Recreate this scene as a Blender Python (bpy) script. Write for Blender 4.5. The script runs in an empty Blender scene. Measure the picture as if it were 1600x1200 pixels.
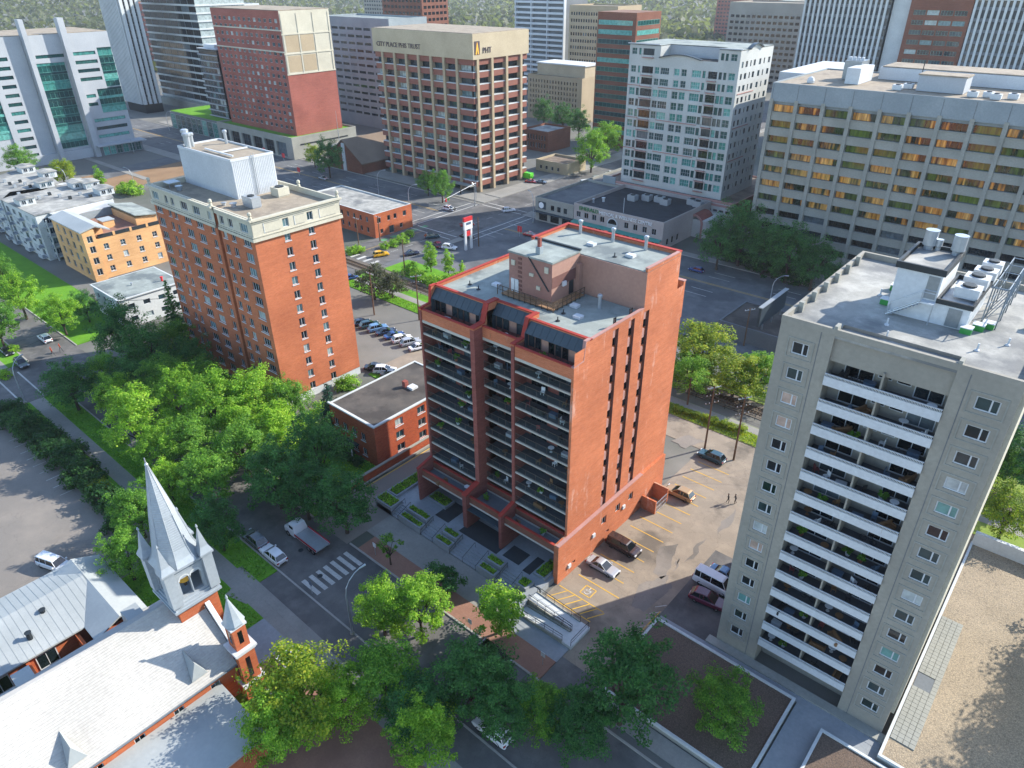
import bpy, math, random
import numpy as np
from mathutils import Vector, Matrix
random.seed(7); rng = np.random.default_rng(7)
S = bpy.context.scene; COL = S.collection
# ---------------- camera ----------------
F, PITCH, ROLL, YAW, H = 1106.28, 0.529211, -0.0067868, 0.716661, 72.0
fw = np.array([-math.sin(YAW)*math.cos(PITCH), math.cos(YAW)*math.cos(PITCH), -math.sin(PITCH)])
rt = np.array([math.cos(YAW), math.sin(YAW), 0]); up = np.cross(rt, fw)
r2 = rt*math.cos(ROLL)+up*math.sin(ROLL); u2 = -rt*math.sin(ROLL)+up*math.cos(ROLL)
cam = bpy.data.cameras.new('camera'); camo = bpy.data.objects.new('camera', cam); COL.objects.link(camo)
cam.sensor_width = 36; cam.lens = F/1600*36; cam.clip_start = 1; cam.clip_end = 9000
m = Matrix(((r2[0], u2[0], -fw[0]), (r2[1], u2[1], -fw[1]), (r2[2], u2[2], -fw[2]))).to_4x4()
m.translation = (0, 0, H); camo.matrix_world = m
S.camera = camo
def P(px, py, z=0.0):          # photo pixel (1600x1200) -> point on the horizontal plane at height z
    d = fw+r2*(px-800)/F-u2*(py-600)/F
    t = (z-H)/d[2]; return (d[0]*t, d[1]*t, z)
# ---------------- light ----------------
AZ, EL = math.radians(62.5), math.radians(31)
SUN = Vector((math.cos(AZ)*math.cos(EL), math.sin(AZ)*math.cos(EL), math.sin(EL)))
W = bpy.data.worlds.new('World'); S.world = W; W.use_nodes = True
nt = W.node_tree; sky = nt.nodes.new('ShaderNodeTexSky'); sky.sky_type = 'NISHITA'; sky.sun_disc = False
sky.sun_elevation = EL; sky.sun_rotation = math.pi/2-AZ; sky.altitude = 650; sky.air_density = 1.0; sky.dust_density = 0.6; sky.ozone_density = 1.0
bg = nt.nodes['Background']; nt.links.new(sky.outputs[0], bg.inputs[0]); bg.inputs[1].default_value = 0.15
sl = bpy.data.lights.new('sun', 'SUN'); sl.energy = 3.6; sl.angle = math.radians(0.5); sl.color = (1, .93, .82)
so = bpy.data.objects.new('sun', sl); COL.objects.link(so); so.rotation_euler = SUN.to_track_quat('Z', 'Y').to_euler()
S.view_settings.view_transform = 'Standard'; S.view_settings.look = 'None'; S.view_settings.gamma = 1
S.view_settings.use_curve_mapping = False; S.view_settings.exposure = 1.5
# ---------------- materials ----------------
MATS = {}
def lin(h):
    if isinstance(h, str):
        v = [int(h[i:i+2], 16)/255 for i in (0, 2, 4)]
        return tuple(c/12.92 if c < .04045 else ((c+.055)/1.055)**2.4 for c in v)
    return h
def newmat(name):
    M = bpy.data.materials.new(name); M.use_nodes = True; MATS[name] = M
    return M, M.node_tree, M.node_tree.nodes['Principled BSDF']
def N(t, kind, **kw):
    n = t.nodes.new(kind)
    for k, v in kw.items():
        if k in n.inputs.keys(): n.inputs[k].default_value = v
        else: setattr(n, k, v)
    return n
def mixc(t, a, b, f, mode='MIX'):
    n = t.nodes.new('ShaderNodeMix'); n.data_type = 'RGBA'; n.blend_type = mode
    for s, v in ((6, a), (7, b), (0, f)):
        if hasattr(v, 'links') or hasattr(v, 'is_output'): t.links.new(v, n.inputs[s])
        elif s == 0: n.inputs[0].default_value = v
        else: n.inputs[s].default_value = (*v, 1)
    return n.outputs[2]
def ramp(t, fac, stops, interp='LINEAR'):
    r = t.nodes.new('ShaderNodeValToRGB'); r.color_ramp.interpolation = interp
    e = r.color_ramp.elements
    while len(e) < len(stops): e.new(0.5)
    for i, (p, c) in enumerate(stops):
        e[i].position = p; e[i].color = (*lin(c), 1) if not isinstance(c, float) else (c, c, c, 1)
    t.links.new(fac, r.inputs[0]); return r.outputs[0]
def pos(t): return t.nodes.new('ShaderNodeNewGeometry').outputs['Position']
def noise(t, vec, scale, detail=4, rough=.55):
    n = N(t, 'ShaderNodeTexNoise', Scale=scale, Detail=detail, Roughness=rough); t.links.new(vec, n.inputs['Vector']); return n.outputs['Fac']
def bump(t, b, h, strength=.3, dist=.05):
    n = N(t, 'ShaderNodeBump', Strength=strength, Distance=dist); t.links.new(h, n.inputs['Height']); t.links.new(n.outputs[0], b.inputs['Normal'])
def mat(name, c1, c2=None, big=.15, small=2.5, rough=.85, metal=0, amt=.6, bmp=0, spec=.3):
    """plain surface: base colour c1 mottled towards c2 by a large and a small noise"""
    M, t, b = newmat(name); c1 = lin(c1); c2 = lin(c2) if c2 else tuple(x*.78 for x in c1)
    p = pos(t); n1 = noise(t, p, big, 5); n2 = noise(t, p, small, 6, .65)
    f1 = ramp(t, n1, [(.35, 0.0), (.7, 1.0)]); f2 = ramp(t, n2, [(.3, 0.0), (.75, 1.0)])
    col = mixc(t, c1, c2, f1); k = mixc(t, col, tuple(x*(1-.35*amt) for x in c2), f2)
    fin = mixc(t, col, k, amt)
    t.links.new(fin, b.inputs['Base Color']); b.inputs['Roughness'].default_value = rough; b.inputs['Metallic'].default_value = metal
    b.inputs['Specular IOR Level'].default_value = spec
    if bmp: bump(t, b, n2, bmp, .05)
    return M
def brick(name, c1, c2, mortar, scale=1.0, stain=None):
    M, t, b = newmat(name); g = N(t, 'ShaderNodeNewGeometry'); sp = N(t, 'ShaderNodeSeparateXYZ'); t.links.new(g.outputs['Position'], sp.inputs[0])
    ad = N(t, 'ShaderNodeMath', operation='ADD'); t.links.new(sp.outputs[0], ad.inputs[0]); t.links.new(sp.outputs[1], ad.inputs[1])
    cb = N(t, 'ShaderNodeCombineXYZ'); t.links.new(ad.outputs[0], cb.inputs[0]); t.links.new(sp.outputs[2], cb.inputs[1])
    br = N(t, 'ShaderNodeTexBrick', Scale=scale); br.inputs['Color1'].default_value = (*lin(c1), 1); br.inputs['Color2'].default_value = (*lin(c2), 1)
    br.inputs['Mortar'].default_value = (*lin(mortar), 1); br.inputs['Mortar Size'].default_value = .012; br.inputs['Brick Width'].default_value = .42; br.inputs['Row Height'].default_value = .14
    t.links.new(cb.outputs[0], br.inputs['Vector'])
    mp = N(t, 'ShaderNodeMapping'); mp.inputs['Scale'].default_value = (.35, 2.4, 1); t.links.new(cb.outputs[0], mp.inputs[0])
    n = noise(t, mp.outputs[0], .7, 5, .65); n2 = noise(t, cb.outputs[0], .09, 4)
    c = mixc(t, br.outputs[0], ramp(t, n, [(.3, (.82, .78, .77)), (.7, (1.1, 1.08, 1.06))]), .7, 'MULTIPLY')
    c = mixc(t, c, ramp(t, n2, [(.3, (.74, .70, .70)), (.7, (1.14, 1.13, 1.12))]), .85, 'MULTIPLY')
    if stain:      # lime streaks
        mp2 = N(t, 'ShaderNodeMapping'); mp2.inputs['Scale'].default_value = (.9, .22, 1); t.links.new(cb.outputs[0], mp2.inputs[0])
        n3 = noise(t, mp2.outputs[0], .55, 8, .72)
        c = mixc(t, c, lin(stain), ramp(t, n3, [(.58, 0.0), (.76, .6)]))
    t.links.new(c, b.inputs['Base Color']); b.inputs['Roughness'].default_value = .9; b.inputs['Specular IOR Level'].default_value = .2
    bump(t, b, br.outputs['Fac'], .25, -.02)
    return M
def glassy(name, stops, rough=.06, spec=.6):
    """window pane: each pane its own tone (drawn blinds, dark rooms), glossy"""
    M, t, b = newmat(name); o = N(t, 'ShaderNodeObjectInfo')
    c = ramp(t, o.outputs['Random'], stops, 'CONSTANT')
    n = noise(t, pos(t), .9, 3); c = mixc(t, c, ramp(t, n, [(.35, (.55, .55, .55)), (.65, (1.2, 1.2, 1.2))]), .7, 'MULTIPLY')
    t.links.new(c, b.inputs['Base Color']); b.inputs['Roughness'].default_value = rough; b.inputs['Specular IOR Level'].default_value = spec
    return M
def paint(name, c, rough=.3, metal=0., spec=.5, coat=0.):
    M, t, b = newmat(name); n = noise(t, pos(t), 1.3, 4)
    c = lin(c); t.links.new(mixc(t, tuple(x*.85 for x in c), c, n), b.inputs['Base Color'])
    b.inputs['Roughness'].default_value = rough; b.inputs['Metallic'].default_value = metal; b.inputs['Specular IOR Level'].default_value = spec
    b.inputs['Coat Weight'].default_value = coat
    return M
def leafmat(name, c1, c2, c3):
    M, t, b = newmat(name); g = N(t, 'ShaderNodeNewGeometry'); o = N(t, 'ShaderNodeObjectInfo')
    c = ramp(t, g.outputs['Random Per Island'], [(0, c1), (.55, c2), (1, c3)])
    n = noise(t, g.outputs['Position'], .45, 3)
    c = mixc(t, c, ramp(t, n, [(.3, (.5, .6, .52)), (.7, (1.4, 1.3, 1.1))]), .85, 'MULTIPLY')
    c = mixc(t, c, ramp(t, o.outputs['Random'], [(0, (.8, .88, .85)), (1, (1.15, 1.1, 1.0))]), 1.0, 'MULTIPLY')
    t.links.new(c, b.inputs['Base Color']); b.inputs['Roughness'].default_value = .6; b.inputs['Specular IOR Level'].default_value = .25
    tr = N(t, 'ShaderNodeBsdfTranslucent'); t.links.new(mixc(t, c, (1.6, 1.75, .8), 1.0, 'MULTIPLY'), tr.inputs[0])
    mx = N(t, 'ShaderNodeMixShader'); mx.inputs[0].default_value = .45; out = t.nodes['Material Output']
    t.links.new(b.outputs[0], mx.inputs[1]); t.links.new(tr.outputs[0], mx.inputs[2]); t.links.new(mx.outputs[0], out.inputs[0])
    return M
def clear(name, tint=(.8, .9, .9), a=.18):
    M, t, b = newmat(name); tp = N(t, 'ShaderNodeBsdfTransparent'); tp.inputs[0].default_value = (*tint, 1)
    b.inputs['Base Color'].default_value = (.05, .06, .06, 1); b.inputs['Roughness'].default_value = .05
    mx = N(t, 'ShaderNodeMixShader'); mx.inputs[0].default_value = a
    t.links.new(tp.outputs[0], mx.inputs[1]); t.links.new(b.outputs[0], mx.inputs[2]); t.links.new(mx.outputs[0], t.nodes['Material Output'].inputs[0])
    return M
def patchy(name, base, dark, light, scale=.12, rough=.85, cracks=True, tar=.0):
    """weathered asphalt / roof membrane: base with darker damp patches, pale dried ones and hairline cracks"""
    M, t, b = newmat(name); p = pos(t)
    n1 = noise(t, p, scale, 6, .6); n2 = noise(t, p, scale*3.3, 5, .6); n3 = noise(t, p, 9, 3, .7)
    c = mixc(t, lin(base), lin(light), ramp(t, n2, [(.45, 0.0), (.7, 1.0)]))
    c = mixc(t, c, lin(dark), ramp(t, n1, [(.5+tar, 0.0), (.62+tar, .8)]))
    if cracks:
        v = N(t, 'ShaderNodeTexVoronoi', feature='DISTANCE_TO_EDGE', Scale=.16); vv = N(t, 'ShaderNodeVectorMath', operation='ADD')
        nn = N(t, 'ShaderNodeTexNoise', Scale=.5, Detail=4); t.links.new(p, nn.inputs['Vector']); ns = N(t, 'ShaderNodeVectorMath', operation='SCALE'); ns.inputs[3].default_value = 3.5
        t.links.new(nn.outputs['Color'], ns.inputs[0]); t.links.new(p, vv.inputs[0]); t.links.new(ns.outputs[0], vv.inputs[1]); t.links.new(vv.outputs[0], v.inputs['Vector'])
        c = mixc(t, c, tuple(x*.6 for x in lin(dark)), ramp(t, v.outputs['Distance'], [(.002, .28), (.007, 0.0)]))
    c = mixc(t, c, ramp(t, n3, [(.2, (.8, .8, .8)), (.8, (1.15, 1.15, 1.15))]), .7, 'MULTIPLY')
    t.links.new(c, b.inputs['Base Color']); b.inputs['Roughness'].default_value = rough; b.inputs['Specular IOR Level'].default_value = .25
    bump(t, b, n3, .15, .02)
    return M
def grassmat(name, c1, c2, c3):
    M, t, b = newmat(name); p = pos(t); n1 = noise(t, p, .35, 6, .65); n2 = noise(t, p, 7, 4, .7)
    c = mixc(t, lin(c1), lin(c2), ramp(t, n1, [(.3, 0.0), (.7, 1.0)])); c = mixc(t, c, lin(c3), ramp(t, n2, [(.5, 0.0), (.8, .7)]))
    t.links.new(c, b.inputs['Base Color']); b.inputs['Roughness'].default_value = .95; b.inputs['Specular IOR Level'].default_value = .1
    bump(t, b, n2, .5, .06); return M
def gravelmat(name, c1, c2, c3):
    M, t, b = newmat(name); p = pos(t); v = N(t, 'ShaderNodeTexVoronoi', Scale=6.0); t.links.new(p, v.inputs['Vector'])
    n1 = noise(t, p, .2, 4); n2 = noise(t, p, 4, 5, .7)
    c = ramp(t, n2, [(.3, c1), (.5, c2), (.7, c3)]); c = mixc(t, c, ramp(t, v.outputs['Distance'], [(0, (1.25, 1.2, 1.15)), (.6, (.65, .65, .65))]), .8, 'MULTIPLY')
    c = mixc(t, c, ramp(t, n1, [(.3, (.85, .85, .85)), (.7, (1.1, 1.1, 1.1))]), 1.0, 'MULTIPLY')
    t.links.new(c, b.inputs['Base Color']); b.inputs['Roughness'].default_value = .95; bump(t, b, v.outputs['Distance'], .6, .05); return M

brick('brick_main', 'b86d4a', 'a9603e', 'ac8872', stain='d4c4ba')
brick('brick_tower', 'b26846', 'a25b3c', 'a07a62')
brick('brick_small', 'a8502f', '8f4027', '8a6a58')
brick('brick_church', 'b0613a', 'a05030', '96745e')
brick('brick_red', '98584c', '884c44', '8c6c62')
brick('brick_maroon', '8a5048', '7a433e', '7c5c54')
brick('brick_brown', '7d5040', '6d4436', '7a6052')
brick('stucco_tan', 'd0a676', 'c69c6c', 'c8a072')
mat('band_brown', '86574a', '7a4d42'); mat('beige_conc', 'a8987e', '9a8b72'); mat('beige_stucco', 'b4a68c', 'a4977e')
mat('concrete', '9a9a92', '85867f', rough=.9); mat('concrete_dark', '6d7276', '5f656a'); mat('concrete_grey', '8f989c', '7e888d')
mat('concrete_tan', '9a968b', '87847b', big=.1); mat('white_conc', 'c2c6c6', 'aeb3b4'); mat('white_paint', 'c6cacd', 'b4b9bd', rough=.6)
mat('cream', 'bdb9a8', 'aba797'); mat('red_trim', 'a43a30', '882c24', rough=.75); mat('pink_stucco', '957066', '86635a'); mat('pink_dark', '74524c', '674842')
mat('peach', 'a68374', '967568'); mat('white_stucco', 'b6b8b5', 'a4a7a4'); mat('med_stucco', 'aba39e', '9c9490'); mat('dirt', '8f7458', '7c6349', small=4); mat('rose', 'a8827c', '9a746e'); mat('grey_panel', 'a6abb0', '989ea4'); mat('dark_metal', '2c3236', '20262a', rough=.5)
mat('steel', '8b9399', '7a838a', rough=.4, metal=.6); mat('galv', 'b4bac0', 'a0a8ae', rough=.35, metal=.5); mat('rail_steel', '6a625c', '584f48', rough=.5, metal=.4)
mat('wood_pole', '6a5444', '54402f'); mat('timber', '5c4c3c', '4a3c30'); mat('deck', '9c7a58', '84644a'); mat('black', '15171a', '0e1012', rough=.6); mat('tyre', '141414', '0c0c0c', rough=.9)
mat('balc_floor', '54575c', '474a4f'); mat('slab_edge', 'b8b4aa', '9c988f'); mat('dark_grey_panel', '3c4850', '333e46', rough=.4)
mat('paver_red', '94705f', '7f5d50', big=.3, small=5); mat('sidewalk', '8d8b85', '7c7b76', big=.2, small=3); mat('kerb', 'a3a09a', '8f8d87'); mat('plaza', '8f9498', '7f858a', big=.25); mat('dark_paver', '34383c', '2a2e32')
mat('yellow_line', 'd2a83c', 'b8944a', amt=.7, small=4); mat('white_line', 'c8c8c4', 'a09f9a', amt=.8, small=4); mat('green_lane', '5f9a6c', '528060', amt=.8)
mat('bark', '4f4238', '3d332b', small=6, bmp=.4); mat('soil', '4c3b30', '3c2f27', small=4); mat('terracotta', 'a86a4e', '965c44')
patchy('asphalt', '5c5b5a', '464646', '6e6c6a', .1); patchy('asphalt_lot', '75706a', '58544f', '837c74', .05, tar=.06); patchy('asphalt_dark', '5c5e60', '4a4c4f', '6a6b6c', .09)
patchy('asphalt_pale', '82786b', '57514a', '8f8475', .12, tar=.02); patchy('roof_grey', '828985', '596163', '929a95', .16, cracks=False, tar=.0); patchy('roof_pale', '8d8d88', '5f6264', 'a9a8a2', .13, cracks=False, tar=-.02)
patchy('roof_dark', '4f4b47', '3b3735', '5c5650', .16, cracks=False); patchy('roof_brown', '6c5f54', '4f443c', '7d7065', .18, cracks=False); patchy('roof_gravel', '8d8272', '7a7063', '9a8f7e', .3, cracks=False)
patchy('roof_black', '2f3237', '25282c', '383c42', .2, cracks=False); patchy('roof_white', 'b4b6b6', '8c9092', 'c6c8c8', .12, cracks=False)
patchy('city', '63635f', '4a5046', '77756f', .012, cracks=False)
mat('metal_roof', 'b4b2ad', 'a19f9a', rough=.55, amt=.7); mat('metal_roof_grey', '9fa4a4', '8c9293', rough=.45, amt=.4); mat('spire_metal', 'a5adb3', '939ca3', rough=.45, metal=.2); mat('shingle', '7a6b5c', '6a5c4f', small=5)
grassmat('lawn', '4c7a22', '5f8f2a', '7a9a3a'); grassmat('lawn_dry', '66803a', '84904a', '9a9a58')
gravelmat('gravel_tan', '8b7d68', 'a0927c', '6c6152'); gravelmat('gravel_dark', '57493f', '6a5a4e', '43382f'); gravelmat('ballast', '5e5750', '70685f', '4a443e')
glassy('pane', [(0, '14202a'), (.35, '24404a'), (.55, '1b2c38'), (.7, '5d7a80'), (.82, '9aa6a6'), (.92, '2a3a40')])
glassy('pane_teal', [(0, '1c4a48'), (.3, '3b7a74'), (.55, '173a3e'), (.75, '5c9a92'), (.9, '2a5552')])
glassy('pane_dark', [(0, '0d1216'), (.4, '1a242a'), (.75, '2a363c'), (.93, '59646a')])
glassy('pane_gold', [(0, '2a2a22'), (.2, '8a5a26'), (.4, '2f3a22'), (.55, 'a06a2c'), (.7, '4a5426'), (.85, '1c2226')], rough=.03, spec=.9)
glassy('pane_white', [(0, '1a2226'), (.3, '2c3c3e'), (.5, 'a8b0b0'), (.62, '20302c'), (.78, '5e8a86'), (.9, 'b09a8c')])
clear('clear_glass')
def painted_reflection_pane(name):
    # mirror glass: warped sunlit street reflections painted into the colour, different in every pane
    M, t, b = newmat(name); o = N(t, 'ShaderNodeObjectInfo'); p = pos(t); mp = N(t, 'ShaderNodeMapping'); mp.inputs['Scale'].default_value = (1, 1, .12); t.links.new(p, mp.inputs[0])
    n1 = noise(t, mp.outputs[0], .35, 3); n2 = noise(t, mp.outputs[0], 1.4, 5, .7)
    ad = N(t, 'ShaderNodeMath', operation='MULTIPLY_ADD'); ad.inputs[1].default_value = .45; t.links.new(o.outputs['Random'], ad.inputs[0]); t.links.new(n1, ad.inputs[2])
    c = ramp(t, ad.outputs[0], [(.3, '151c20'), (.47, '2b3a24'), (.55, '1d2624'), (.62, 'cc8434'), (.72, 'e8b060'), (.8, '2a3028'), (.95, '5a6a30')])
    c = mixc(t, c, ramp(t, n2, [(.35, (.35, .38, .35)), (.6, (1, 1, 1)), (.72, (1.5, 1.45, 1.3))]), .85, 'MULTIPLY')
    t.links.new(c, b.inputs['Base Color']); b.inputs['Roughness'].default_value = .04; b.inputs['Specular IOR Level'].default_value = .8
painted_reflection_pane('pane_mirror')
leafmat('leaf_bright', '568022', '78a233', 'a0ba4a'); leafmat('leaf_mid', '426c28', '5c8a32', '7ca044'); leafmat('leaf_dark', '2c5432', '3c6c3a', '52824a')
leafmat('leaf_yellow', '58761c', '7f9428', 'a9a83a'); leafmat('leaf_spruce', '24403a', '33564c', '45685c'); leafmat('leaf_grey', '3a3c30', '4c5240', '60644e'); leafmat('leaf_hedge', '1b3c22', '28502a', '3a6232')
for n, c in dict(white='d8dadc', silver='a9adb2', grey='5c6167', dark='1d2126', blue='2b4c86', navy='1b2740', teal='27454f', red='9c1f28', maroon='5a1830', yellow='d8a514', tan='b08e62', black='0d0e10', brown='3a2c2a', sky='5f86ad').items(): paint('car_'+n, c, .25, .25 if n in ('silver', 'grey', 'blue', 'tan') else 0., .5, .6)
paint('car_glass', '0c1216', .04, 0, .8); paint('lamp_clear', 'c8ccd0', .15); paint('lamp_red', '8c1414', .25); paint('rim', '9a9ea2', .3, .7)
for n, c in dict(sign_red='c0262c', sign_orange='e0521c', plastic_green='2f8a3a', lime='5fd02a', plastic_white='d5d7d8', plastic_blue='4a6076', fabric_red='7a3a3c', wicker='7a5a3c', teal_awning='3f8a80', gold='e0a528', purple_dark='3a2430', text_green='2f7a4c', text_white='e4e6e6', text_dark='3c2c34', skin='b98a6c', cloth_dark='1c1e24', cloth_black='101114', awning='2a3a44', sky_screen='24323c').items(): paint('m_'+n, c, .55)
# ---------------- geometry helpers ----------------
class MB:
    def __init__(s): s.v = []; s.f = []; s.m = []
    def quad(s, a, b, c, d, mi=0):
        n = len(s.v); s.v += [a, b, c, d]; s.f.append((n, n+1, n+2, n+3)); s.m.append(mi)
    def poly(s, pts, mi=0):
        n = len(s.v); s.v += list(pts); s.f.append(tuple(range(n, n+len(pts)))); s.m.append(mi)
    def box(s, x0, y0, z0, x1, y1, z1, mi=0, top=None):
        n = len(s.v); s.v += [(x0, y0, z0), (x1, y0, z0), (x1, y1, z0), (x0, y1, z0), (x0, y0, z1), (x1, y0, z1), (x1, y1, z1), (x0, y1, z1)]
        for k, f in enumerate(((3, 2, 1, 0), (4, 5, 6, 7), (0, 1, 5, 4), (1, 2, 6, 5), (2, 3, 7, 6), (3, 0, 4, 7))):
            s.f.append(tuple(n+i for i in f)); s.m.append(top if (k == 1 and top is not None) else mi)
        return s
    def prism(s, pts, z0, z1, mi=0, top=None):     # pts: counter-clockwise plan outline
        k = len(pts); n = len(s.v); s.v += [(x, y, z0) for x, y in pts]+[(x, y, z1) for x, y in pts]
        for i in range(k): s.f.append((n+i, n+(i+1) % k, n+k+(i+1) % k, n+k+i)); s.m.append(mi)
        s.f.append(tuple(n+k+i for i in range(k))); s.m.append(mi if top is None else top); s.f.append(tuple(n+i for i in reversed(range(k)))); s.m.append(mi); return s
    def slab_yz(s, x0, x1, pts, mi=0):             # outline in the (y,z) plane extruded along x
        k = len(pts); n = len(s.v); s.v += [(x0, y, z) for y, z in pts]+[(x1, y, z) for y, z in pts]
        for i in range(k): s.f.append((n+i, n+k+i, n+k+(i+1) % k, n+(i+1) % k)); s.m.append(mi)
        s.f.append(tuple(n+i for i in range(k))); s.f.append(tuple(n+k+i for i in reversed(range(k)))); s.m += [mi, mi]; return s
    def slab_xz(s, y0, y1, pts, mi=0):
        k = len(pts); n = len(s.v); s.v += [(x, y0, z) for x, z in pts]+[(x, y1, z) for x, z in pts]
        for i in range(k): s.f.append((n+i, n+(i+1) % k, n+k+(i+1) % k, n+k+i)); s.m.append(mi)
        s.f.append(tuple(n+i for i in reversed(range(k)))); s.f.append(tuple(n+k+i for i in range(k))); s.m += [mi, mi]; return s
    def tube(s, path, rad, seg=6, mi=0):
        path = [Vector(p) for p in path]; rs = rad if isinstance(rad, (list, tuple)) else [rad]*len(path); n0 = len(s.v)
        for i, p in enumerate(path):
            d = (path[min(i+1, len(path)-1)]-path[max(i-1, 0)]).normalized()
            a = d.orthogonal().normalized() if abs(d.z) < .95 else Vector((1, 0, 0)); a = (a-d*a.dot(d)).normalized(); b = d.cross(a)
            for k in range(seg): t = 2*math.pi*k/seg; s.v.append(tuple(p+(a*math.cos(t)+b*math.sin(t))*rs[i]))
        for i in range(len(path)-1):
            for k in range(seg): a = n0+i*seg+k; b = n0+i*seg+(k+1) % seg; s.f.append((a, b, b+seg, a+seg)); s.m.append(mi)
        s.f.append(tuple(n0+k for k in reversed(range(seg)))); s.f.append(tuple(n0+(len(path)-1)*seg+k for k in range(seg))); s.m += [mi, mi]; return s
    def lathe(s, cx, cy, prof, seg=8, mi=0, rot=0):
        n0 = len(s.v)
        for r, z in prof:
            for k in range(seg): t = rot+2*math.pi*k/seg; s.v.append((cx+r*math.cos(t), cy+r*math.sin(t), z))
        for i in range(len(prof)-1):
            for k in range(seg): a = n0+i*seg+k; b = n0+i*seg+(k+1) % seg; s.f.append((a, b, b+seg, a+seg)); s.m.append(mi)
        s.f.append(tuple(n0+(len(prof)-1)*seg+k for k in range(seg))); s.m.append(mi); return s
    def mesh(s, name, mats, off=(0, 0, 0)):
        me = bpy.data.meshes.new(name); o = off
        me.from_pydata([(a-o[0], b-o[1], c-o[2]) for a, b, c in s.v], [], s.f)
        for x in (mats if isinstance(mats, (list, tuple)) else [mats]): me.materials.append(MATS[x])
        me.polygons.foreach_set('material_index', s.m); me.update(); return me
    def build(s, name, mats, parent=None, kind=None):
        off = parent.location if parent is not None else (0, 0, 0)
        if parent is not None and parent.parent is not None: off = Vector(off)+parent.parent.location
        o = bpy.data.objects.new(name, s.mesh(name, mats, off)); COL.objects.link(o); o.parent = parent
        if kind: o['kind'] = kind
        return o
def tag(o, label, cat, group=None):
    o['label'] = label; o['category'] = cat
    if group: o['group'] = group
    return o
def thing(name, loc, label, cat, group=None, rz=0):
    o = bpy.data.objects.new(name, None); COL.objects.link(o); o.location = loc; o.rotation_euler = (0, 0, rz); o.empty_display_size = .3
    return tag(o, label, cat, group)
def struct(name, mb, mats, kind='structure'):
    o = mb.build(name, mats); o['kind'] = kind; return o
def addm(name, me, parent, loc=(0, 0, 0), rz=0):
    o = bpy.data.objects.new(name, me); COL.objects.link(o); o.parent = parent; o.location = loc; o.rotation_euler = (0, 0, rz); return o
def pt(ax, c, u, z, d): return (u, c+d, z) if ax == 'f' else (c-d, u, z)
def facade(mb, ax, c, u0, u1, z0, z1, holes, depth=.25, mi=0, mr=None):
    """wall plane with real openings; ax 'f' faces -y at y=c, 'r' faces +x at x=c"""
    us = sorted({u0, u1, *[h[0] for h in holes], *[h[1] for h in holes]}); zs = sorted({z0, z1, *[h[2] for h in holes], *[h[3] for h in holes]})
    ui = {u: i for i, u in enumerate(us)}; zi = {z: i for i, z in enumerate(zs)}; g = np.zeros((len(us), len(zs)), bool)
    for a, b, lo, hi in holes: g[ui[a]:ui[b], zi[lo]:zi[hi]] = True
    for j in range(len(zs)-1):
        i = 0
        while i < len(us)-1:
            if g[i, j]: i += 1; continue
            k = i
            while k < len(us)-1 and not g[k, j]: k += 1
            mb.quad(pt(ax, c, us[i], zs[j], 0), pt(ax, c, us[k], zs[j], 0), pt(ax, c, us[k], zs[j+1], 0), pt(ax, c, us[i], zs[j+1], 0), mi); i = k
    r = mi if mr is None else mr
    for a, b, lo, hi in holes:
        q = [(a, lo), (b, lo), (b, hi), (a, hi)]
        for k in range(4):
            (ua, za), (ub, zb) = q[k], q[(k+1) % 4]
            mb.quad(pt(ax, c, ua, za, 0), pt(ax, c, ua, za, depth), pt(ax, c, ub, zb, depth), pt(ax, c, ub, zb, 0), r)
_wc = {}
def win_mesh(w, h, nx, nz, fr, fm, pm, depth, sill, near):
    key = (round(w, 2), round(h, 2), nx, nz, fr, fm, pm, depth, sill, near)
    if key in _wc: return _wc[key]
    a = MB(); y0, y1 = depth-.09, depth-.01
    if fr:
        for x in (0, w-fr): a.box(x, y0, 0, x+fr, y1, h)
        for z in (0, h-fr): a.box(fr, y0, z, w-fr, y1, z+fr)
        for k in range(1, nx): x = w*k/nx; a.box(x-fr*.35, y0+.01, fr, x+fr*.35, y1, h-fr)
        for k in range(1, nz): z = h*k/nz; a.box(fr, y0+.012, z-fr*.3, w-fr, y1, z+fr*.3)
    if sill: a.box(-.08, -.1, -.14, w+.08, depth, -.005)
    p = MB(); p.quad((0, depth-.04, 0), (w, depth-.04, 0), (w, depth-.04, h), (0, depth-.04, h))
    if near: r = (a.mesh('window', fm), p.mesh('pane', pm))
    else:
        a.quad(*[p.v[i] for i in range(4)], 1); r = (a.mesh('window', [fm, pm]), None)
    _wc[key] = r; return r
def window(T, ax, c, u, z, w, h, nx=1, nz=1, fr=.07, fm='white_paint', pm='pane', depth=.25, sill=False, near=False):
    a, p = win_mesh(w, h, nx, nz, fr, fm, pm, depth, sill, near); L = T.location; X = pt(ax, c, u, z, 0)
    o = addm('window', a, T, (X[0]-L[0], X[1]-L[1], X[2]-L[2]), 0 if ax == 'f' else math.pi/2)
    if p: addm('pane', p, o)
    return o
def wins(T, mb, ax, c, u0, u1, z0, z1, rects, depth=.25, mi=0, mr=None, **kw):
    facade(mb, ax, c, u0, u1, z0, z1, rects, depth, mi, mr)
    for a, b, lo, hi in rects: window(T, ax, c, a, lo, b-a, hi-lo, depth=depth, **kw)
def backs(mb, x0, y0, x1, y1, z0, z1, roof=None, mi=0, rz=None):
    """left and back walls plus a roof deck"""
    mb.quad((x0, y1, z0), (x0, y0, z0), (x0, y0, z1), (x0, y1, z1), mi); mb.quad((x1, y1, z0), (x0, y1, z0), (x0, y1, z1), (x1, y1, z1), mi)
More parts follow.
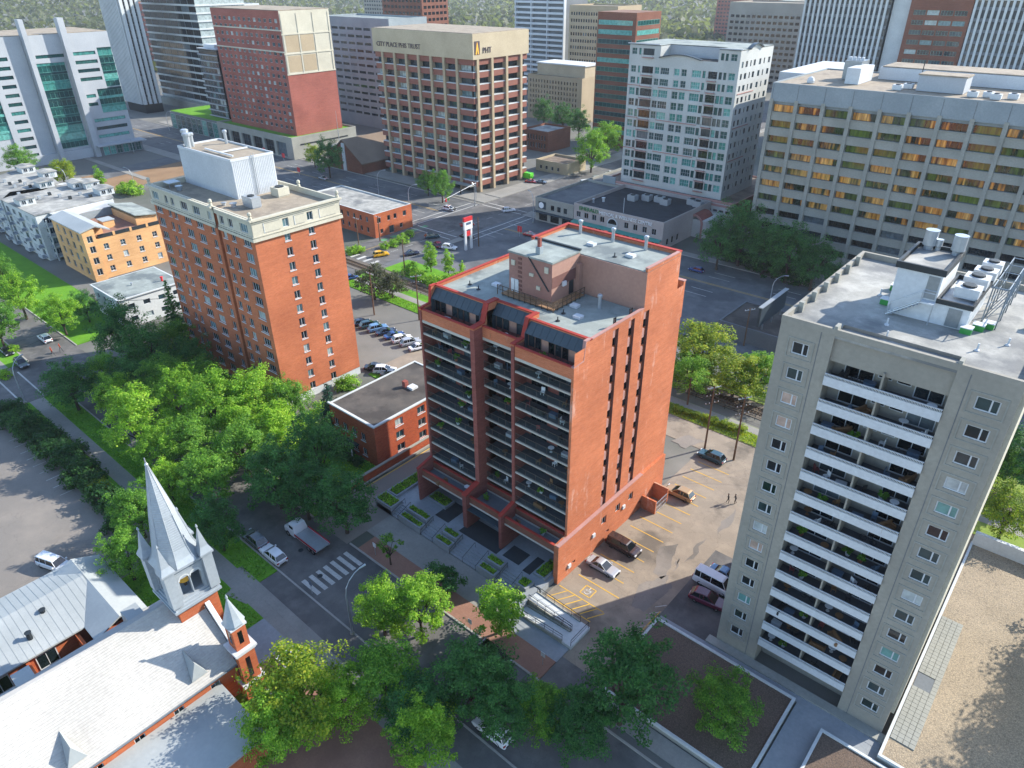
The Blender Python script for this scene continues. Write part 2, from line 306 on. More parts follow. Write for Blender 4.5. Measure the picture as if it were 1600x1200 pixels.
def parapet(T, x0, y0, x1, y1, z0, z1, th, mats, name='parapet', cap=None, cm=None):
    a = MB()
    a.box(x0, y0, z0, x1, y0+th, z1); a.box(x0, y1-th, z0, x1, y1, z1); a.box(x0, y0+th, z0, x0+th, y1-th, z1); a.box(x1-th, y0+th, z0, x1, y1-th, z1)
    o = a.build(name, mats, T)
    if cap:
        b = MB(); e = .06; z = z1+.002
        b.box(x0-e, y0-e, z, x1+e, y0+th+e, z+cap); b.box(x0-e, y1-th-e, z, x1+e, y1+e, z+cap); b.box(x0-e, y0+th+e, z, x0+th+e, y1-th-e, z+cap); b.box(x1-th-e, y0+th+e, z, x1+e, y1-th-e, z+cap)
        b.build('coping', cm, o)
    return o
def roofdeck(T, x0, y0, x1, y1, z, m): return MB().box(x0, y0, z-.25, x1, y1, z).build('roof', m, T)
def copy_tree(o, parent=None):
    c = o.copy(); COL.objects.link(c); c.parent = parent
    for ch in o.children: copy_tree(ch, c)
    return c
def vent(T, x, y, z, h=1.7, r=.22, m='galv'):
    return MB().lathe(x, y, [(r, z), (r, z+h*.8), (r*1.5, z+h*.82), (r*1.5, z+h*.95), (r*1.1, z+h)], 10).build('vent_pipe', m, T)
def hvac(T, x0, y0, x1, y1, z0, z1, m='galv'):
    a = MB().box(x0, y0, z0+.2, x1, y1, z1); a.box(x0+.1, y0+.1, z0, x1-.1, y1-.1, z0+.2)
    cx, cy = (x0+x1)/2, (y0+y1)/2; r = min(x1-x0, y1-y0)*.35; o = a.build('rooftop_unit', m, T)
    MB().lathe(cx, cy, [(r, z1), (r, z1+.18), (r*.8, z1+.2)], 10).build('fan_cowl', 'dark_metal', o); return o
ORD = ['top', 'second', 'third', 'fourth', 'fifth', 'sixth', 'seventh', 'eighth', 'ninth', 'tenth', 'eleventh', 'twelfth', 'thirteenth', 'fourteenth', 'fifteenth']
# ---------------- ground, streets, lots ----------------
def sheet(name, x0, y0, x1, y1, z, m, depth=.3): return struct(name, MB().box(x0, y0, z-depth, x1, y1, z), m)
g = MB(); g.quad((-5000, -1500, -.02), (3000, -1500, -.02), (3000, 6000, -.02), (-5000, 6000, -.02)); struct('ground', g, 'city')
sheet('street', -420, 33, 120, 42.6, .02, 'asphalt'); sheet('side_street', -166, -120, -148, 33.2, .016, 'asphalt')
sheet('avenue', -900, 151, 260, 181, .02, 'asphalt_dark'); sheet('cross_street', -172, 76, -153, 640, .024, 'asphalt')
sheet('parking_lot_ground', -155, 120, 60, 151.2, .012, 'asphalt_dark')
sheet('parking_lot_ground', -107, 78.5, -70, 101, .02, 'asphalt_pale'); sheet('parking_lot_ground', -147.8, 2, -87, 25.4, .02, 'asphalt_lot')
sheet('driveway', -77.4, 42.4, -69, 97, .03, 'asphalt_lot'); sheet('parking_lot_ground', -41, 47, -20, 97.2, .03, 'asphalt_pale'); sheet('driveway', -33.3, 42.4, -27.6, 47.2, .034, 'asphalt')
sheet('alley', -110, 97, 80, 103.6, .034, 'asphalt_pale')
sheet('parking_lot_ground', -27.7, 59.5, -20, 76, .036, 'asphalt')
# pavements (raised a kerb's height)
for a in ((-147.6, 26.8, 60, 29.3), (-145, 44.6, -77.6, 47), (-77.4+8.5, 46, -33.4, 50.6), (-27.4, 43.8, 60, 46), (-420, 183.4, -172.4, 191.4), (-152.6, 145, -150, 151), (-152.4, 181.3, -70, 184), (-180, 192, -172.2, 420), (-152.8, 184, -149, 420), (-420, 26, -166.4, 29), (-420, 145.5, -172.3, 150.8), (-69.5, 181.3, 150, 184), (-600, 120, -300, 122.5)):
    sheet('pavement', *a, .14, 'sidewalk')
for a in ((-147.6, 29.3, -72, 32.75), (-145, 42.85, -77.6, 44.6), (-87, -8, -52, 26.8), (-147.6, 25.4, -87, 26.8), (-145, 47, -77.6, 57.6), (-420, 29, -166.4, 32.7), (-420, 42.85, -166.4, 56), (-106, 76.5, -92, 81), (-152.7, 103.6, -70, 112.4), (-150, 117.8, -128, 127)):
    sheet('lawn', *a, .13, 'lawn')
sheet('lawn', -69.9, 103.6, 120, 109.4, .131, 'lawn_dry'); sheet('lawn', -127.9, 117.9, 60, 122, .1, 'lawn_dry')
sheet('footpath', -152, 107.2, 110, 109.3, .15, 'sidewalk')
sheet('paver_strip', -67, 42.85, -33.4, 46, .15, 'paver_red'); sheet('paver_strip', -60, 21.5, -50, 27, .16, 'paver_red')
for a in ((-145, 42.6, -77.6, 42.85), (-68.7, 42.6, -33.4, 42.85), (-27.5, 42.6, 60, 42.85), (-147.6, 32.75, 60, 33), (-420, 32.7, -166.4, 33), (-420, 42.6, -166.4, 42.85), (-420, 181, -172.4, 181.3), (-152.4, 181, 150, 181.3), (-420, 150.8, -172.3, 151)):
    sheet('kerb', *a, .16, 'kerb')
struct('footpath', MB().prism([P(352, 930)[:2], P(372, 912)[:2], P(402, 935)[:2], P(385, 945)[:2]], 0, .15), 'sidewalk')
struct('footpath', MB().prism([P(365, 892)[:2], P(378, 886)[:2], P(515, 1010)[:2], P(495, 1018)[:2]], 0, .155), 'sidewalk')
sheet('forecourt', -66, 20.6, -49, 26.8, .152, 'plaza')
sheet('verge', -71.9, 29.3, 60, 32.75, .128, 'asphalt'); sheet('forecourt', -51.9, -8, 60, 26.8, .12, 'paver_red')
# plaza in front of the brick tower
def steps(T, x0, x1, y0, y1, z, n=6):
    for k in range(n): MB().box(x0, y0+(y1-y0)*k/n, 0, x1, y1, .14+(z-.14)*(k+1)/n).build('step', 'plaza', T)
sheet('plaza', -70.4, 53.2, -41.5, 61, 1.0, 'plaza', 1.2); sheet('plaza', -72.2, 50.7, -68.6, 53.3, .9, 'plaza', 1.1)
for i, (x0, x1) in enumerate(((-68.6, -67), (-62.3, -59.5), (-56.2, -50.9), (-47.6, -44.7))):
    T = thing('steps', (x0, 50.7, 0), ['narrow concrete steps beside the leftmost planter of the plaza', 'concrete steps between the two longest planters of the plaza', 'widest concrete steps up to the entrance of the balcony brick tower', 'concrete steps at the ramp end of the plaza'][i], 'steps', 'steps up to the plaza')
    steps(T, x0, x1, 50.7, 53.2, 1.0)
    for x in ([x0+.15, x1-.15] if i != 2 else [x0+.15, (x0+x1)/2, x1-.15]):
        MB().tube([(x, 50.6, .14), (x, 50.6, 1.0), (x, 53.3, 1.95), (x, 53.3, 1)], .035, 5).build('handrail', 'dark_metal', T)
def planter(x0, y0, x1, y1, z, label, bush=True):
    T = thing('planter', ((x0+x1)/2, (y0+y1)/2, 0), label, 'planter', 'plaza planters'); w = .25
    parapet(T, x0, y0, x1, y1, 0, z, w, 'plaza', 'rim'); MB().box(x0+w, y0+w, 0, x1-w, y1-w, z-.12).build('soil', 'soil', T)
    a = leaf_bm(int((x1-x0)*(y1-y0)*70), lambda: (random.uniform(x0+w, x1-w), random.uniform(y0+w, y1-w), z-.1+random.random()*.35), .22, flat=True); o = mesh_np('groundcover', *a, 'leaf_bright', T); o['kind'] = 'stuff'
def leaf_bm(n, gen, size, flat=False):
    c = np.array([gen() for _ in range(n)]); return leaves_np(c, size, None)
def leaves_np(c, size, outward):
    n = len(c); d = rng.normal(size=(n, 3)); d[:, 2] = np.abs(d[:, 2])+.35
    if outward is not None: d = d*.65+outward
    d /= np.linalg.norm(d, axis=1)[:, None]
    a = np.cross(d, rng.normal(size=(n, 3))); a /= np.linalg.norm(a, axis=1)[:, None]+1e-9; b = np.cross(d, a)
    s = size*(.6+.8*rng.random(n))[:, None]
    v = np.stack([c-a*s*.55, c-b*s*.36, c+a*s*.55, c+b*s*.36], 1).reshape(-1, 3); return v, n
def mesh_np(name, v, n, m, parent=None):
    me = bpy.data.meshes.new(name); off = np.array(parent.location if parent is not None else (0, 0, 0)); v = v-off
    me.vertices.add(4*n); me.vertices.foreach_set('co', v.astype(np.float32).ravel()); me.loops.add(4*n); me.loops.foreach_set('vertex_index', np.arange(4*n, dtype=np.int32))
    me.polygons.add(n); me.polygons.foreach_set('loop_start', np.arange(0, 4*n, 4, dtype=np.int32)); me.materials.append(MATS[m]); me.update(calc_edges=True); me.validate()
    o = bpy.data.objects.new(name, me); COL.objects.link(o); o.parent = parent; return o
planter(-72.6, 50.7, -68.8, 53.0, 1.55, 'corner planter at the left end of the plaza, nearest the driveway')
planter(-72.6, 53.2, -70.3, 60.5, 1.5, 'long planter along the driveway side of the plaza')
planter(-67, 50.65, -62.4, 51.9, 1.25, 'lower planter between the first and second steps'); planter(-66.8, 52.1, -62.4, 53.4, 1.75, 'upper planter between the first and second steps')
planter(-59.4, 50.65, -56.3, 51.9, 1.25, 'lower planter left of the widest steps'); planter(-59.2, 52.1, -56.3, 53.4, 1.75, 'upper planter left of the widest steps')
planter(-50.8, 50.65, -47.7, 51.9, 1.25, 'lower planter right of the widest steps'); planter(-50.6, 52.1, -47.7, 53.4, 1.75, 'upper planter right of the widest steps')
planter(-44.6, 51.6, -42.8, 53.4, 1.4, 'small square planter at the right end of the plaza'); planter(-44.0, 54.6, -42.0, 58.2, 1.4, 'planter beside the sunlit brick end wall, under the canopy')
planter(-66.6, 56.2, -62.6, 58.4, 1.45, 'planter in the shade under the left canopy bay')
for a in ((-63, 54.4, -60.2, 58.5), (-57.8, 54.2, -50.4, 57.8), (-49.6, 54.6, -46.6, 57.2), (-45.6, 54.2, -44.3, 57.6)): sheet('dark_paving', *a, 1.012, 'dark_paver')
# accessible ramp at the corner of the lot
T = thing('ramp', (-37.5, 50.5, 0), 'white switchback concrete ramp with handrails at the parking lot corner', 'ramp')
MB().slab_xz(50.9, 52.4, [(-41.6, 0), (-34.6, 0), (-34.6, .55), (-41.6, 1.0)]).build('upper_flight', 'white_conc', T); MB().slab_xz(48.8, 50.3, [(-41.6, 0), (-34.6, 0), (-34.6, .55), (-41.6, .16)]).build('lower_flight', 'white_conc', T)
MB().box(-34.6, 48.6, 0, -33.1, 52.6, .55).build('landing', 'white_conc', T); MB().box(-43, 48.2, 0, -41.62, 53.1, .9).build('landing', 'plaza', T)
for y, za, zb in ((52.5, 1.0, .6), (50.7, 1.0, .6), (50.45, .3, .6), (48.65, .3, .6)):
    MB().slab_xz(y-.09, y+.09, [(-41.6, 0), (-34.5, 0), (-34.5, zb+.12), (-41.6, za+.12)]).build('curb_wall', 'concrete', T)
    a = MB(); a.tube([(-41.5, y, za+1.05), (-34.5, y, zb+1.05)], .04, 5); a.tube([(-41.5, y, za+.6), (-34.5, y, zb+.6)], .025, 5)
    for k in range(6): x = -41.5+7*k/5; zz = za+(zb-za)*k/5; a.tube([(x, y, zz), (x, y, zz+1.05)], .03, 5)
    a.build('handrail', 'dark_metal', T)
a = MB(); a.tube([(-33.2, 48.7, .55), (-33.2, 48.7, 1.6), (-33.2, 52.4, 1.6), (-33.2, 52.4, .55)], .04, 5); a.tube([(-33.2, 48.7, 1.1), (-33.2, 52.4, 1.1)], .025, 5); a.build('handrail', 'dark_metal', T)
sheet('pavement', -43, 46, -33.3, 48.5, .145, 'plaza')
# painted markings
def stripe(x0, y0, x1, y1, w, m, z=.046, name='painted_line'):
    d = Vector((x1-x0, y1-y0)).normalized(); n = Vector((-d.y, d.x))*w/2; a = MB()
    a.quad((x0-n.x, y0-n.y, z), (x0+n.x, y0+n.y, z), (x1+n.x, y1+n.y, z), (x1-n.x, y1-n.y, z)); a.f[0] = tuple(reversed(a.f[0])); o = struct(name, a, m); return o
for k in range(7): stripe(-67.8, 34.0+k*1.18, -64.1, 34.0+k*1.18, .62, 'white_line', .028, 'crosswalk_bar')
for k in range(9):
    stripe(-150.2+k*0-9.3, 0, -150.2-9.3, .01, .01, 'white_line', .02) if False else None
stripe(-163, 25.8, -148.5, 25.8, .3, 'white_line', .024); stripe(-163, 29.7, -148.5, 29.7, .3, 'white_line', .024)
for k, y in enumerate([59.4+2.62*i for i in range(14)]):
    stripe(-39.8, y, -34.2 if k else -33.2, y, .16, 'yellow_line')
for k in range(6): stripe(-40.4+1.2*k, 53.9, -39.2+1.2*k, 56.0, .14, 'yellow_line')
stripe(-40.6, 56.1, -33.4, 56.1, .14, 'yellow_line'); stripe(-40.8, 53.7, -33.8, 53.7, .14, 'yellow_line')
for a in ((-37.8, 56.9, -36.2, 56.9), (-37.8, 58.5, -36.2, 58.5), (-37.8, 56.9, -37.8, 58.5), (-36.2, 56.9, -36.2, 58.5)): stripe(*a, .14, 'yellow_line')
a = MB()
for k in range(14):
    ta, tb = 5.2*k/14-2.6, 5.2*(k+1)/14-2.6; a.poly([(-37.05+r*math.cos(t), 57.55+r*math.sin(t), .047) for r, t in ((.3, ta), (.42, ta), (.42, tb), (.3, tb))])
a.box(-37.1, 57.7, .03, -36.98, 58.2, .047); a.box(-36.98, 57.88, .03, -36.6, 57.98, .047); a.box(-36.7, 57.4, .03, -36.6, 57.88, .047); a.lathe(-37.04, 58.33, [(.11, .03), (.11, .047)], 8); struct('painted_symbol', a, 'white_line')
for k in range(6): stripe(-28.9+.1, 54+1.45*k, -27.8, 55.2+1.45*k, .1, 'white_line', .042)
stripe(-28.2, 53, -27.9, 61, .12, 'yellow_line', .044)
for k in range(7): stripe(-104+3*k, 95.5, -104+3*k, 100.5, .1, 'white_line', .03)
for k in range(9): stripe(-136+2.9*k, 19.5, -136+2.9*k, 24.6, .12, 'white_line', .028)
stripe(-95, 6, -90, 6.6, .12, 'yellow_line', .03); stripe(-91, 13, -88.4, 18, .12, 'white_line', .03)
for y in (158, 161.5, 171, 174.5):
    for k in range(30):
        x = -420+k*18
        if not -176 < x < -150: stripe(x, y, x+6, y, .18, 'white_line', .03)
for x0, x1 in ((-420, -178), (-148, 120)):
    for y in (166.0, 166.6): stripe(x0, y, x1, y, .15, 'yellow_line', .03)
for x in (-174.5, -149.5):
    for dx in (0, 3.2): stripe(x+dx-1.6, 152, x+dx-1.6, 180.5, .4, 'white_line', .032)
for y in (149, 183): 
    for dy in (0, 3): stripe(-171.5, y+dy-1.5, -153.5, y+dy-1.5, .4, 'white_line', .033)
for k in range(5): sheet('bike_lane', -170+1.5*k*0-.0, 133+k*4.2, -168.2, 135.5+k*4.2, .029, 'green_lane', .01)
for k in range(6): stripe(-171+2.9*k, 119.5, -170+2.9*k, 119.5, 3.2, 'white_line', .034, 'crosswalk_bar')
stripe(-166.2, 85, -166.2, 148, .15, 'yellow_line', .031); 
for k in range(10): stripe(-159, 122+k*6, -159, 125+k*6, .15, 'white_line', .031); stripe(-159, 190+k*9, -159, 194+k*9, .15, 'white_line', .031)
# railway
sheet('rail_bed', -225, 112.4, 300, 117.6, .10, 'ballast')
T = thing('railway_track', (-100, 115, .1), 'railway track on ballast crossing behind the brick towers', 'railway')
for y in (114.2, 115.7): MB().box(-225, y-.06, .24, 300, y+.06, .4).build('rail', 'rail_steel', T)
tie = MB().box(-.13, -1.3, 0, .13, 1.3, .16).mesh('tie', 'timber')
vis = [x*.62 for x in range(-115, -20)] + [x*.62 for x in range(-275, -200)]
for x in vis: addm('tie', tie, T, (x+100, -.05, -.02))
a = MB()
for k in range(800):
    x = -224+k*.62
    if not any(abs(x-v) < .3 for v in vis[::1]) if k % 1 == 0 else True: a.box(x-.13, 113.65, .08, x+.13, 116.25, .24)
a.build('tie', 'timber', T, 'stuff')
for y0 in (111.6,):
    T = thing('fence', (-100, y0, .1), 'low dark chain fence beside the railway track', 'fence'); a = MB(); a.box(-152, y0-.02, .9, 100, y0+.02, .96); a.box(-152, y0-.02, .5, 100, y0+.02, .54); a.build('fence_rail', 'dark_metal', T)
    pm_ = MB().box(-.04, -.04, 0, .04, .04, 1.0).mesh('post', 'dark_metal')
    for k in range(84): addm('post', pm_, T, (-52+k*3, 0, 0))

# worn repairs and tar patches on the parking lot
for i, pts in enumerate(([(1030, 855), (1058, 850), (1050, 880), (1035, 905), (1022, 893)], [(1000, 915), (1045, 898), (1040, 915), (1052, 912), (1045, 925), (1005, 955), (985, 948)], [(1128, 815), (1150, 795), (1142, 820), (1118, 838)], [(1090, 850), (1102, 840), (1085, 872), (1070, 880)], [(1055, 880), (1062, 872), (1056, 890), (1050, 895)], [(1050, 690), (1075, 680), (1100, 690), (1070, 700)])):
    A = [P(x, y)[:2] for x, y in pts]
    if sum(A[k][0]*A[(k+1) % len(A)][1]-A[(k+1) % len(A)][0]*A[k][1] for k in range(len(A))) < 0: A = A[::-1]
    B = []
    for k in range(len(A)):
        for f in (0, .25, .5, .75): B.append((A[k][0]+(A[(k+1) % len(A)][0]-A[k][0])*f+random.uniform(-.25, .25), A[k][1]+(A[(k+1) % len(A)][1]-A[k][1])*f+random.uniform(-.25, .25)))
    struct('asphalt_patch', MB().prism(B, .02, .036 if i < 5 else .038), 'asphalt_lot')
for pts, m, z in (([(100, 283), (285, 243), (335, 262), (165, 303)], 'dirt', .03), ([(140, 272), (285, 240), (300, 248), (165, 280)], 'asphalt_dark', .05)):
    A = [P(x, y)[:2] for x, y in pts]
    if sum(A[k][0]*A[(k+1) % 4][1]-A[(k+1) % 4][0]*A[k][1] for k in range(4)) < 0: A = A[::-1]
    struct('empty_lot_ground', MB().prism(A, 0, z), m)
# ---------------- brick balcony tower (centre) ----------------
FURN = []     # balcony floors to furnish later: (x0, x1, y0, y1, z, where)
def main_tower():
    T = thing('apartment_tower', (-54.4, 70, 0), 'orange brick balcony tower with red roof trim in the centre', 'building')
    x0, x1, yb, zr = -67.5, -41.3, 83.3, 34.4
    a = MB(); slots = [(66.05, 67.3), (69.6, 70.95), (73.05, 74.4)]
    # sunlit side wall with three recessed window slots
    facade(a, 'r', x1, 58.3, yb, 6.7, 34.3, [(p, q, 6.7, 34.3) for p, q in slots], .55, 0, 1); facade(a, 'r', x1, 60.5, yb, 34.3, 34.9, [])
    facade(a, 'r', x1+.4, 56.0, yb, 0, 6.7, [(p, p+1.2, 3.6, 5.0) for p, q in slots]+[(u, u+.8, 1.3, 1.8) for u in (59.2, 67.4, 76)], .3)
    a.quad((x1, 56, 6.7), (x1+.4, 56, 6.7), (x1+.4, yb, 6.7), (x1, yb, 6.7)); a.quad((x1, 56, 0), (x1+.4, 56, 0), (x1+.4, 56, 6.7), (x1, 56, 6.7))
    a.quad((x1, yb, 0), (x0, yb, 0), (x0, yb, 34.9), (x1, yb, 34.9)); a.quad((x0, yb, 0), (x0, 60.8, 0), (x0, 60.8, 34.9), (x0, yb, 34.9))
    a.quad((x1+.4, yb, 0), (x1, yb, 0), (x1, yb, 6.7), (x1+.4, yb, 6.7))
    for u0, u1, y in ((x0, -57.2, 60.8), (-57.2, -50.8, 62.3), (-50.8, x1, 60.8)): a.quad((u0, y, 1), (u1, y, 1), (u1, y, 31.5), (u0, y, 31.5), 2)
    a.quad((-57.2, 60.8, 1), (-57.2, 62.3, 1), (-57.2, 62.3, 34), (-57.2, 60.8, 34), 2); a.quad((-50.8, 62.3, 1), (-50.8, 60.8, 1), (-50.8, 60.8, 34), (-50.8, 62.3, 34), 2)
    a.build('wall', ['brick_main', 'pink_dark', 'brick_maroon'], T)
    led = MB().box(x1-.05, 55.95, 6.7, x1+.5, 76.5, 6.86); led.build('ledge', 'rose', T)
    for p, q in slots:
        for k in range(11):
            z = 8.3+2.62*k
            o = window(T, 'r', x1, p+.62, z, q-p-.66, 1.15, 1, 1, .05, 'dark_metal', 'pane_dark', .5)
            MB().box(x1-.5, p+.02, z-1.25, x1-.06, p+.58, z-.02).build('infill_panel', 'rose', T)
            MB().box(x1-.5, p+.6, z-1.25, x1-.3, q-.02, z-.02).build('infill_panel', 'brick_main', T)
        window(T, 'r', x1+.4, p, 3.6, 1.2, 1.4, 2, 1, .06, 'white_paint', 'pane_dark', .3)
    for u in (59.2, 67.4, 76): window(T, 'r', x1+.4, u, 1.3, .8, .5, 1, 1, .06, 'white_paint', 'pane_dark', .3)
    for u, z in ((58.2, 1.4), (63.8, 3), (71.4, 3.3)): MB().box(x1+.38, u, z, x1+.62, u+.6, z+.6).build('wall_vent', 'white_paint', T)
    # fins between the bays, flaring forward at the foot
    for f0, f1, yf in ((x0, x0+.35, 58.3), (-57.95, -57.2, 58.3), (-50.95, -50.45, 58.3), (x1-.35, x1, 58.3)):
        y2 = 60.8 if f0 < -60 or f0 > -45 else 62.3
        pts = [(y2, 0), (55.4, 0), (55.4, 6.9), (58.3, 7.6), (58.3, 32.2), (y2, 32.2)] if f1 < -45 else [(y2, 0), (56, 0), (56, 6.7), (58.3, 6.9), (58.3, 32.2), (y2, 32.2)]
        f1_ = f1 if f1 < -45 else f1-.004
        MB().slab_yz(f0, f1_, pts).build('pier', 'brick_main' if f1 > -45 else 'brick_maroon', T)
        if f1 < -45: MB().slab_yz(f0-.04, f1+.04, [(55.34, 6.9), (58.3, 7.62), (58.3, 7.8), (55.34, 7.08)]).build('pier_cap', 'red_trim', T)
    # balconies
    bays = [('left', x0+.36, -57.97, 58.45, 60.78), ('middle', -57.18, -50.97, 59.9, 62.28), ('right', -50.43, x1-.37, 58.45, 60.78)]
    rail = {}
    for bn, u0, u1, yf, y1 in bays:
        r = MB(); r.box(0, -.02, 1.02, u1-u0, .03, 1.07); r.box(0, -.01, .1, u1-u0, .015, .13)
        for k in range(6): xx = (u1-u0)*k/5; r.box(max(0, xx-.02), -.012, .005, min(u1-u0, xx+.02), .012, 1.02)
        gl = MB(); gl.quad((0, 0, .14), (u1-u0, 0, .14), (u1-u0, 0, 1.0), (0, 0, 1.0)); rail[bn] = (r.mesh('railing', 'rail_steel'), gl.mesh('glass_panel', 'clear_glass'))
        for k in range(9):
            z = 28.77-2.62*k
            s = MB().box(u0, yf, z-.26, u1, y1, z-.01); s.quad((u0, yf+.25, z-.005), (u1, yf+.25, z-.005), (u1, y1, z-.005), (u0, y1, z-.005), 1); o = s.build('balcony_slab', ['slab_edge', 'balc_floor'], T)
            w = addm('railing', rail[bn][0], T, (u0+54.4, yf+.06-70, z)); addm('glass_panel', rail[bn][1], w)
            n = 2 if u1-u0 > 8 else 1
            for i in range(n):
                wd = min(2.6, (u1-u0)/n-1.6); uu = u0+(u1-u0)*(i+.5)/n-wd/2
                window(T, 'f', y1-.12, uu, z+.02, wd, 2.05, 3, 1, .06, 'dark_metal', 'pane_dark', .11)
                if n == 2: window(T, 'f', y1-.12, uu+(wd+.3 if i == 0 else -1.5), z+.9, 1.2, 1.15, 1, 1, .06, 'dark_metal', 'pane_dark', .11)
            FURN.append((u0+.5, u1-.5, yf+.45, y1-.5, z, f'{ORD[k+1]} balcony down, {bn} bay of the brick tower'))
        # two red-capped bands at the foot
        for yy, zt in ((yf, 6.75), (56.1, 6.6)):
            MB().box(u0, yy, zt-1.15, u1, yy+.22, zt-.12).build('parapet', 'brick_brown', T); MB().box(u0, yy-.05, zt-.12, u1, yy+.32, zt).build('parapet_cap', 'red_trim', T); MB().box(u0, yy-.03, zt-1.45, u1, yy+.25, zt-1.15).build('parapet_base', 'slab_edge', T)
        MB().box(u0, 56.33, 5.0, u1, yf, 5.25).build('canopy', 'concrete_dark', T)
        FURN.append((u0+.5, u1-.5, 56.6, yf-.3, 5.25, f'entrance canopy terrace, {bn} bay of brick tower'))
        # terrace parapet and solarium on top
        MB().box(u0, yf-.02, 30.75, u1, yf+.22, 32.25).build('parapet', 'brick_main', T); MB().box(u0-.05, yf-.08, 32.25, u1+.05, yf+.3, 32.4).build('parapet_cap', 'red_trim', T)
        MB().box(u0, yf-.04, 30.35, u1, y1, 30.75).build('terrace_slab', 'slab_edge', T); MB().box(u0, yf+.24, 30.76, u1, y1, 31.0).build('terrace_floor', 'balc_floor', T)
        FURN.append((u0+.5, u1-.5, yf+.6, y1-.6, 31.0, f'roof terrace of the {bn} bay of the brick tower'))
        yw = y1+.1; n = 8 if u1-u0 > 8 else 5
        MB().box(u0, yw, 31, u1, yw+.2, 33.9).build('solarium_wall', 'peach', T)
        for i in range(n):
            w = (u1-u0-.4)/n; ua = u0+.2+w*i
            if i % 4 != 2: window(T, 'f', yw-.14, ua+.08, 31.05, w-.16, 2.2, 1, 1, .06, 'dark_metal', 'pane_dark', .12)
            MB().slab_yz(ua+.02, ua+w-.02, [(yw-.62, 33.35), (yw-.55, 33.3), (yw+.52, 34.62), (yw+.45, 34.67)]).build('roof_glazing', 'dark_grey_panel', T)
        for xx in (u0, u1-.12): MB().slab_yz(xx, xx+.12, [(yw-.6, 31), (yw+.5, 31), (yw+.5, 34.65), (yw-.6, 33.3)]).build('solarium_end', 'dark_grey_panel', T)
        MB().box(u0-.36, y1+.55, 34.4, u1+.36, y1+.8, 34.85).build('parapet', 'brick_main', T); MB().box(u0-.42, y1+.45, 34.85, u1+.42, y1+.9, 35.0).build('parapet_cap', 'red_trim', T)
    for xx, w in ((-57.95, .75), (-50.95, .5)): 
        MB().slab_yz(xx, xx+w, [(58.25, 32.2), (63.2, 32.2), (63.2, 34.95), (61.2, 34.95), (60.3, 32.55), (58.25, 32.42)]).build('pier_head', 'brick_main', T)
        MB().slab_yz(xx-.05, xx+w+.05, [(58.2, 32.42), (60.35, 32.55), (61.2, 34.97), (63.2, 34.97), (63.2, 35.1), (61.1, 35.1), (60.25, 32.7), (58.2, 32.56)]).build('pier_cap', 'red_trim', T)
    for xx in (x0, x1-.35):
        MB().slab_yz(xx, xx+.346, [(58.25, 32.2), (61.4, 32.2), (61.4, 34.95), (60.5, 34.95), (60.2, 32.55), (58.25, 32.42)]).build('pier_head', 'brick_main', T)
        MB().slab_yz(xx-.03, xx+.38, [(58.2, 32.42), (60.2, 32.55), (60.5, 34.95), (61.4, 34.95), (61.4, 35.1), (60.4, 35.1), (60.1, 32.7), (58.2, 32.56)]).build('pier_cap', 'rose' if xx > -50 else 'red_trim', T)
    # roofs
    a = MB(); a.box(x0+.3, 61.6, 34, -57.6, 82.9, 34.4); a.box(-57.6, 63.0, 34, -50.7, 73, 34.4); a.box(-50.7, 61.6, 34, x1-.3, 72.9, 34.4); a.build('roof', 'roof_grey', T)
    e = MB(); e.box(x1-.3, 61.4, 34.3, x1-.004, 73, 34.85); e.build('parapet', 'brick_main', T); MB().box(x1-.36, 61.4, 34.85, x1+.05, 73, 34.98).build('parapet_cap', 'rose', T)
    MB().box(x0+.004, 61.4, 34.3, x0+.3, 83, 34.85).build('parapet', 'brick_main', T); MB().box(x0-.06, 61.4, 34.85, x0+.36, 83.2, 35.0).build('parapet_cap', 'red_trim', T)
    # raised rear block
    b = MB(); b.box(-59.8, 73, 34.3, x1-.002, 81.3, 39.6); b.quad((x1, 73, 34.9), (x1, 81.3, 34.9), (x1, 81.3, 39.6), (x1, 73, 39.6), 1); b.build('raised_block', ['peach', 'brick_main'], T)
    roofdeck(T, -59.5, 73.2, x1-.3, 81, 39.7, 'roof_grey')
    MB().box(-59.85, 80.95, 39.6, x1, 81.3, 40.15).build('parapet', 'brick_main', T); MB().box(-59.9, 80.85, 40.15, x1+.05, 81.4, 40.3).build('parapet_cap', 'red_trim', T)
    MB().box(-59.85, 73, 39.6, -59.5, 80.9, 40.15).build('parapet', 'brick_main', T); MB().box(-59.92, 73, 40.15, -59.4, 80.84, 40.29).build('parapet_cap', 'red_trim', T)
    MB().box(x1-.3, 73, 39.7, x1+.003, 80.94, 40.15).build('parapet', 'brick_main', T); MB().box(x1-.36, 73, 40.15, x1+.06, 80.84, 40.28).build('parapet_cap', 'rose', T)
    for xx in (-54, -47.5): MB().box(xx, 81.3, 38.5, xx+.5, 82.2, 40.1).build('buttress', 'red_trim', T)
    MB().box(-52.4, 72.2, 34.4, -51.0, 73, 38.6).build('stair_block', 'peach', T); MB().box(-48.5, 83.0, 30, x1-.003, 83.5, 35.4).build('rear_wing', 'brick_main', T); MB().box(-48.5, 82.95, 35.4, x1+.05, 83.6, 35.55).build('parapet_cap', 'rose', T)
    # lift penthouse
    w = MB(); w.box(-58.8, 67.1, 34.4, -51.6, 72.98, 40.0); w.box(-51.602, 67.12, 36.6, -51.57, 72.9, 38.1, 1); o = w.build('penthouse', ['peach', 'pink_dark'], T)
    f = MB(); f.quad((-58.8, 67.08, 34.4), (-51.6, 67.08, 34.4), (-51.6, 67.08, 40), (-58.8, 67.08, 40)); f.build('front_panel', 'pink_stucco', o)
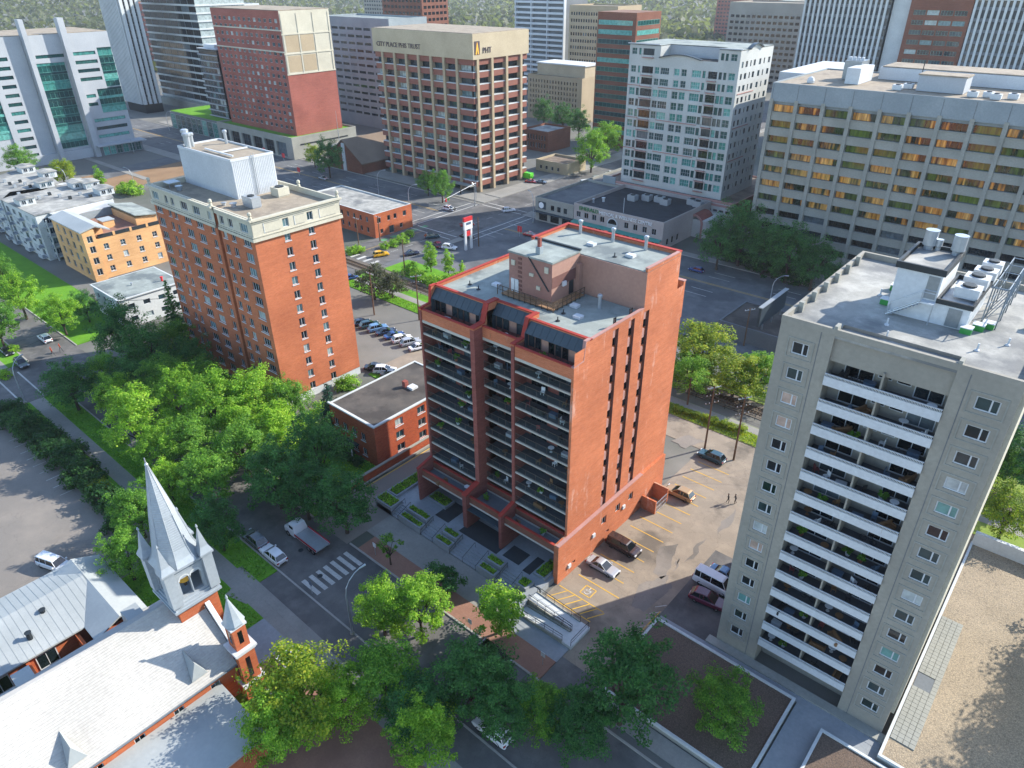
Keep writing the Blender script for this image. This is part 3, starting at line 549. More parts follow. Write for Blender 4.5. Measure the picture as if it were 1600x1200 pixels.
    roofdeck(T, -58.95, 66.95, -51.45, 73, 40.25, 'roof_grey'); MB().box(-59, 72.7, 40.25, -51.4, 73.05, 40.5).build('roof_edge', 'dark_metal', T)
    q = MB()
    for k in range(8): q.box(-57.2, 66.98, 35+.62*k, -56.6, 67.07, 35.32+.62*k)
    q.build('quoin', 'pink_dark', o); MB().tube([(-55.4, 66.98, 40.1), (-52, 66.98, 36.2)], .09, 6).build('drain_pipe', 'dark_metal', o)
    for x, z, wd, hh in ((-58.3, 38.4, .6, .7), (-52.7, 38.6, .6, .8), (-54, 36, .6, .5), (-55.2, 37.6, .7, .4)): MB().box(x, 66.9, z, x+wd, 67.07, z+hh).build('vent_grille', 'cream', o)
    for x in (-58.4, -57.7): MB().box(x, 66.96, 34.4, x+.6, 67.06, 36.5).build('door', 'white_paint', o)
    MB().box(-51.58, 70.8, 34.6, -51.5, 71.7, 36.6).build('door', 'dark_metal', o); MB().box(-51.58, 69.2, 36.4, -51.3, 69.9, 37).build('satellite_dish', 'm_plastic_white', o)
    c = MB().box(-55.2, 68.2, 40.25, -54.5, 68.9, 41.2); c.box(-55.05, 68.35, 41.2, -54.65, 68.75, 42.4, 1); c.build('chimney', ['concrete_grey', 'brick_maroon'], T)
    for x, y, z in ((-56.5, 79.8, 39.7), (-51, 79.8, 39.7), (-45.8, 79.8, 39.7), (-46.2, 70.2, 34.4)): vent(T, x, y, z, 2.0)
    for x, y, z in ((-53, 76.4, 39.7), (-46.5, 76, 39.7), (-63, 72, 34.4), (-49.5, 68.2, 34.4), (-47.2, 65.8, 34.4), (-62, 67, 34.4)): MB().box(x, y, z, x+1.1, y+.9, z+.35).build('roof_hatch', 'white_paint', T)
    for x, y, z in ((-47.5, 75, 39.7), (-64.5, 65.3, 34.4), (-62.4, 64.8, 34.4), (-48.8, 66, 34.4), (-48, 63.8, 34.4)): MB().lathe(x, y, [(.3, z), (.28, z+.1), (.07, z+.15), (.07, z+.6)], 8).build('roof_drain', 'dark_metal', T)
    d = MB(); d.box(-58.8, 65.4, 34.62, -50, 66.9, 34.74); d.box(-51.5, 66.9, 34.62, -50, 72.1, 34.74); d.build('walkway', 'deck', T)
    r = MB()
    for zz in (35.15, 35.7): r.box(-59.5, 65.38, zz, -49.95, 65.44, zz+.06); r.box(-50.02, 65.4, zz, -49.96, 72.2, zz+.06)
    for k in range(11): r.box(-59.5+.95*k, 65.38, 34.4, -59.42+.95*k, 65.46, 35.76)
    for k in range(1, 8): r.box(-50.03, 65.4+k*.95, 34.4, -49.95, 65.48+k*.95, 35.76)
    r.build('guard_rail', 'timber', T)
    # rear service yard on the lot side
    MB().box(-41, 77, 0, -38.4, 77.3, 2.4).build('yard_wall', 'brick_main', T); MB().box(-41, 80.5, 0, -38.4, 80.8, 2.8).build('yard_wall', 'brick_main', T)
    gt = MB()
    for k in range(8): gt.box(-38.46, 77.35+k*.42, .1, -38.4, 77.4+k*.42, 2)
    for z in (.2, 1, 1.9): gt.box(-38.47, 77.3, z, -38.39, 80.5, z+.06)
    gt.build('yard_gate', 'galv', T)
    # entrance glazing under the canopy
    for u0, u1 in ((-56.9, -51.2),): 
        for k in range(4): window(T, 'f', 61.6, u0+1.42*k, 1.02, 1.36, 2.9, 1, 2, .07, 'dark_metal', 'pane_dark', .1)
    MB().box(-57.2, 55.6, 4.3, -50.9, 61, 4.5).build('entrance_canopy', 'dark_grey_panel', T)
    return T
main_tower()
# ---------------- left brick tower ----------------
def left_tower():
    T = thing('apartment_tower', (-125.7, 67, 0), 'red brick tower with cream cornice and white rooftop plant room', 'building')
    x0, x1, y0, y1, zb, zt = -143.8, -107.7, 58.2, 75.9, 33.0, 36.4
    cols = [(-143, -140.6), (-138.1, -136.9), (-135.7, -134.5), (-131.9, -129.4), (-127.3, -124.9), (-122.1, -120.8), (-118, -116.7), (-115.2, -113.8), (-111.4, -109)]
    rows = [31.45-2.72*k for k in range(12)]
    a = MB(); R = [(u, v, z, z+1.55) for z in rows for u, v in cols]
    facade(a, 'f', y0, x0, -119.8, 0, zb, [r for r in R if r[0] < -119.8]); facade(a, 'f', y0, -118.7, x1, 0, zb, [r for r in R if r[0] > -119])
    a.quad((-119.8, y0+.9, 0), (-118.7, y0+.9, 0), (-118.7, y0+.9, zt), (-119.8, y0+.9, zt)); a.quad((-119.8, y0, 0), (-119.8, y0+.9, 0), (-119.8, y0+.9, zt), (-119.8, y0, zt)); a.quad((-118.7, y0+.9, 0), (-118.7, y0, 0), (-118.7, y0, zt), (-118.7, y0+.9, zt))
    for u, v, z, z2 in R: window(T, 'f', y0, u, z, v-u, z2-z, 3 if v-u > 2 else 2, 1, .08, 'white_paint', 'pane', .25, True, True)
    R2 = [(u, u+1.2, z, z+1.5) for z in rows for u in (63.9, 68.85)]
    facade(a, 'r', x1, y0, y1, 1.6, zb, R2); facade(a, 'r', x1, y0, y1, 0, 1.6, [], .2, 1)
    for u, v, z, z2 in R2: window(T, 'r', x1, u, z, v-u, z2-z, 2, 1, .08, 'white_paint', 'pane', .25, True, True)
    backs(a, x0, y0, x1, y1, 0, zb); a.build('wall', ['brick_tower', 'white_conc'], T)
    # cream attic storey with cornices
    c = MB(); R = [(u, v, 34.0, 35.5) for u, v in cols]; facade(c, 'f', y0-.12, x0, -119.8, zb, zt, [r for r in R if r[0] < -119.8]); facade(c, 'f', y0-.12, -118.7, x1+.1, zb, zt, [r for r in R if r[0] > -119])
    R2 = [(63.9, 65.1, 34.0, 35.5), (68.85, 70.05, 34.0, 35.5)]; facade(c, 'r', x1+.12, y0-.1, y1, zb, zt, R2); backs(c, x0, y0, x1+.1, y1+.1, zb, zt); c.build('attic', 'cream', T)
    for u, v, z, z2 in R: window(T, 'f', y0-.12, u, z, v-u, z2-z, 3 if v-u > 2 else 2, 1, .08, 'white_paint', 'pane', .25, False, True)
    for u, v, z, z2 in R2: window(T, 'r', x1+.12, u, z, v-u, z2-z, 2, 1, .08, 'white_paint', 'pane', .25, False, True)
    for z, e, h in ((zb-.15, .3, .5), (33.55, .2, .15), (zt-.45, .2, .2), (zt-.1, .42, .3)):
        k = MB(); k.box(x0-e, y0-e-.1, z, -119.85, y0-.13, z+h); k.box(-118.65, y0-e-.1, z, x1+e+.1, y0-.13, z+h); k.box(x1+.13, y0-.12, z, x1+e+.12, y1+e, z+h); k.build('cornice', 'cream', T)
    for yy in (60.2, 66.2, 71.4): MB().box(x1+.125, yy, 33.9, x1+.18, yy+.12, 35.6).build('panel_moulding', 'white_conc', T)
    for yy, l in ((60.4, 2.9), (66.4, 1.9), (71.5, 3.4)): 
        for z in (33.9, 35.5): MB().box(x1+.125, yy, z, x1+.17, yy+l, z+.1).build('panel_moulding', 'concrete', T)
    roofdeck(T, x0+.2, y0+.2, x1, y1-.1, 35.6, 'roof_gravel'); parapet(T, x0+.05, y0+.02, x1+.08, y1+.05, 35.5, 36.62, .35, 'cream')
    for x, y in ((x0+.2, y0), (-120.4, y0), (x1-.1, y0), (x1-.1, y1-.1), (-119.5, y1-.2)):
        MB().lathe(x, y, [(.32, 36.6), (.32, 37.0), (.18, 37.05), (.36, 37.4), (.3, 37.75), (.05, 37.9)], 8).build('finial', 'cream', T)
    px0, px1, py0, py1 = -143.2, -123.8, 65.3, 74
    w = MB(); w.box(px0, py0, 35.6, px1, py1, 42.4); o = w.build('plant_room', 'white_paint', T)
    q = MB()
    for k in range(56): q.box(px0+.1+k*.345, py0-.05, 35.7, px0+.2+k*.345, py0, 42.3)
    for k in range(25): q.box(px1, py0+.1+k*.345, 35.7, px1+.05, py0+.2+k*.345, 42.3)
    q.build('cladding_rib', 'white_paint', o); parapet(T, px0-.05, py0-.08, px1+.08, py1+.05, 42.35, 42.8, .2, 'white_paint', 'coping'); roofdeck(T, px0+.15, py0+.15, px1-.15, py1-.15, 42.5, 'roof_gravel')
    l = MB(); 
    for dy in (0, .5): l.tube([(px1+.2, 69.3+dy, 35.7), (px1+.2, 69.3+dy, 43.2)], .05, 5)
    for k in range(16): l.tube([(px1+.2, 69.3, 36.1+.42*k), (px1+.2, 69.8, 36.1+.42*k)], .025, 4)
    l.build('ladder', 'galv', o)
    for x, y, h, r in ((-142.3, 66.8, 3.2, .5), (-140.6, 66.2, 2.8, .55), (-141.2, 67.3, 2.6, .4), (-138.5, 73, 2.6, .3)): vent(T, x, y, 42.5, h, r)
    p = MB(); p.box(-136, 67, 42.7, -126, 67.25, 42.95); p.box(-131, 67.2, 42.7, -130.75, 73, 42.95); p.build('pipe_run', 'white_paint', T)
    hvac(T, -121.5, 70.8, -118.9, 73.2, 35.6, 37.2, 'cream'); hvac(T, -119.2, 63.6, -116, 65.4, 35.6, 37.5); vent(T, -120, 62.2, 35.6, .8, .45); vent(T, -138.5, 61.5, 35.6, .9, .5); vent(T, -122.3, 61.6, 35.6, .6, .35)
    MB().box(-143, 60.6, 36.6, -140.6, 63, 36.7).build('canopy', 'white_paint', T)
    for x, y in ((-142.9, 60.7), (-140.7, 60.7), (-142.9, 62.9), (-140.7, 62.9)): MB().box(x, y, 35.6, x+.08, y+.08, 36.6).build('canopy_post', 'galv', T)
    return T
left_tower()
# ---------------- right concrete tower ----------------
def right_tower():
    T = thing('apartment_tower', (-10.6, 75, 0), 'grey concrete tower with white balcony bands at the right', 'building')
    x0, x1, y0, y1, zt = -20.3, -.9, 61.5, 84, 44.0
    a = MB(); RL = []; RR = []
    for k in range(15):
        z = 41.1-2.72*k-.28; RL.append((-18.9, -17.35, z, z+1.25)); RR.append((-3.7, -1.95, z, z+1.25))
    facade(a, 'f', y0, x0, -15.4, 0, zt, RL, .2); facade(a, 'f', y0, -5.6, x1, 0, zt, RR, .2)
    a.quad((-15.4, y0, 0), (-15.4, y0+2.2, 0), (-15.4, y0+2.2, zt), (-15.4, y0, zt)); a.quad((-5.6, y0+2.2, 0), (-5.6, y0, 0), (-5.6, y0, zt), (-5.6, y0+2.2, zt))
    a.quad((-15.4, y0+2.2, 0), (-5.6, y0+2.2, 0), (-5.6, y0+2.2, zt), (-15.4, y0+2.2, zt)); facade(a, 'r', x1, y0, y1, 0, zt, []); backs(a, x0, y0, x1, y1, 0, zt)
    a.quad((-15.4, y0+.35, 41.1), (-5.6, y0+.35, 41.1), (-5.6, y0+.35, zt), (-15.4, y0+.35, zt)); a.quad((-15.4, y0+.35, 41.1), (-15.4, y0+2.2, 41.1), (-5.6, y0+2.2, 41.1), (-5.6, y0+.35, 41.1))
    a.build('wall', 'concrete_tan', T)
    for R in (RL, RR):
        for i, (u, v, z, z2) in enumerate(R):
            window(T, 'f', y0, u, z, v-u, z2-z, 1, 1, .1, 'white_paint', 'pane_white', .2, False, True)
            MB().box(u+(v-u)*.62, y0+.08, z+.05, u+(v-u)*.62+.12, y0+.185, z2-.05).build('mullion', 'white_paint', T)
            d = MB(); e = .42; ua, ub = (u-.45, v+.45) if u < -10 else (u-.55, v+.5)
            d.box(ua, y0-.07, z-.42, ub, y0-.002, z-.32); d.box(ua, y0-.07, z2+.28, ub, y0-.002, z2+.4); d.box(ua, y0-.07, z-.32, ua+.1, y0-.002, z2+.28); d.box(ub-.1, y0-.07, z-.32, ub, y0-.002, z2+.28); d.build('window_surround', 'concrete', T)
    for xx in (-16.6, -4.6):
        MB().box(xx, y0-.03, 0, xx+.06, y0-.002, zt-.3).build('panel_joint', 'concrete_dark', T)
    # balconies
    um = -10.7; bal = MB().box(0, 0, -.35, 9.8, .14, .55); 
    for k in range(80): bal.box(.02+k*.1222, .03, .58, .075+k*.1222, .1, .8, 1)
    bal.box(0, .0, .8, 9.8, .13, .86, 0); bm_ = bal.mesh('balcony_front', ['white_paint', 'white_conc'])
    fl = MB().box(0, .15, -.2, 9.8, 2.2, 0).mesh('balcony_floor', 'balc_floor')
    for k in range(14):
        z = 39.15-2.72*k; o = addm('balcony_front', bm_, T, (-15.4+10.6, y0-.25-75, z)); addm('balcony_floor', fl, T, (-15.4+10.6, y0-.1-75, z-.1))
        MB().box(um-.08, y0, z-.05, um+.08, y0+2.19, z+2.4).build('balcony_divider', 'concrete_tan', T)
        for s, (u, w) in enumerate(((-14.4, 2.6), (-8.4, 2.4))):
            window(T, 'f', y0+2.08, u, z-.02, w, 2.1, 2, 1, .08, 'white_paint', 'pane_dark', .1); window(T, 'f', y0+2.08, u+(w+.3 if s == 0 else -1.5), z+.85, 1.2, 1.2, 1, 1, .07, 'white_paint', 'pane_dark', .1)
        for s, (ua, ub) in enumerate(((-15.2, -10.9), (-10.5, -5.8))): FURN.append((ua+.2, ub-.2, y0+.4, y0+1.6, z-.1, f'{ORD[k]} balcony down, {["left", "right"][s]} half of the grey tower'))
    # roof
    roofdeck(T, x0+.02, y0+.02, x1-.02, y1-.02, 43.7, 'roof_pale'); parapet(T, x0-.03, y0-.03, x1+.03, y1+.03, 43.72, 44.32, .33, 'concrete_tan', 'parapet')
    n = MB(); n.box(-15.6, y0-.02, 43.9, -15.3, y0+.9, 44.6); n.build('parapet_end', 'concrete', T); n = MB(); n.box(-5.7, y0-.02, 43.9, -5.4, y0+.9, 44.6); n.build('parapet_end', 'concrete', T)
    for k in range(6): MB().box(x0+.3, 64.5+3.2*k, 43.7, x0+.75, 64.9+3.2*k, 44.7).build('davit_base', 'concrete', T)
    # rooftop plant: tall stair block and lower machine room
    w = MB().box(-13.6, 69.9, 43.7, -9.8, 76.5, 48.2); o = w.build('stair_block', 'white_paint', T); parapet(T, -13.8, 69.7, -9.6, 76.7, 48.2, 48.8, .25, 'dark_metal', 'fascia'); roofdeck(T, -13.5, 70, -9.9, 76.4, 48.45, 'roof_pale')
    MB().box(-10.9, 69.84, 45.9, -9.95, 69.9, 48.0).build('door', 'steel', o)
    w = MB().box(-9.8, 69.9, 43.7, -6.9, 77.5, 45.7); w.box(-10.9, 69.1, 45.6, -9.75, 69.88, 45.75); o = w.build('machine_room', 'white_paint', T); parapet(T, -9.79, 69.75, -6.75, 77.6, 45.7, 46.15, .2, 'dark_metal', 'fascia'); MB().box(-8.6, 69.82, 43.8, -7.5, 69.9, 45.5).build('door', 'steel', o)
    st = MB()
    for k in range(9): st.box(-13.2+.27*k, 69.1, 43.9+.2*k, -12.9+.27*k, 69.85, 43.95+.2*k)
    for yy in (69.1, 69.8): st.tube([(-13.4, yy, 43.8), (-10.9, yy, 45.7)], .06, 5); st.tube([(-13.4, yy, 44.8), (-10.9, yy, 46.7), (-9.8, yy, 46.7)], .035, 5); st.tube([(-13.4, yy, 43.8), (-13.4, yy, 44.8)], .035, 5); st.tube([(-10.9, yy, 45.7), (-10.9, yy, 46.7)], .035, 5)
    st.tube([(-9.8, 69.1, 43.7), (-9.8, 69.1, 45.7)], .06, 6); st.build('stair', 'galv', T)
    for x, y, r, h in ((-12.7, 76.0, .6, 1.9), (-11.9, 76.1, .32, 1.1), (-10.2, 75.9, .6, 1.9)): MB().lathe(x, y, [(r*.7, 48.4), (r*.7, 48.8), (r, 48.9), (r, 48.4+h), (r*1.05, 48.45+h)], 14).build('exhaust_stack', 'galv', T)
    for i, (xa, ya, xb, yb, zz) in enumerate(((-8.9, 71.5, -6.9, 73.2, 47.0), (-8.8, 74.2, -6.8, 75.9, 47.2), (-8.6, 77.6, -6.7, 79.2, 46.9), (-8.4, 80.4, -6.7, 81.8, 46.9))): hvac(T, xa, ya, xb, yb, 46 if ya < 77 else 45.6, zz, 'white_paint')
    fr = MB()
    for k in range(5):
        for x in (-6.1, -4.9): fr.tube([(x, 72+2.4*k, 43.7), (x, 72+2.4*k, 47.6)], .06, 5)
        fr.tube([(-6.1, 72+2.4*k, 47.5), (-4.9, 72+2.4*k, 47.5)], .05, 5)
        if k < 4: fr.tube([(-4.9, 72+2.4*k, 43.9), (-4.9, 74.4+2.4*k, 47.4)], .04, 5); fr.tube([(-6.1, 72+2.4*k, 43.9), (-4.9, 74.4+2.4*k, 46)], .04, 5)
    for x in (-6.1, -4.9):
        for z in (45.4, 47.5): fr.tube([(x, 72, z), (x, 81.6, z)], .05, 5)
    fr.build('steel_frame', 'steel', T)
    for x, y in ((-14.6, 71.3), (-14.9, 75.5), (-7.2, 69.2), (-6.5, 70.6), (-5.9, 71.6), (-2.8, 73.5)): 
        MB().box(x, y, 43.7, x+.9, y+.8, 44.25).build('planter_box', 'm_plastic_green', T); MB().box(x-.05, y-.05, 44.25, x+.95, y+.85, 44.32).build('planter_lid', 'white_paint', T)
    for x, y in ((-15.2, 73.6), (-12.6, 66.8), (-3.4, 69.2), (-5.2, 66.4), (-11.8, 64)): MB().lathe(x, y, [(.22, 43.7), (.2, 43.8), (.08, 43.85), (.08, 44.4)], 8).build('roof_drain', 'white_paint', T)
    # roof next door with white wall and gutter along the right side
    MB().box(x1+.002, y0+1, 3, x1+.35, y1, 43.4).build('edge_strip', 'cream', T)
    MB().box(-21.2, 60.3, 0, -.2, 61.48, .5).build('plinth', 'concrete', T)
    return T
right_tower()
# low gravel roofs (parkade) round the right tower
def gravel_roof(x0, y0, x1, y1, z, label, m):
    T = thing('parkade_roof', ((x0+x1)/2, (y0+y1)/2, 0), label, 'roof'); MB().box(x0, y0, 0, x1, y1, z-.25).build('wall', 'concrete', T); MB().box(x0+.3, y0+.3, z-.25, x1-.3, y1-.3, z-.08).build('gravel', m, T); parapet(T, x0, y0, x1, y1, z-.25, z+.1, .3, 'white_conc', 'kerb'); return T
gravel_roof(-27.4, 46.2, -9.5, 59.3, .8, 'dark gravel bed with white kerb in front of the grey tower', 'gravel_dark')
sheet('pavement', -27.4, 59.4, -.5, 60.3, .3, 'plaza'); sheet('pavement', -9.3, 46, 3, 59.4, .28, 'plaza')
gravel_roof(-6.0, 47, 14, 57.5, .8, 'gravel bed at the bottom right corner below the tower', 'gravel_dark')
T = gravel_roof(-.4, 58, 15.5, 100, 1.2, 'sunlit tan gravel roof at the right edge', 'gravel_tan')
pm_ = MB().box(.02, .02, 0, .58, .58, .1).mesh('paving_slab', 'concrete')
for i in range(4):
    for j in range(36):
        if not (i < 3 and 14 <= j < 18): addm('paving_slab', pm_, T, (-.05+i*.6-7.55, 61+j*.6-79, 1.13))
MB().box(0, 69.4, 1.12, 1.75, 71.7, 1.2).build('grate', 'concrete_dark', T); MB().box(-.3, 99.6, 1, 15.5, 100.2, 3.2).build('end_wall', 'white_paint', T)
# ---------------- other buildings ----------------
def grid(u0, u1, n, w, z0, dz, m, h, off=0):
    s = (u1-u0)/n; return [(u0+s*(i+.5)-w/2+off, u0+s*(i+.5)+w/2+off, z0+dz*j, z0+dz*j+h) for j in range(m) for i in range(n)]
def block(name, label, x0, y0, x1, y1, zt, wm, roofm='roof_grey', front=(), side=(), z0=0, cat='building', par=.8, depth=.25, parm=None, **kw):
    T = thing(name, ((x0+x1)/2, (y0+y1)/2, 0), label, cat); a = MB()
    facade(a, 'f', y0, x0, x1, z0, zt, list(front), depth); facade(a, 'r', x1, y0, y1, z0, zt, list(side), depth); backs(a, x0, y0, x1, y1, z0, zt); a.build('wall', wm, T)
    for ax, c, rr in (('f', y0, front), ('r', x1, side)):
        for u, v, lo, hi in rr: window(T, ax, c, u, lo, v-u, hi-lo, depth=depth, **kw)
    roofdeck(T, x0+.1, y0+.1, x1-.1, y1-.1, zt-par, roofm)
    if par > .1: parapet(T, x0+.02, y0+.02, x1-.02, y1-.02, zt-par-.1, zt+.02, .35, parm or wm)
    return T
def joined(T, name, ax, c, rects, pm, depth=-.03):
    a = MB()
    for u, v, lo, hi in rects: a.quad(pt(ax, c, u, lo, depth), pt(ax, c, v, lo, depth), pt(ax, c, v, hi, depth), pt(ax, c, u, hi, depth))
    return a.build(name, pm, T, 'stuff')
def text(T, s, ax, c, u, z, size, m, ext=.08, name='lettering', w=1.0):
    cu = bpy.data.curves.new('t', 'FONT'); cu.body = s; cu.size = size; cu.extrude = ext; cu.resolution_u = 2; ob = bpy.data.objects.new('t', cu)
    me = bpy.data.meshes.new_from_object(ob); me.materials.clear(); me.materials.append(MATS[m]); bpy.data.objects.remove(ob)
    X = pt(ax, c, u, z, -ext-.03); L = T.location; o = addm(name, me, T, (X[0]-L[0], X[1]-L[1], X[2]-L[2])); o.rotation_euler = (math.pi/2, 0, 0 if ax == 'f' else math.pi/2); o.scale = (w, 1, 1); return o
# --- beige and brown banded office tower with rooftop lettering
def banded():
    x0, x1, y0, y1 = -235.5, -183.5, 191.5, 220.5
    T = thing('office_tower', (-210, 206, 0), 'beige office tower with brown horizontal bands and rooftop lettering', 'building')
    a = MB().box(x0+1.6, y0+1.6, 0, x1-1.6, y1, 46); a.build('core', 'dark_grey_panel', T)
    fp = [-231, -224.2, -217.6, -211, -204.4, -197.8, -191.3]; sp = [193.6, 201, 208.8, 216.8]
    fe = [x0]+fp+[x1-.3]; se = [y0+.4]+sp+[y1]
    for k in range(11):
        z = 2.1+4.15*k
        b = MB(); b.box(x0, y0+.2, z, x1-.2, y0+1.2, z+1.9); b.box(x1-1.2, y0+1.2, z, x1-.2, y1, z+1.9); b.build('spandrel_band', 'band_brown', T)
        s = MB(); s.box(x0, y0+.15, z+1.9, x1-.15, y0+1.7, z+2.15); s.box(x1-1.7, y0+1.7, z+1.9, x1-.15, y1, z+2.15); s.build('sill', 'white_conc', T)
        if k < 10 or True:
            for i in range(len(fe)-1): window(T, 'f', y0+1.0, fe[i]+.3, z+2.16, fe[i+1]-fe[i]-.6, 1.95, 4, 1, .1, 'dark_metal', 'pane', .5)
            for i in range(len(se)-1): window(T, 'r', x1-1.0, se[i]+.3, z+2.16, se[i+1]-se[i]-.6, 1.95, 4, 1, .1, 'dark_metal', 'pane_dark', .5)
    for u in fp: MB().box(u-.55, y0-.35, 0, u+.55, y0+1.6, 46).build('pier', 'beige_conc', T)
    for u in sp: MB().box(x1-1.6, u-.55, 0, x1+.35, u+.55, 46).build('pier', 'beige_conc', T)
    b = MB().box(x0-.3, y0-.4, 45.5, x1+.4, y1+.3, 53.4); b.build('sign_band', 'beige_stucco', T); roofdeck(T, x0, y0, x1, y1, 53.6, 'roof_gravel')
    text(T, 'CITY PLACE PHIS TRUST', 'f', y0-.4, -233.5, 47.5, 2.3, 'm_text_dark', w=.98); text(T, 'PHT', 'r', x1+.4, 195.9, 47.3, 2.6, 'm_text_dark', w=.95)
    MB().box(x1+.42, 191.9, 47.0, x1+.5, 194.5, 51.2).build('logo_panel', 'm_text_dark', T)
    q = MB(); q.poly([(x1+.54, 192.3, 47.1), (x1+.54, 194.1, 47.1), (x1+.54, 193.35, 50.8), (x1+.54, 193.05, 50.8)]); q.build('logo_emblem', 'm_gold', T)
    q = MB(); q.poly([(x1+.57, 193.0, 47.1), (x1+.57, 193.5, 47.1), (x1+.57, 193.25, 48.6)]); q.build('logo_emblem', 'm_purple_dark', T)
    for i in range(7): window(T, 'f', y0+1.2, fe[i]+.7, .3, fe[i+1]-fe[i]-1.4, 1.7, 3, 1, .1, 'dark_metal', 'pane_teal', .3)
    MB().box(-196, y0-3, 2.6, -184, y0-.4, 2.9).build('canopy', 'concrete', T)
banded()
# --- grey office slab, upper right
def grey_office():
    x0, x1, y0, y1, zt = -81, 60, 200, 240, 45.4
    T = thing('office_building', (-30, 220, 0), 'long grey concrete office block with mirror windows', 'building')
    piers = [-80.6, -73.8, -66.7, -59.7, -52.7, -46, -39.2, -32.3, -25.4, -18.4, -11.5, -4.6, 2.4, 9.3, 16.3]
    MB().box(x0, y0+1.4, 0, x1, y1, zt-.6).build('core', 'concrete_grey', T)
    MB().box(x0, y0+.3, 41, x1, y0+1.4, zt).build('attic_wall', 'concrete_grey', T)
    for u in piers: MB().box(u-.48, y0+.12, 0, u+.48, y0+1.4, 41.6).build('pier', 'concrete', T)
    for u in piers: MB().box(u-.05, y0+.25, 41.3, u+.05, y0+.3, zt-.1).build('panel_joint', 'concrete_dark', T)
    for k in range(11):
        z = 38.45-3.98*k
        if z < .5: break
        MB().box(x0, y0+.45, z-2.25, x1, y0+1.39, z-.25).build('spandrel', 'concrete', T)
        MB().box(x0, y0+.2, z-.3, x1, y0+1.38, z-.12).build('sill', 'concrete', T)
        for i in range(12):
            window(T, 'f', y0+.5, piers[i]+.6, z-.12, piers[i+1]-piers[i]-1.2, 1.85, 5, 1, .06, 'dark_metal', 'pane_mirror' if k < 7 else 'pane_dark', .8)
    roofdeck(T, x0+.2, y0+.4, x1, y1, zt-.1, 'roof_gravel'); parapet(T, x0-.01, y0+.29, x1, y1, zt-.15, zt+.25, .3, 'concrete_grey')
    MB().box(-66, 211, zt, -62.5, 222, 49.3).build('rooftop_block', 'white_paint', T); MB().box(-48, 209.3, zt, -37.5, 216, 49).build('rooftop_block', 'grey_panel', T); MB().box(-48.2, 209.1, 49, -37.3, 216.2, 49.3).build('block_roof', 'roof_gravel', T)
    MB().box(-69.5, 219, zt, -65, 225, 50.2).build('cooling_tower', 'steel', T)
    for k in range(4): MB().lathe(-69+k*1.1, 221.5, [(.5, 50.2), (.5, 50.9), (.3, 51)], 10).build('fan_cowl', 'white_paint', T)
    b = MB().box(-62, 226, zt, -20, 239, 48.4); b.build('rear_block', 'white_paint', T); roofdeck(T, -61.6, 226.4, -20.4, 238.6, 48.7, 'roof_gravel')
    for x, y in ((-53, 207), (-51.5, 211), (-36, 206), (-33, 207.5), (-31, 205), (-28, 208)): hvac(T, x, y, x+2.2, y+1.6, zt, zt+1.2, 'white_paint')
    MB().lathe(-73.5, 207, [(.9, zt), (1, zt+.6), (.7, zt+1.3), (.1, zt+1.6)], 12).build('roof_dome', 'white_paint', T); MB().tube([(-49.5, 218, zt), (-49.5, 218, zt+6)], .12, 5).build('mast', 'dark_metal', T)
    w = MB().box(-90, 226, 0, -81.4, 262, 43); w.build('rear_wing', 'white_conc', T); MB().box(-90, 226, 43, -81.4, 262, 45.3).build('wing_parapet', 'white_paint', T)
grey_office()
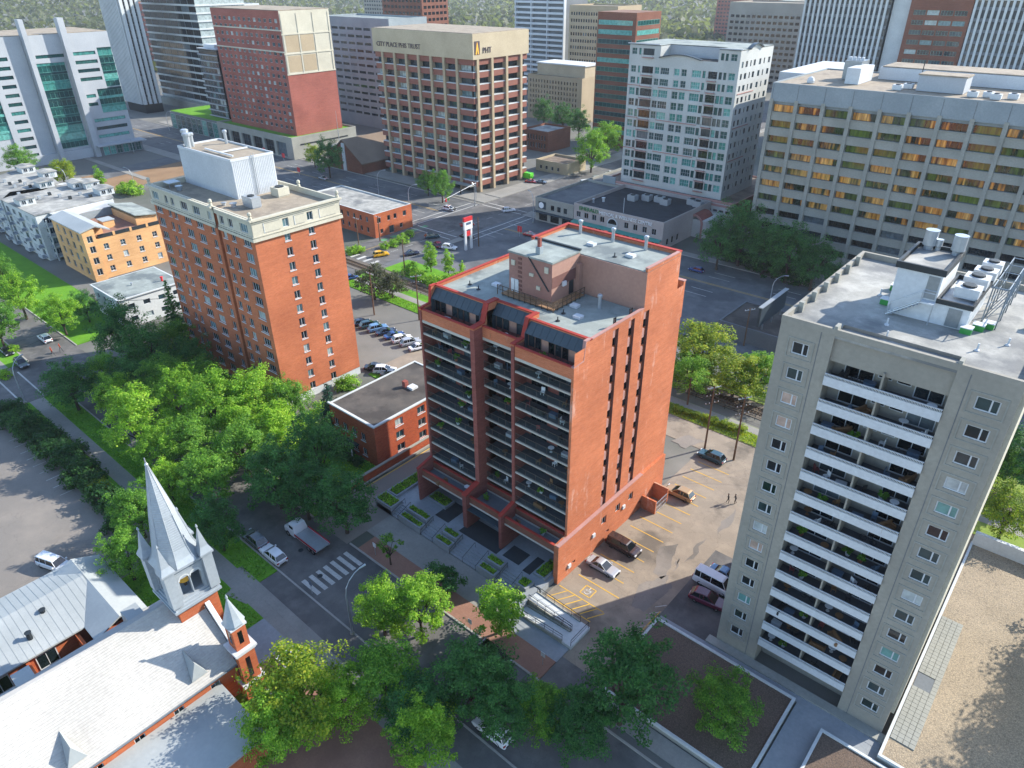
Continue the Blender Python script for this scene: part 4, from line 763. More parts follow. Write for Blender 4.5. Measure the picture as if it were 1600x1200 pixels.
# --- white residential tower on a podium
def white_condo():
    x0, x1, y0, y1 = -134, -96.5, 212, 234.5
    T = thing('condo_tower', (-115, 223, 0), 'white stucco condo tower with teal windows and curved eaves', 'building')
    cols = [(-133.1, -131.3, 2), (-130.5, -129.7, 1), (-129, -125, 3), (-124.4, -122.8, 2), (-122.3, -119.3, 4), (-117.5, -115.7, 2), (-115.0, -113.2, 2), (-111.4, -108.4, 4), (-107.8, -106.9, 1), (-106.0, -103.1, 3), (-102.6, -101.6, 1), (-101.1, -100.2, 1), (-99.5, -97.5, 2)]
    R = [(u-.12, v+.12, z-.12, z+2.1, n) for k in range(9) for z in (10.7+3.27*k,) for u, v, n in cols]; R += [(u, v, z, z+2.0, n) for z in (40.2, 43.5) for u, v, n in cols]; R += [(u, v, 48.7, 50.6, n) for u, v, n in cols if v < -122.9 or u > -103]
    a = MB(); facade(a, 'f', y0, x0, x1, 8.5, 48.2, [r[:4] for r in R if r[3] < 48], .3); facade(a, 'f', y0, x0, -122.8, 48.2, 51.6, [r[:4] for r in R if r[3] > 48 and r[1] < -122], .3); facade(a, 'f', y0, -103.3, x1, 48.2, 51.6, [r[:4] for r in R if r[3] > 48 and r[0] > -103.3], .3)
    R = [r for r in R if r[3] < 48 or r[1] < -122 or r[0] > -103.3]
    sc = [(213.4, 1.2), (216, 1.5), (219.2, .8), (221.4, 1.5), (225.2, 1.5), (228.6, .8), (231.6, 1.6)]; R2 = [(u, u+w, 10.9+3.27*k, 12.55+3.27*k) for k in range(12) for u, w in sc]
    facade(a, 'r', x1, y0, y1, 8.5, 51.6, R2, .25); backs(a, x0, y0, x1, y1, 8.5, 51.6); a.quad((-122.8, y0, 48.2), (-122.8, y1, 48.2), (-122.8, y1, 51.6), (-122.8, y0, 51.6)); a.quad((-103.3, y1, 48.2), (-103.3, y0, 48.2), (-103.3, y0, 51.6), (-103.3, y1, 51.6)); a.quad((-122.8, y0+6, 48.2), (-103.3, y0+6, 48.2), (-103.3, y0+6, 51.6), (-122.8, y0+6, 51.6), 1)
    a.build('wall', ['white_stucco', 'grey_panel'], T)
    for u, v, lo, hi, n in R:
        if n == 3:
            window(T, 'f', y0, u, lo-.5 if False else lo, v-u, hi-lo, 3, 1, .08, 'dark_metal', 'pane_dark', .3); MB().box(u, y0-.9, lo-.75, v, y0-.005, lo-.55).build('balcony_slab', 'rose', T); b = MB(); b.box(u, y0-.9, lo+.3, v, y0-.86, lo+.36); b.box(u, y0-.9, lo-.5, u+.05, y0-.86, lo+.3); b.box(v-.05, y0-.9, lo-.5, v, y0-.86, lo+.3); b.build('balcony_rail', 'dark_metal', T)
        else: window(T, 'f', y0, u, lo, v-u, hi-lo, n, 2, .08, 'white_paint' if n > 1 else 'dark_metal', 'pane_teal', .3)
    for u, v, lo, hi in R2: window(T, 'r', x1, u, lo, v-u, hi-lo, 2, 1, .07, 'dark_metal', 'pane', .25)
    for z in (39.6, 29.8, 20.0): 
        for u, v in ((-122.6, -108), (-134, -129.2)): MB().box(u, y0-.15, z, v, y0-.004, z+.25).build('string_course', 'rose', T)
        MB().box(x1+.004, y0+1, z, x1+.15, y0+12, z+.25).build('string_course', 'rose', T)
    # curved eaves
    def eave(ax, c, u0, u1, z, rise):
        q = MB(); n = 12
        for k in range(n):
            ta, tb = k/n, (k+1)/n; ua, ub = u0+(u1-u0)*ta, u0+(u1-u0)*tb; za, zb = z+rise*math.sin(math.pi*ta), z+rise*math.sin(math.pi*tb)
            for d0, d1, h in ((-.7, .6, .3),):
                A = [pt(ax, c, ua, za, d0), pt(ax, c, ub, zb, d0), pt(ax, c, ub, zb+h, d0), pt(ax, c, ua, za+h, d0)]; q.quad(*A)
                q.quad(pt(ax, c, ua, za+h, d0), pt(ax, c, ub, zb+h, d0), pt(ax, c, ub, zb+h, d1), pt(ax, c, ua, za+h, d1)); q.quad(pt(ax, c, ub, zb, d0), pt(ax, c, ua, za, d0), pt(ax, c, ua, za, d1), pt(ax, c, ub, zb, d1))
                q.quad(pt(ax, c, ua, z-.1, -.01), pt(ax, c, ub, z-.1, -.01), pt(ax, c, ub, zb+.02, -.01), pt(ax, c, ua, za+.02, -.01), 1)
        q.build('curved_eave', ['dark_grey_panel', 'white_stucco'], T)
    eave('f', y0, -122.9, -108.6, 48.2, 1.1); eave('r', x1, 217, 226, 51.6, 1.2)
    roofdeck(T, -122.7, y0+.1, -103.4, y0+5.9, 48.3, 'roof_dark'); roofdeck(T, x0, y0+6, x1, y1, 51.7, 'roof_grey'); roofdeck(T, x0, y0, -122.8, y0+6, 51.71, 'roof_grey'); roofdeck(T, -103.3, y0, x1, y0+6, 51.71, 'roof_grey')
    for b in ((x0-.5, y0-.5, -123, y0+.01), (-103.2, y0-.5, x1+.5, y0+.01)): MB().box(b[0], b[1], 51.72, b[2], b[3], 52).build('eave', 'grey_panel', T)
    # podium
    p = MB(); p.box(-139.3, 209.5, 0, -90.5, 246, 8.2); p.build('podium', 'white_stucco', T); q = MB(); q.box(-139.35, 209.35, 7.2, -90.35, 209.5, 7.9); q.box(-139.35, 209.42, 4.4, -90.35, 209.5, 4.7); q.build('podium_band', 'rose', T); parapet(T, -139.4, 209.4, -90.4, 246, 8.2, 9.0, .3, 'rose', 'podium_parapet'); roofdeck(T, -139, 209.8, -90.8, 245.6, 8.5, 'roof_brown')
    MB().box(-90.5, 209.6, 0, -90.2, 246, 8.9).build('podium_side', 'brick_brown', T)
    MB().box(-139.5, 209.2, 4, -134.4, 209.48, 10.2).build('podium_pylon', 'concrete_grey', T)
    for k in range(5): window(T, 'f', 209.42, -101.5+2.1*k, 5.3, 1.4, .9, 1, 1, .06, 'rose', 'pane_dark', .05)
    MB().box(-103, 198, 0, -93.5, 209.4, 5.5).build('entrance_block', 'white_stucco', T)
    g = MB(); n = 10
    for k in range(n):
        ta, tb = math.pi*k/n, math.pi*(k+1)/n
        for r0, r1, yy in ((2.2, 2.9, 197.8),):
            A = [(-97.5+r*math.cos(t), yy, 4.2+r*math.sin(t)) for r, t in ((r0, ta), (r1, ta), (r1, tb), (r0, tb))]; g.poly(A); B = [(x, 205, z) for x, y, z in A]; g.quad(A[1], B[1], B[2], A[2], 1); g.quad(A[0], A[3], B[3], B[0])
    g.build('entrance_arch', ['rose', 'brick_maroon'], T); MB().box(-100.4, 197.7, 0, -99.8, 198.6, 4.2).build('arch_pier', 'rose', T); MB().box(-95.2, 197.7, 0, -94.6, 198.6, 4.2).build('arch_pier', 'rose', T); window(T, 'f', 197.9, -99.7, .1, 4.4, 4, 4, 2, .08, 'rose', 'pane_teal', .2)
white_condo()
# --- medical centre
def medical():
    T = thing('medical_centre', (-115, 190, 0), 'low cream medical centre with rooftop lettering and dark roof', 'building')
    R = [(-129.3+3.0*k, -127.7+3.0*k, 4.4, 6.2) for k in range(4)]+[(-111.5+3.2*k, -110+3.2*k, 4.3, 6.1) for k in range(4)]; R0 = [(-128.6+3.35*k, -126.2+3.35*k, .5, 3.0) for k in range(9)]
    a = MB(); facade(a, 'f', 180, -130.3, -98.1, 0, 8.4, R+R0); facade(a, 'r', -98.1, 180, 209.2, 0, 8.4, [(182.5+3*k, 184+3*k, 1, 3) for k in range(3)]); backs(a, -130.3, 180, -98.1, 209.2, 0, 8.4); a.build('wall', 'med_stucco', T)
    for u, v, lo, hi in R+R0: window(T, 'f', 180, u, lo, v-u, hi-lo, 2, 1, .07, 'white_paint', 'pane_dark')
    for k in range(3): window(T, 'r', -98.1, 182.5+3*k, 1, 1.5, 2, 1, 1, .07, 'white_paint', 'pane_dark')
    q = MB(); q.lathe(0, 0, [(1.7, -.06), (1.7, 0)], 20); me = q.mesh('arched_window', 'pane_dark'); me.transform(Matrix.Rotation(math.pi/2, 4, 'X')); addm('arched_window', me, T, (-115.6+115, -10.05, 4.6)); 
    q = MB(); n = 12
    for k in range(n):
        ta, tb = math.pi*k/n, math.pi*(k+1)/n; q.poly([(-115.6+r*math.cos(t), 179.85, 4.6+r*math.sin(t)) for r, t in ((1.6, ta), (1.95, ta), (1.95, tb), (1.6, tb))])
    q.build('arch_trim', 'white_paint', T)
    MB().box(-117.5, 179.8, 2.6, -113.7, 179.99, 4.6).build('arch_base', 'white_stucco', T)
    roofdeck(T, -129.9, 180.3, -98.4, 209, 7.5, 'roof_black'); parapet(T, -130.35, 179.95, -98.05, 209.2, 7.4, 8.6, .3, 'med_stucco')
    text(T, 'EMERALD', 'f', 179.95, -128.2, 6.85, 1.7, 'm_text_green', .1); text(T, 'MEDICAL & WELLNESS CENTRE', 'f', 179.95, -120.6, 6.85, 1.4, 'm_text_white', .1, w=.96)
    b = MB().slab_yz(-130.2, -98.3, [(179.9, 3.4), (178.2, 3.0), (178.2, 2.85), (179.9, 3.2)]); b.build('awning', 'm_teal_awning', T)
    for x, y in ((-121, 196), (-117.5, 199), (-113.5, 200), (-110.5, 198.5), (-104, 204), (-101.5, 203)): hvac(T, x, y, x+2.8, y+2.4, 7.5, 9.3, 'galv')
    vent(T, -126, 190, 7.5, 1.4, .4, 'white_paint'); vent(T, -127.8, 187, 7.5, 1.4, .3); MB().tube([(-114.5, 184, 7.5), (-114.5, 184, 12)], .08, 5).build('mast', 'white_paint', T)
    # corner section
    T2 = thing('shop_building', (-138, 190, 0), 'grey corner shop beside the medical centre with round white logo', 'building')
    R = [(-139.6+2.6*k, -138.2+2.6*k, 4.3, 6) for k in range(3)]+[(-144.5+4.8*k, -141+4.8*k, .4, 2.9) for k in range(3)]
    a = MB(); facade(a, 'f', 180, -146, -130.4, 0, 7.6, R); backs(a, -146, 180, -130.4, 232, 0, 7.6); a.build('wall', 'concrete', T2)
    for u, v, lo, hi in R: window(T2, 'f', 180, u, lo, v-u, hi-lo, 1, 1, .07, 'dark_metal', 'pane_dark')
    roofdeck(T2, -145.7, 180.3, -130.5, 231.7, 7.0, 'asphalt_dark'); parapet(T2, -146.02, 179.97, -130.42, 209, 6.9, 7.8, .3, 'concrete'); parapet(T2, -146.02, 209.02, -139.6, 232, 6.9, 7.8, .3, 'concrete')
    MB().box(-144.6, 179.85, 4.2, -141.6, 179.96, 6.6).build('sign_panel', 'm_awning', T2); q = MB(); q.lathe(0, 0, [(1.0, -.05), (1.0, .05)], 16); me = q.mesh('logo', 'm_text_white'); me.transform(Matrix.Rotation(math.pi/2, 4, 'X')); addm('logo', me, T2, (-143.4+138, -10.2, 5.4)); MB().box(-146, 178.4, 3.2, -130.5, 179.9, 3.4).build('awning', 'm_awning', T2)
medical()
# --- red hotel with cream crown
def red_hotel():
    T = thing('hotel_tower', (-310, 196, 0), 'tall red brick hotel with a cream crown on its corner', 'building')
    x0, x1, y0, y1 = -341.5, -287, 185, 210
    R = [r for r in grid(x0+1, x1-1, 13, 2.1, 11, 3.0, 11, 1.5)]+[r for r in grid(x0+1, x1-1, 13, 2.1, 44.5, 3.0, 4, 1.5)]
    a = MB(); facade(a, 'f', y0, x0, x1, 8, 58, [r for r in R if r[2] < 58-1.6]); facade(a, 'r', x1, y0, y1, 8, 33.7, [], .2, 0); facade(a, 'r', x1, y0, y1, 33.7, 58, [], .2, 1); backs(a, x0, y0, x1, y1, 8, 58); a.build('wall', ['brick_red', 'cream'], T)
    for u, v, lo, hi in R:
        if lo < 56.4: window(T, 'f', y0, u, lo, v-u, hi-lo, 2, 1, .08, 'white_conc', 'pane')
    for z in (33.6, 41.5, 49): MB().box(x1+.004, y0-.2, z, x1+.25, y1, z+.5).build('string_course', 'cream', T)
    for z in (42.3, 50.5): MB().box(x0, y0-.25, z, x1, y0-.004, z+.5).build('string_course', 'cream', T)
    for yy in (y0+.4, y0+8, y0+16, y1-1): MB().box(x1+.004, yy, 33.8, x1+.18, yy+.6, 57).build('pilaster', 'cream', T)
    for z in (34.6, 42.4): 
        for yy in (y0+1.4, y0+8.9): MB().box(x1+.003, yy, z, x1+.06, yy+6.6, z+6.4).build('panel', 'beige_conc', T)
    roofdeck(T, x0, y0, x1, y1, 58.3, 'roof_gravel')
    # podium
    RP = [(-343+9.6*k, -335.5+9.6*k, .6, 6.6) for k in range(6)]; b = MB(); facade(b, 'f', 179, -345, -282.4, 0, 8.9, RP, .8); facade(b, 'r', -282.4, 179, 214, 0, 8.9, []); backs(b, -345, 179, -282.4, 214, 0, 8.9); b.build('podium', 'concrete', T)
    for u, v, lo, hi in RP: window(T, 'f', 179, u, lo, v-u, hi-lo, 4, 2, .12, 'concrete_dark', 'pane_dark', .8)
    roofdeck(T, -344.8, 179.2, -282.6, 213.8, 8.7, 'lawn'); parapet(T, -345.05, 178.95, -282.35, 214, 8.6, 9.4, .4, 'concrete'); MB().box(-282.39, 183, 5.6, -282.3, 209, 6.2).build('podium_band', 'dark_metal', T)
    T = thing('condo_tower', (-352, 191, 0), 'dark glass condo tower beside the red hotel on a glazed podium', 'building')
    a = MB().box(-362, 186, 9, -345.2, 200, 40); a.build('core', 'pane_dark', T)
    for k in range(11): MB().box(-362.6, 185.2, 9.6+2.8*k, -344.9, 186, 9.9+2.8*k).build('balcony_slab', 'grey_panel', T)
    for j in range(6):
        for k in range(10): window(T, 'f', 185.7, -361.6+2.8*j, 10.1+2.8*k, 2.3, 2.1, 2, 1, .08, 'steel', 'pane', .28)
    for j in range(4):
        for k in range(10): window(T, 'r', -345.0, 186.6+3.2*j, 10.1+2.8*k, 2.7, 2.1, 2, 1, .08, 'dark_metal', 'pane_dark', .15)
    roofdeck(T, -362.5, 185.5, -344.8, 200.5, 40.5, 'roof_white'); MB().box(-360, 188, 40.5, -350, 198, 42).build('roof_frame', 'white_paint', T)
    b = MB().box(-395, 180, 0, -346, 214, 9); b.build('podium', 'concrete_dark', T); roofdeck(T, -394.6, 180.4, -346.4, 213.6, 9.2, 'lawn')
    for k in range(9): window(T, 'f', 179.75, -394+5.3*k, .6, 4.4, 7.4, 3, 3, .12, 'galv', 'pane_teal', .25)
red_hotel()
# --- grey and green glass office, upper left
def fin_office():
    T = thing('office_tower', (-375, 116, 0), 'pale grey office tower with tall fins and green glass', 'building'); X = -360
    MB().box(-400, 60, 0, X-.6, 145, 50).build('core', 'grey_panel', T)
    def bayglass(u0, u1, z0, z1, dz=3.4):
        n = int(round((z1-z0)/dz))
        for k in range(n):
            window(T, 'r', X-.3, u0, z0+k*(z1-z0)/n, u1-u0, (z1-z0)/n-.9, max(2, int((u1-u0)/1.6)), 1, .09, 'teal_frame', 'pane_teal', .2)
            MB().box(X-.55, u0, z0+(k+1)*(z1-z0)/n-.9, X-.25, u1, z0+(k+1)*(z1-z0)/n).build('glass_spandrel', 'pane_teal', T)
    mat('teal_frame', '6aa79c', '5a968c', rough=.4)
    def bands(u0, u1, zs, win):
        for z in zs: 
            window(T, 'r', X, win[0], z, win[1]-win[0], 1.3, 4, 1, .07, 'dark_metal', 'pane_teal', .3)
    def wall(u0, u1, z0, z1, holes):
        a = MB(); facade(a, 'r', X, u0, u1, z0, z1, holes, .35); a.build('panel_wall', 'grey_panel', T)
        for h in holes: window(T, 'r', X, h[0], h[2], h[1]-h[0], h[3]-h[2], 4, 1, .07, 'dark_metal', 'pane_teal', .35)
    zs = [42.0-3.42*k for k in range(12)]
    # right section
    wall(127.6, 138.8, 27.4, 50, [(128.6, 137.9, z-.7, z+.7) for z in zs[:4]]); wall(127.6, 134.2, 17.3, 27.4, [(129.2, 133.2, z-.7, z+.7) for z in zs[5:7]]); wall(127.6, 145, 4, 17.3, [(129.6, 143.2, z-.7, z+.7) for z in zs[8:11]])
    bayglass(138.8, 145, 28, 43.8); bayglass(134.2, 145, 17.5, 27.6); wall(138.8, 145, 43.8, 50, [])
    # middle section between the fins
    bayglass(113.4, 124.4, 5, 39.2); wall(112.4, 127, 39.4, 50, [(114, 125, 41.2, 42.5)])
    wall(96, 110.4, 4, 50, [(98.4, 103.6, z-.7, z+.7) for z in zs]); bayglass(84, 96, 12, 48); wall(60, 84, 0, 50, [(64, 80, z-.7, z+.7) for z in zs[:10]])
    for u, w in ((110.6, 1.8), (125.2, 2.4)): MB().box(X-.6, u, 0, X+3.2, u+w, 56).build('fin', 'grey_panel', T)
    MB().box(X-.6, 127.4, 0, X+4, 146, 4.4).build('lobby', 'concrete_dark', T); MB().box(X-.6, 126, 4.4, X+6, 147.5, 4.9).build('lobby_roof', 'grey_panel', T); MB().box(X-2, 96, 0, X+1, 125, 4).build('base', 'grey_panel', T)
    for k in range(6): window(T, 'r', X+4.05, 128.4+2.9*k, .4, 2.4, 3.6, 2, 2, .08, 'galv', 'pane_teal', .05)
    roofdeck(T, -400, 60, X-.6, 145, 50.2, 'roof_gravel')
fin_office()
# --- white ribbed tower, blue banded tower
T = thing('office_tower', (-463, 200, 0), 'white tower with vertical ribs behind the green glass office', 'building')
MB().box(-475, 192.6, 0, -452, 203, 75).build('core', 'pane_dark', T)
for k in range(13): MB().box(-475.4+1.8*k, 191.4, 5, -474.5+1.8*k, 192.6, 75).build('rib', 'white_conc', T)
for k in range(4): MB().box(-452, 192.2+2.9*k, 5, -451.2, 193.9+2.9*k, 75).build('rib', 'white_conc', T)
for k in range(18): 
    for j in range(3): window(T, 'r', -451.9, 194.0+2.9*j, 6.5+3.8*k, 1.0, 2.4, 1, 1, .05, 'white_conc', 'pane_dark', .05)
sx, sy = P(258, 160)[:2]; T = thing('office_tower', (sx+30, sy+15, 0), 'dark blue tower with thin white horizontal bands', 'building')
MB().box(sx, sy, 0, sx+64, sy+30, 70).build('core', 'pane', T)
for k in range(17): MB().box(sx-.5, sy-.5, 5+3.9*k, sx+64.5, sy+30, 5.8+3.9*k).build('band', 'white_conc', T)
for j in range(8):
    for k in range(16): window(T, 'f', sy-.2, sx+.4+8*j, 5.9+3.9*k, 7.6, 2.9, 3, 1, .08, 'dark_metal', 'pane_dark', .18)
MB().box(sx-1, sy-3, 0, sx+65, sy+31, 4.2).build('base', 'concrete', T)
# --- grey office between the hotel and the banded tower
R = grid(-348, -296, 8, 5.2, 6, 3.35, 13, 1.2); T = block('office_building', 'pale grey office block with dark strip windows behind the hotel', -350, 250, -295, 275, 52, 'concrete_grey', 'roof_grey', R, grid(251, 274, 4, 4.6, 6, 3.35, 13, 1.2), nx=4, fm='dark_metal', pm='pane_dark')
# --- beige block with small window slots
R = grid(-269, -236, 17, .8, 3, 2.65, 7, 1.6); T = block('office_building', 'beige blind-sided block with rows of small slot windows', -270, 325, -233.2, 346.5, 22.8, 'beige_conc', 'roof_grey', R, (), fr=.05, fm='beige_stucco', pm='pane_dark', depth=.5)
MB().box(-266.5, 329, 22.4, -234.5, 344, 28).build('plant_room', 'beige_stucco', T); MB().box(-267, 328.5, 28, -234, 344.5, 28.6).build('plant_roof', 'white_conc', T)
R = grid(-283, -251, 18, 1.1, 2, 3.6, 14, 1.7); block('office_tower', 'tan office tower with dark square windows behind the beige block', -284, 380, -250, 405, 54, 'beige_conc', 'roof_gravel', R, (), fr=.06, fm='dark_metal', pm='pane_dark', depth=.3)
T = thing('office_tower', (-192, 300, 0), 'brown tower with teal ribbon windows left of the white condo', 'building'); MB().box(-201, 290, 0, -181, 310, 56).build('core', 'brick_brown', T)
for k in range(13): window(T, 'f', 289.8, -200.3, 6+3.75*k, 17.5, 1.9, 8, 1, .08, 'teal_frame', 'pane_teal', .15); window(T, 'r', -180.85, 291, 6+3.75*k, 18, 1.9, 8, 1, .08, 'teal_frame', 'pane_teal', .15)
T = thing('condo_tower', (-300, 400, 0), 'white balcony tower far behind the beige block', 'building'); MB().box(-335, 392, 0, -296, 415, 60).build('core', 'concrete_dark', T)
for k in range(19): MB().box(-335.5, 390, 3+3*k, -295.5, 392, 4.2+3*k).build('balcony_front', 'white_paint', T)
for k in range(4): MB().box(-335+13*k, 389.8, 0, -334.4+13*k, 392, 60).build('pier', 'white_paint', T)
# --- ribbed towers at the top right
def ribbed(x0, x1, y, h, label, dx):
    T = thing('office_tower', ((x0+x1)/2, y+15, 0), label, 'building'); MB().box(x0, y+.8, 0, x1, y+30, h).build('core', 'pane_dark', T); n = int((x1-x0)/dx)
    for k in range(n+1): MB().box(x0+dx*k, y, 3, x0+dx*k+dx*.42, y+.8, h+1).build('rib', 'white_conc', T)
    for k in range(int(h/3.9)): MB().box(x0, y+.55, 3+3.9*k, x1, y+.8, 4.1+3.9*k).build('spandrel', 'concrete_dark', T)
    MB().box(x0-.3, y-.1, h-3, x1+.3, y+30, h+1.5).build('crown', 'white_conc', T)
ribbed(-133.5, -98, 350, 64, 'white ribbed tower behind the grey office roof, left one', 2.1); ribbed(-67.5, 0, 350, 64, 'white ribbed tower behind the grey office roof, right one', 2.1)
MB().box(-97.8, 352, 0, -91, 372, 66).build('x', 'white_conc') if False else None
R = grid(-89, -69, 4, 4.4, 5, 3.6, 15, 1.7); block('office_tower', 'brown office tower between the two white ribbed towers', -90.5, 351, -68, 372, 62, 'brick_brown', 'roof_gravel', R, (), nx=4, fm='teal_frame', pm='pane')
block('office_tower', 'narrow blank white slab beside the brown tower', -97.6, 353, -90.7, 370, 66, 'white_conc')
# --- small buildings
R = grid(-196, -174, 7, 1.1, 1.2, 3.3, 2, 1.6); R2 = [(134.5, 135.9, 4.4, 6), (138.6, 139.8, 4.4, 6), (141.2, 142.4, 4.4, 6), (145, 146.4, 4.4, 6), (135.4, 136.6, 1, 2.4), (139, 141, .2, 2.6), (143.4, 144.6, 1, 2.4)]
T = block('shop_building', 'two storey orange brick building with flat pale roof at the crossing', -208, 133.4, -172, 148.8, 7.5, 'brick_church', 'roof_pale', R, R2, fm='white_paint', pm='pane_dark', par=.4, parm='white_conc')
MB().box(-171.99, 133.4, 0, -171.9, 148.8, 3.2).build('base_course', 'pink_dark', T) if False else None
T = block('small_apartment', 'low brick walk-up with dark stained flat roof between the towers', -91.5, 57.2, -79.6, 77, 8.2, 'brick_small', 'roof_dark', [(-90.6+2.4*k, -89.4+2.4*k, z, z+1.5) for k in range(4) for z in (1.2, 4.2)], [(u, u+1.7, z, z+1.4) for u in (61.6, 66.6, 71.2) for z in (.9, 3.5, 6.0)], near=True, nx=2, sill=True, par=.12, parm='white_conc')
MB().box(-91.7, 57.0, 8.1, -79.4, 57.35, 8.35).build('eave', 'white_conc', T); MB().box(-79.75, 57.35, 8.1, -79.4, 77.2, 8.35).build('eave', 'white_conc', T); MB().box(-91.52, 57.1, 0, -79.9, 57.19, 6).build('cladding', 'concrete_dark', T) if False else None
MB().box(-86, 69, 8, -85.2, 69.8, 9.3).build('chimney', 'brick_maroon', T); MB().box(-85, 69.2, 8.1, -83.6, 70.6, 8.5).build('roof_hatch', 'white_paint', T); MB().box(-88.5, 55.4, 2.7, -84.2, 57.15, 2.9).build('porch_roof', 'roof_black', T)
for x in (-88.4, -84.4): MB().box(x, 55.5, 0, x+.15, 55.65, 2.7).build('porch_post', 'white_paint', T)
T = thing('retaining_wall', (-78.2, 65, 0), 'low brick wall with pale coping along the sloping driveway', 'wall'); MB().box(-78.4, 50, 0, -78.1, 80, 1.6).build('wall', 'brick_small', T); MB().box(-78.5, 50, 1.6, -78, 80, 1.75).build('coping', 'concrete', T); stripe(-77.2, 52, -77.2, 80, .2, 'yellow_line', .05); MB().box(-77.95, 50, 0, -77.6, 80, .35).build('curb', 'concrete', T)
T = block('house', 'white two storey house with grey flat roof beside the spruce', -181, 54, -166.5, 69, 7, 'white_conc', 'roof_grey', [(-179.5+3.4*k, -178.1+3.4*k, z, z+1.3) for k in range(4) for z in (1.2, 4.3)], [(55.6+3.6*k, 57.2+3.6*k, z, z+1.2) for k in range(4) for z in (1.2, 4.3)], fm='white_paint', pm='pane', par=.1)
MB().box(-181.4, 53.6, 6.95, -166.1, 69.4, 7.2).build('eave', 'white_conc', T); MB().box(-181, 54, 7.2, -166.5, 69, 7.24).build('roof_membrane', 'roof_grey', T); vent(T, -170, 66, 7.2, 1.2, .25, 'm_sign_red'); vent(T, -173, 60, 7.2, .7, .2)
# gabled brown church hall near the banded tower
T = thing('gabled_hall', (-252, 198, 0), 'brown shingled steep gable hall beside the banded office tower', 'building')
a = MB(); a.slab_yz(-239, -238.8, [(183, 0), (183, 5), (183, 5)]) if False else None
a = MB(); a.poly([(-261+0, 182, 0), (-239, 182, 0), (-239, 182, 4.5), (-250, 182, 12), (-261, 182, 4.5)]); a.quad((-239, 182, 0), (-239, 216, 0), (-239, 216, 4.5), (-239, 182, 4.5)); a.quad((-261, 216, 0), (-261, 182, 0), (-261, 182, 4.5), (-261, 216, 4.5)); a.build('wall', 'brick_brown', T)
a = MB(); a.slab_xz(181.4, 217, [(-250, 12.5), (-262, 4.3), (-262, 3.9), (-250, 12.1)]); a.build('roof_slope', 'shingle', T); a = MB(); a.slab_xz(181.4, 217, [(-250, 12.5), (-250, 12.1), (-238, 3.9), (-238, 4.3)]); a.build('roof_slope', 'shingle', T)
MB().box(-251, 181.7, 0, -249, 181.99, 11).build('gable_window', 'white_conc', T); MB().box(-262.2, 183.5, 0, -256.5, 190, 8).build('bell_block', 'brick_maroon', T) ; MB().box(-262.4, 183.3, 8, -256.3, 190.2, 8.5).build('block_roof', 'metal_roof_grey', T); MB().tube([(-259, 187, 8), (-259, 187, 22)], [.18, .05], 5).build('flagpole', 'galv', T)
T = block('shop_building', 'low beige building among the parking behind the crossing', -189, 233, -173, 246, 4.5, 'beige_stucco', 'roof_brown', [(-187+3*k, -185.8+3*k, 1, 2.5) for k in range(4)], [], pm='pane_dark')
T = block('shop_building', 'small brown two storey block right of the banded tower', -220, 261, -205, 278, 9, 'brick_brown', 'roof_pale', grid(-219, -206, 8, .8, 1.5, 3.4, 2, 2.2), [], fr=.05, pm='pane_dark')
T = block('shop_building', 'dark roofed shed with a billboard beside the avenue', -60, 140, -38, 154, 3.6, 'concrete_dark', 'roof_dark', [], [], par=.3)
b = thing('billboard', (-50.5, 147, 0), 'large dark backed billboard on the shed roof by the avenue', 'billboard'); MB().box(-51.3, 140, 4.6, -50.8, 154, 9).build('panel', 'm_sky_screen', b); MB().box(-51.5, 139.9, 9, -50.6, 154.1, 9.2).build('frame', 'galv', b)
for y in (142, 147, 152): MB().box(-51, y, 0, -50.7, y+.3, 4.6).build('post', 'steel', b)
# distant blocks that close the view
mats = ['beige_conc', 'concrete_grey', 'brick_brown', 'white_conc', 'concrete_tan', 'brick_red']; k = 0
DN = [('pale', 'low'), ('grey', 'mid-rise'), ('brown', 'tall')]
for x, y, w, h in ((-560, 330, 50, 40), (-480, 300, 40, 30), (-430, 360, 40, 62), (-380, 460, 60, 48), (-250, 520, 60, 52), (-170, 470, 50, 58), (-120, 560, 60, 44), (-20, 480, 60, 66), (60, 420, 60, 50), (-620, 200, 50, 36), (-620, 120, 50, 24), (-700, 300, 60, 50), (-500, 620, 80, 40), (-300, 720, 90, 46), (-60, 760, 90, 40), (-800, 420, 60, 44), (-700, 560, 70, 60), (-420, 840, 80, 56), (-180, 900, 90, 50), (120, 640, 70, 46), (-540, 60, 40, 14), (-470, 70, 40, 12), (-620, 20, 50, 14), (-440, 10, 40, 10), (-330, 20, 40, 12)):
    c = ['tan', 'grey', 'brown', 'white', 'stone', 'red'][k % 6]
    T = block('distant_building', f'far {c} {"tower" if h > 40 else "block"} {h} m tall, {"far left" if x < -400 else "near the top edge"}, {ORD[k % 15] if k % 15 else "first"} of the {"near" if k < 15 else "far"} row', x, y, x+w, y+w*.6, h, mats[k % 6], 'roof_gravel'); n = int(w/4); m_ = int(h/3.8)
    joined(T, 'window_row', 'f', y, grid(x+1, x+w-1, n, 2.6, 2, 3.7, m_-1, 1.7), 'pane_dark'); joined(T, 'window_row', 'r', x+w, grid(y+1, y+w*.6-1, int(n*.6), 2.6, 2, 3.7, m_-1, 1.7), 'pane_dark'); k += 1
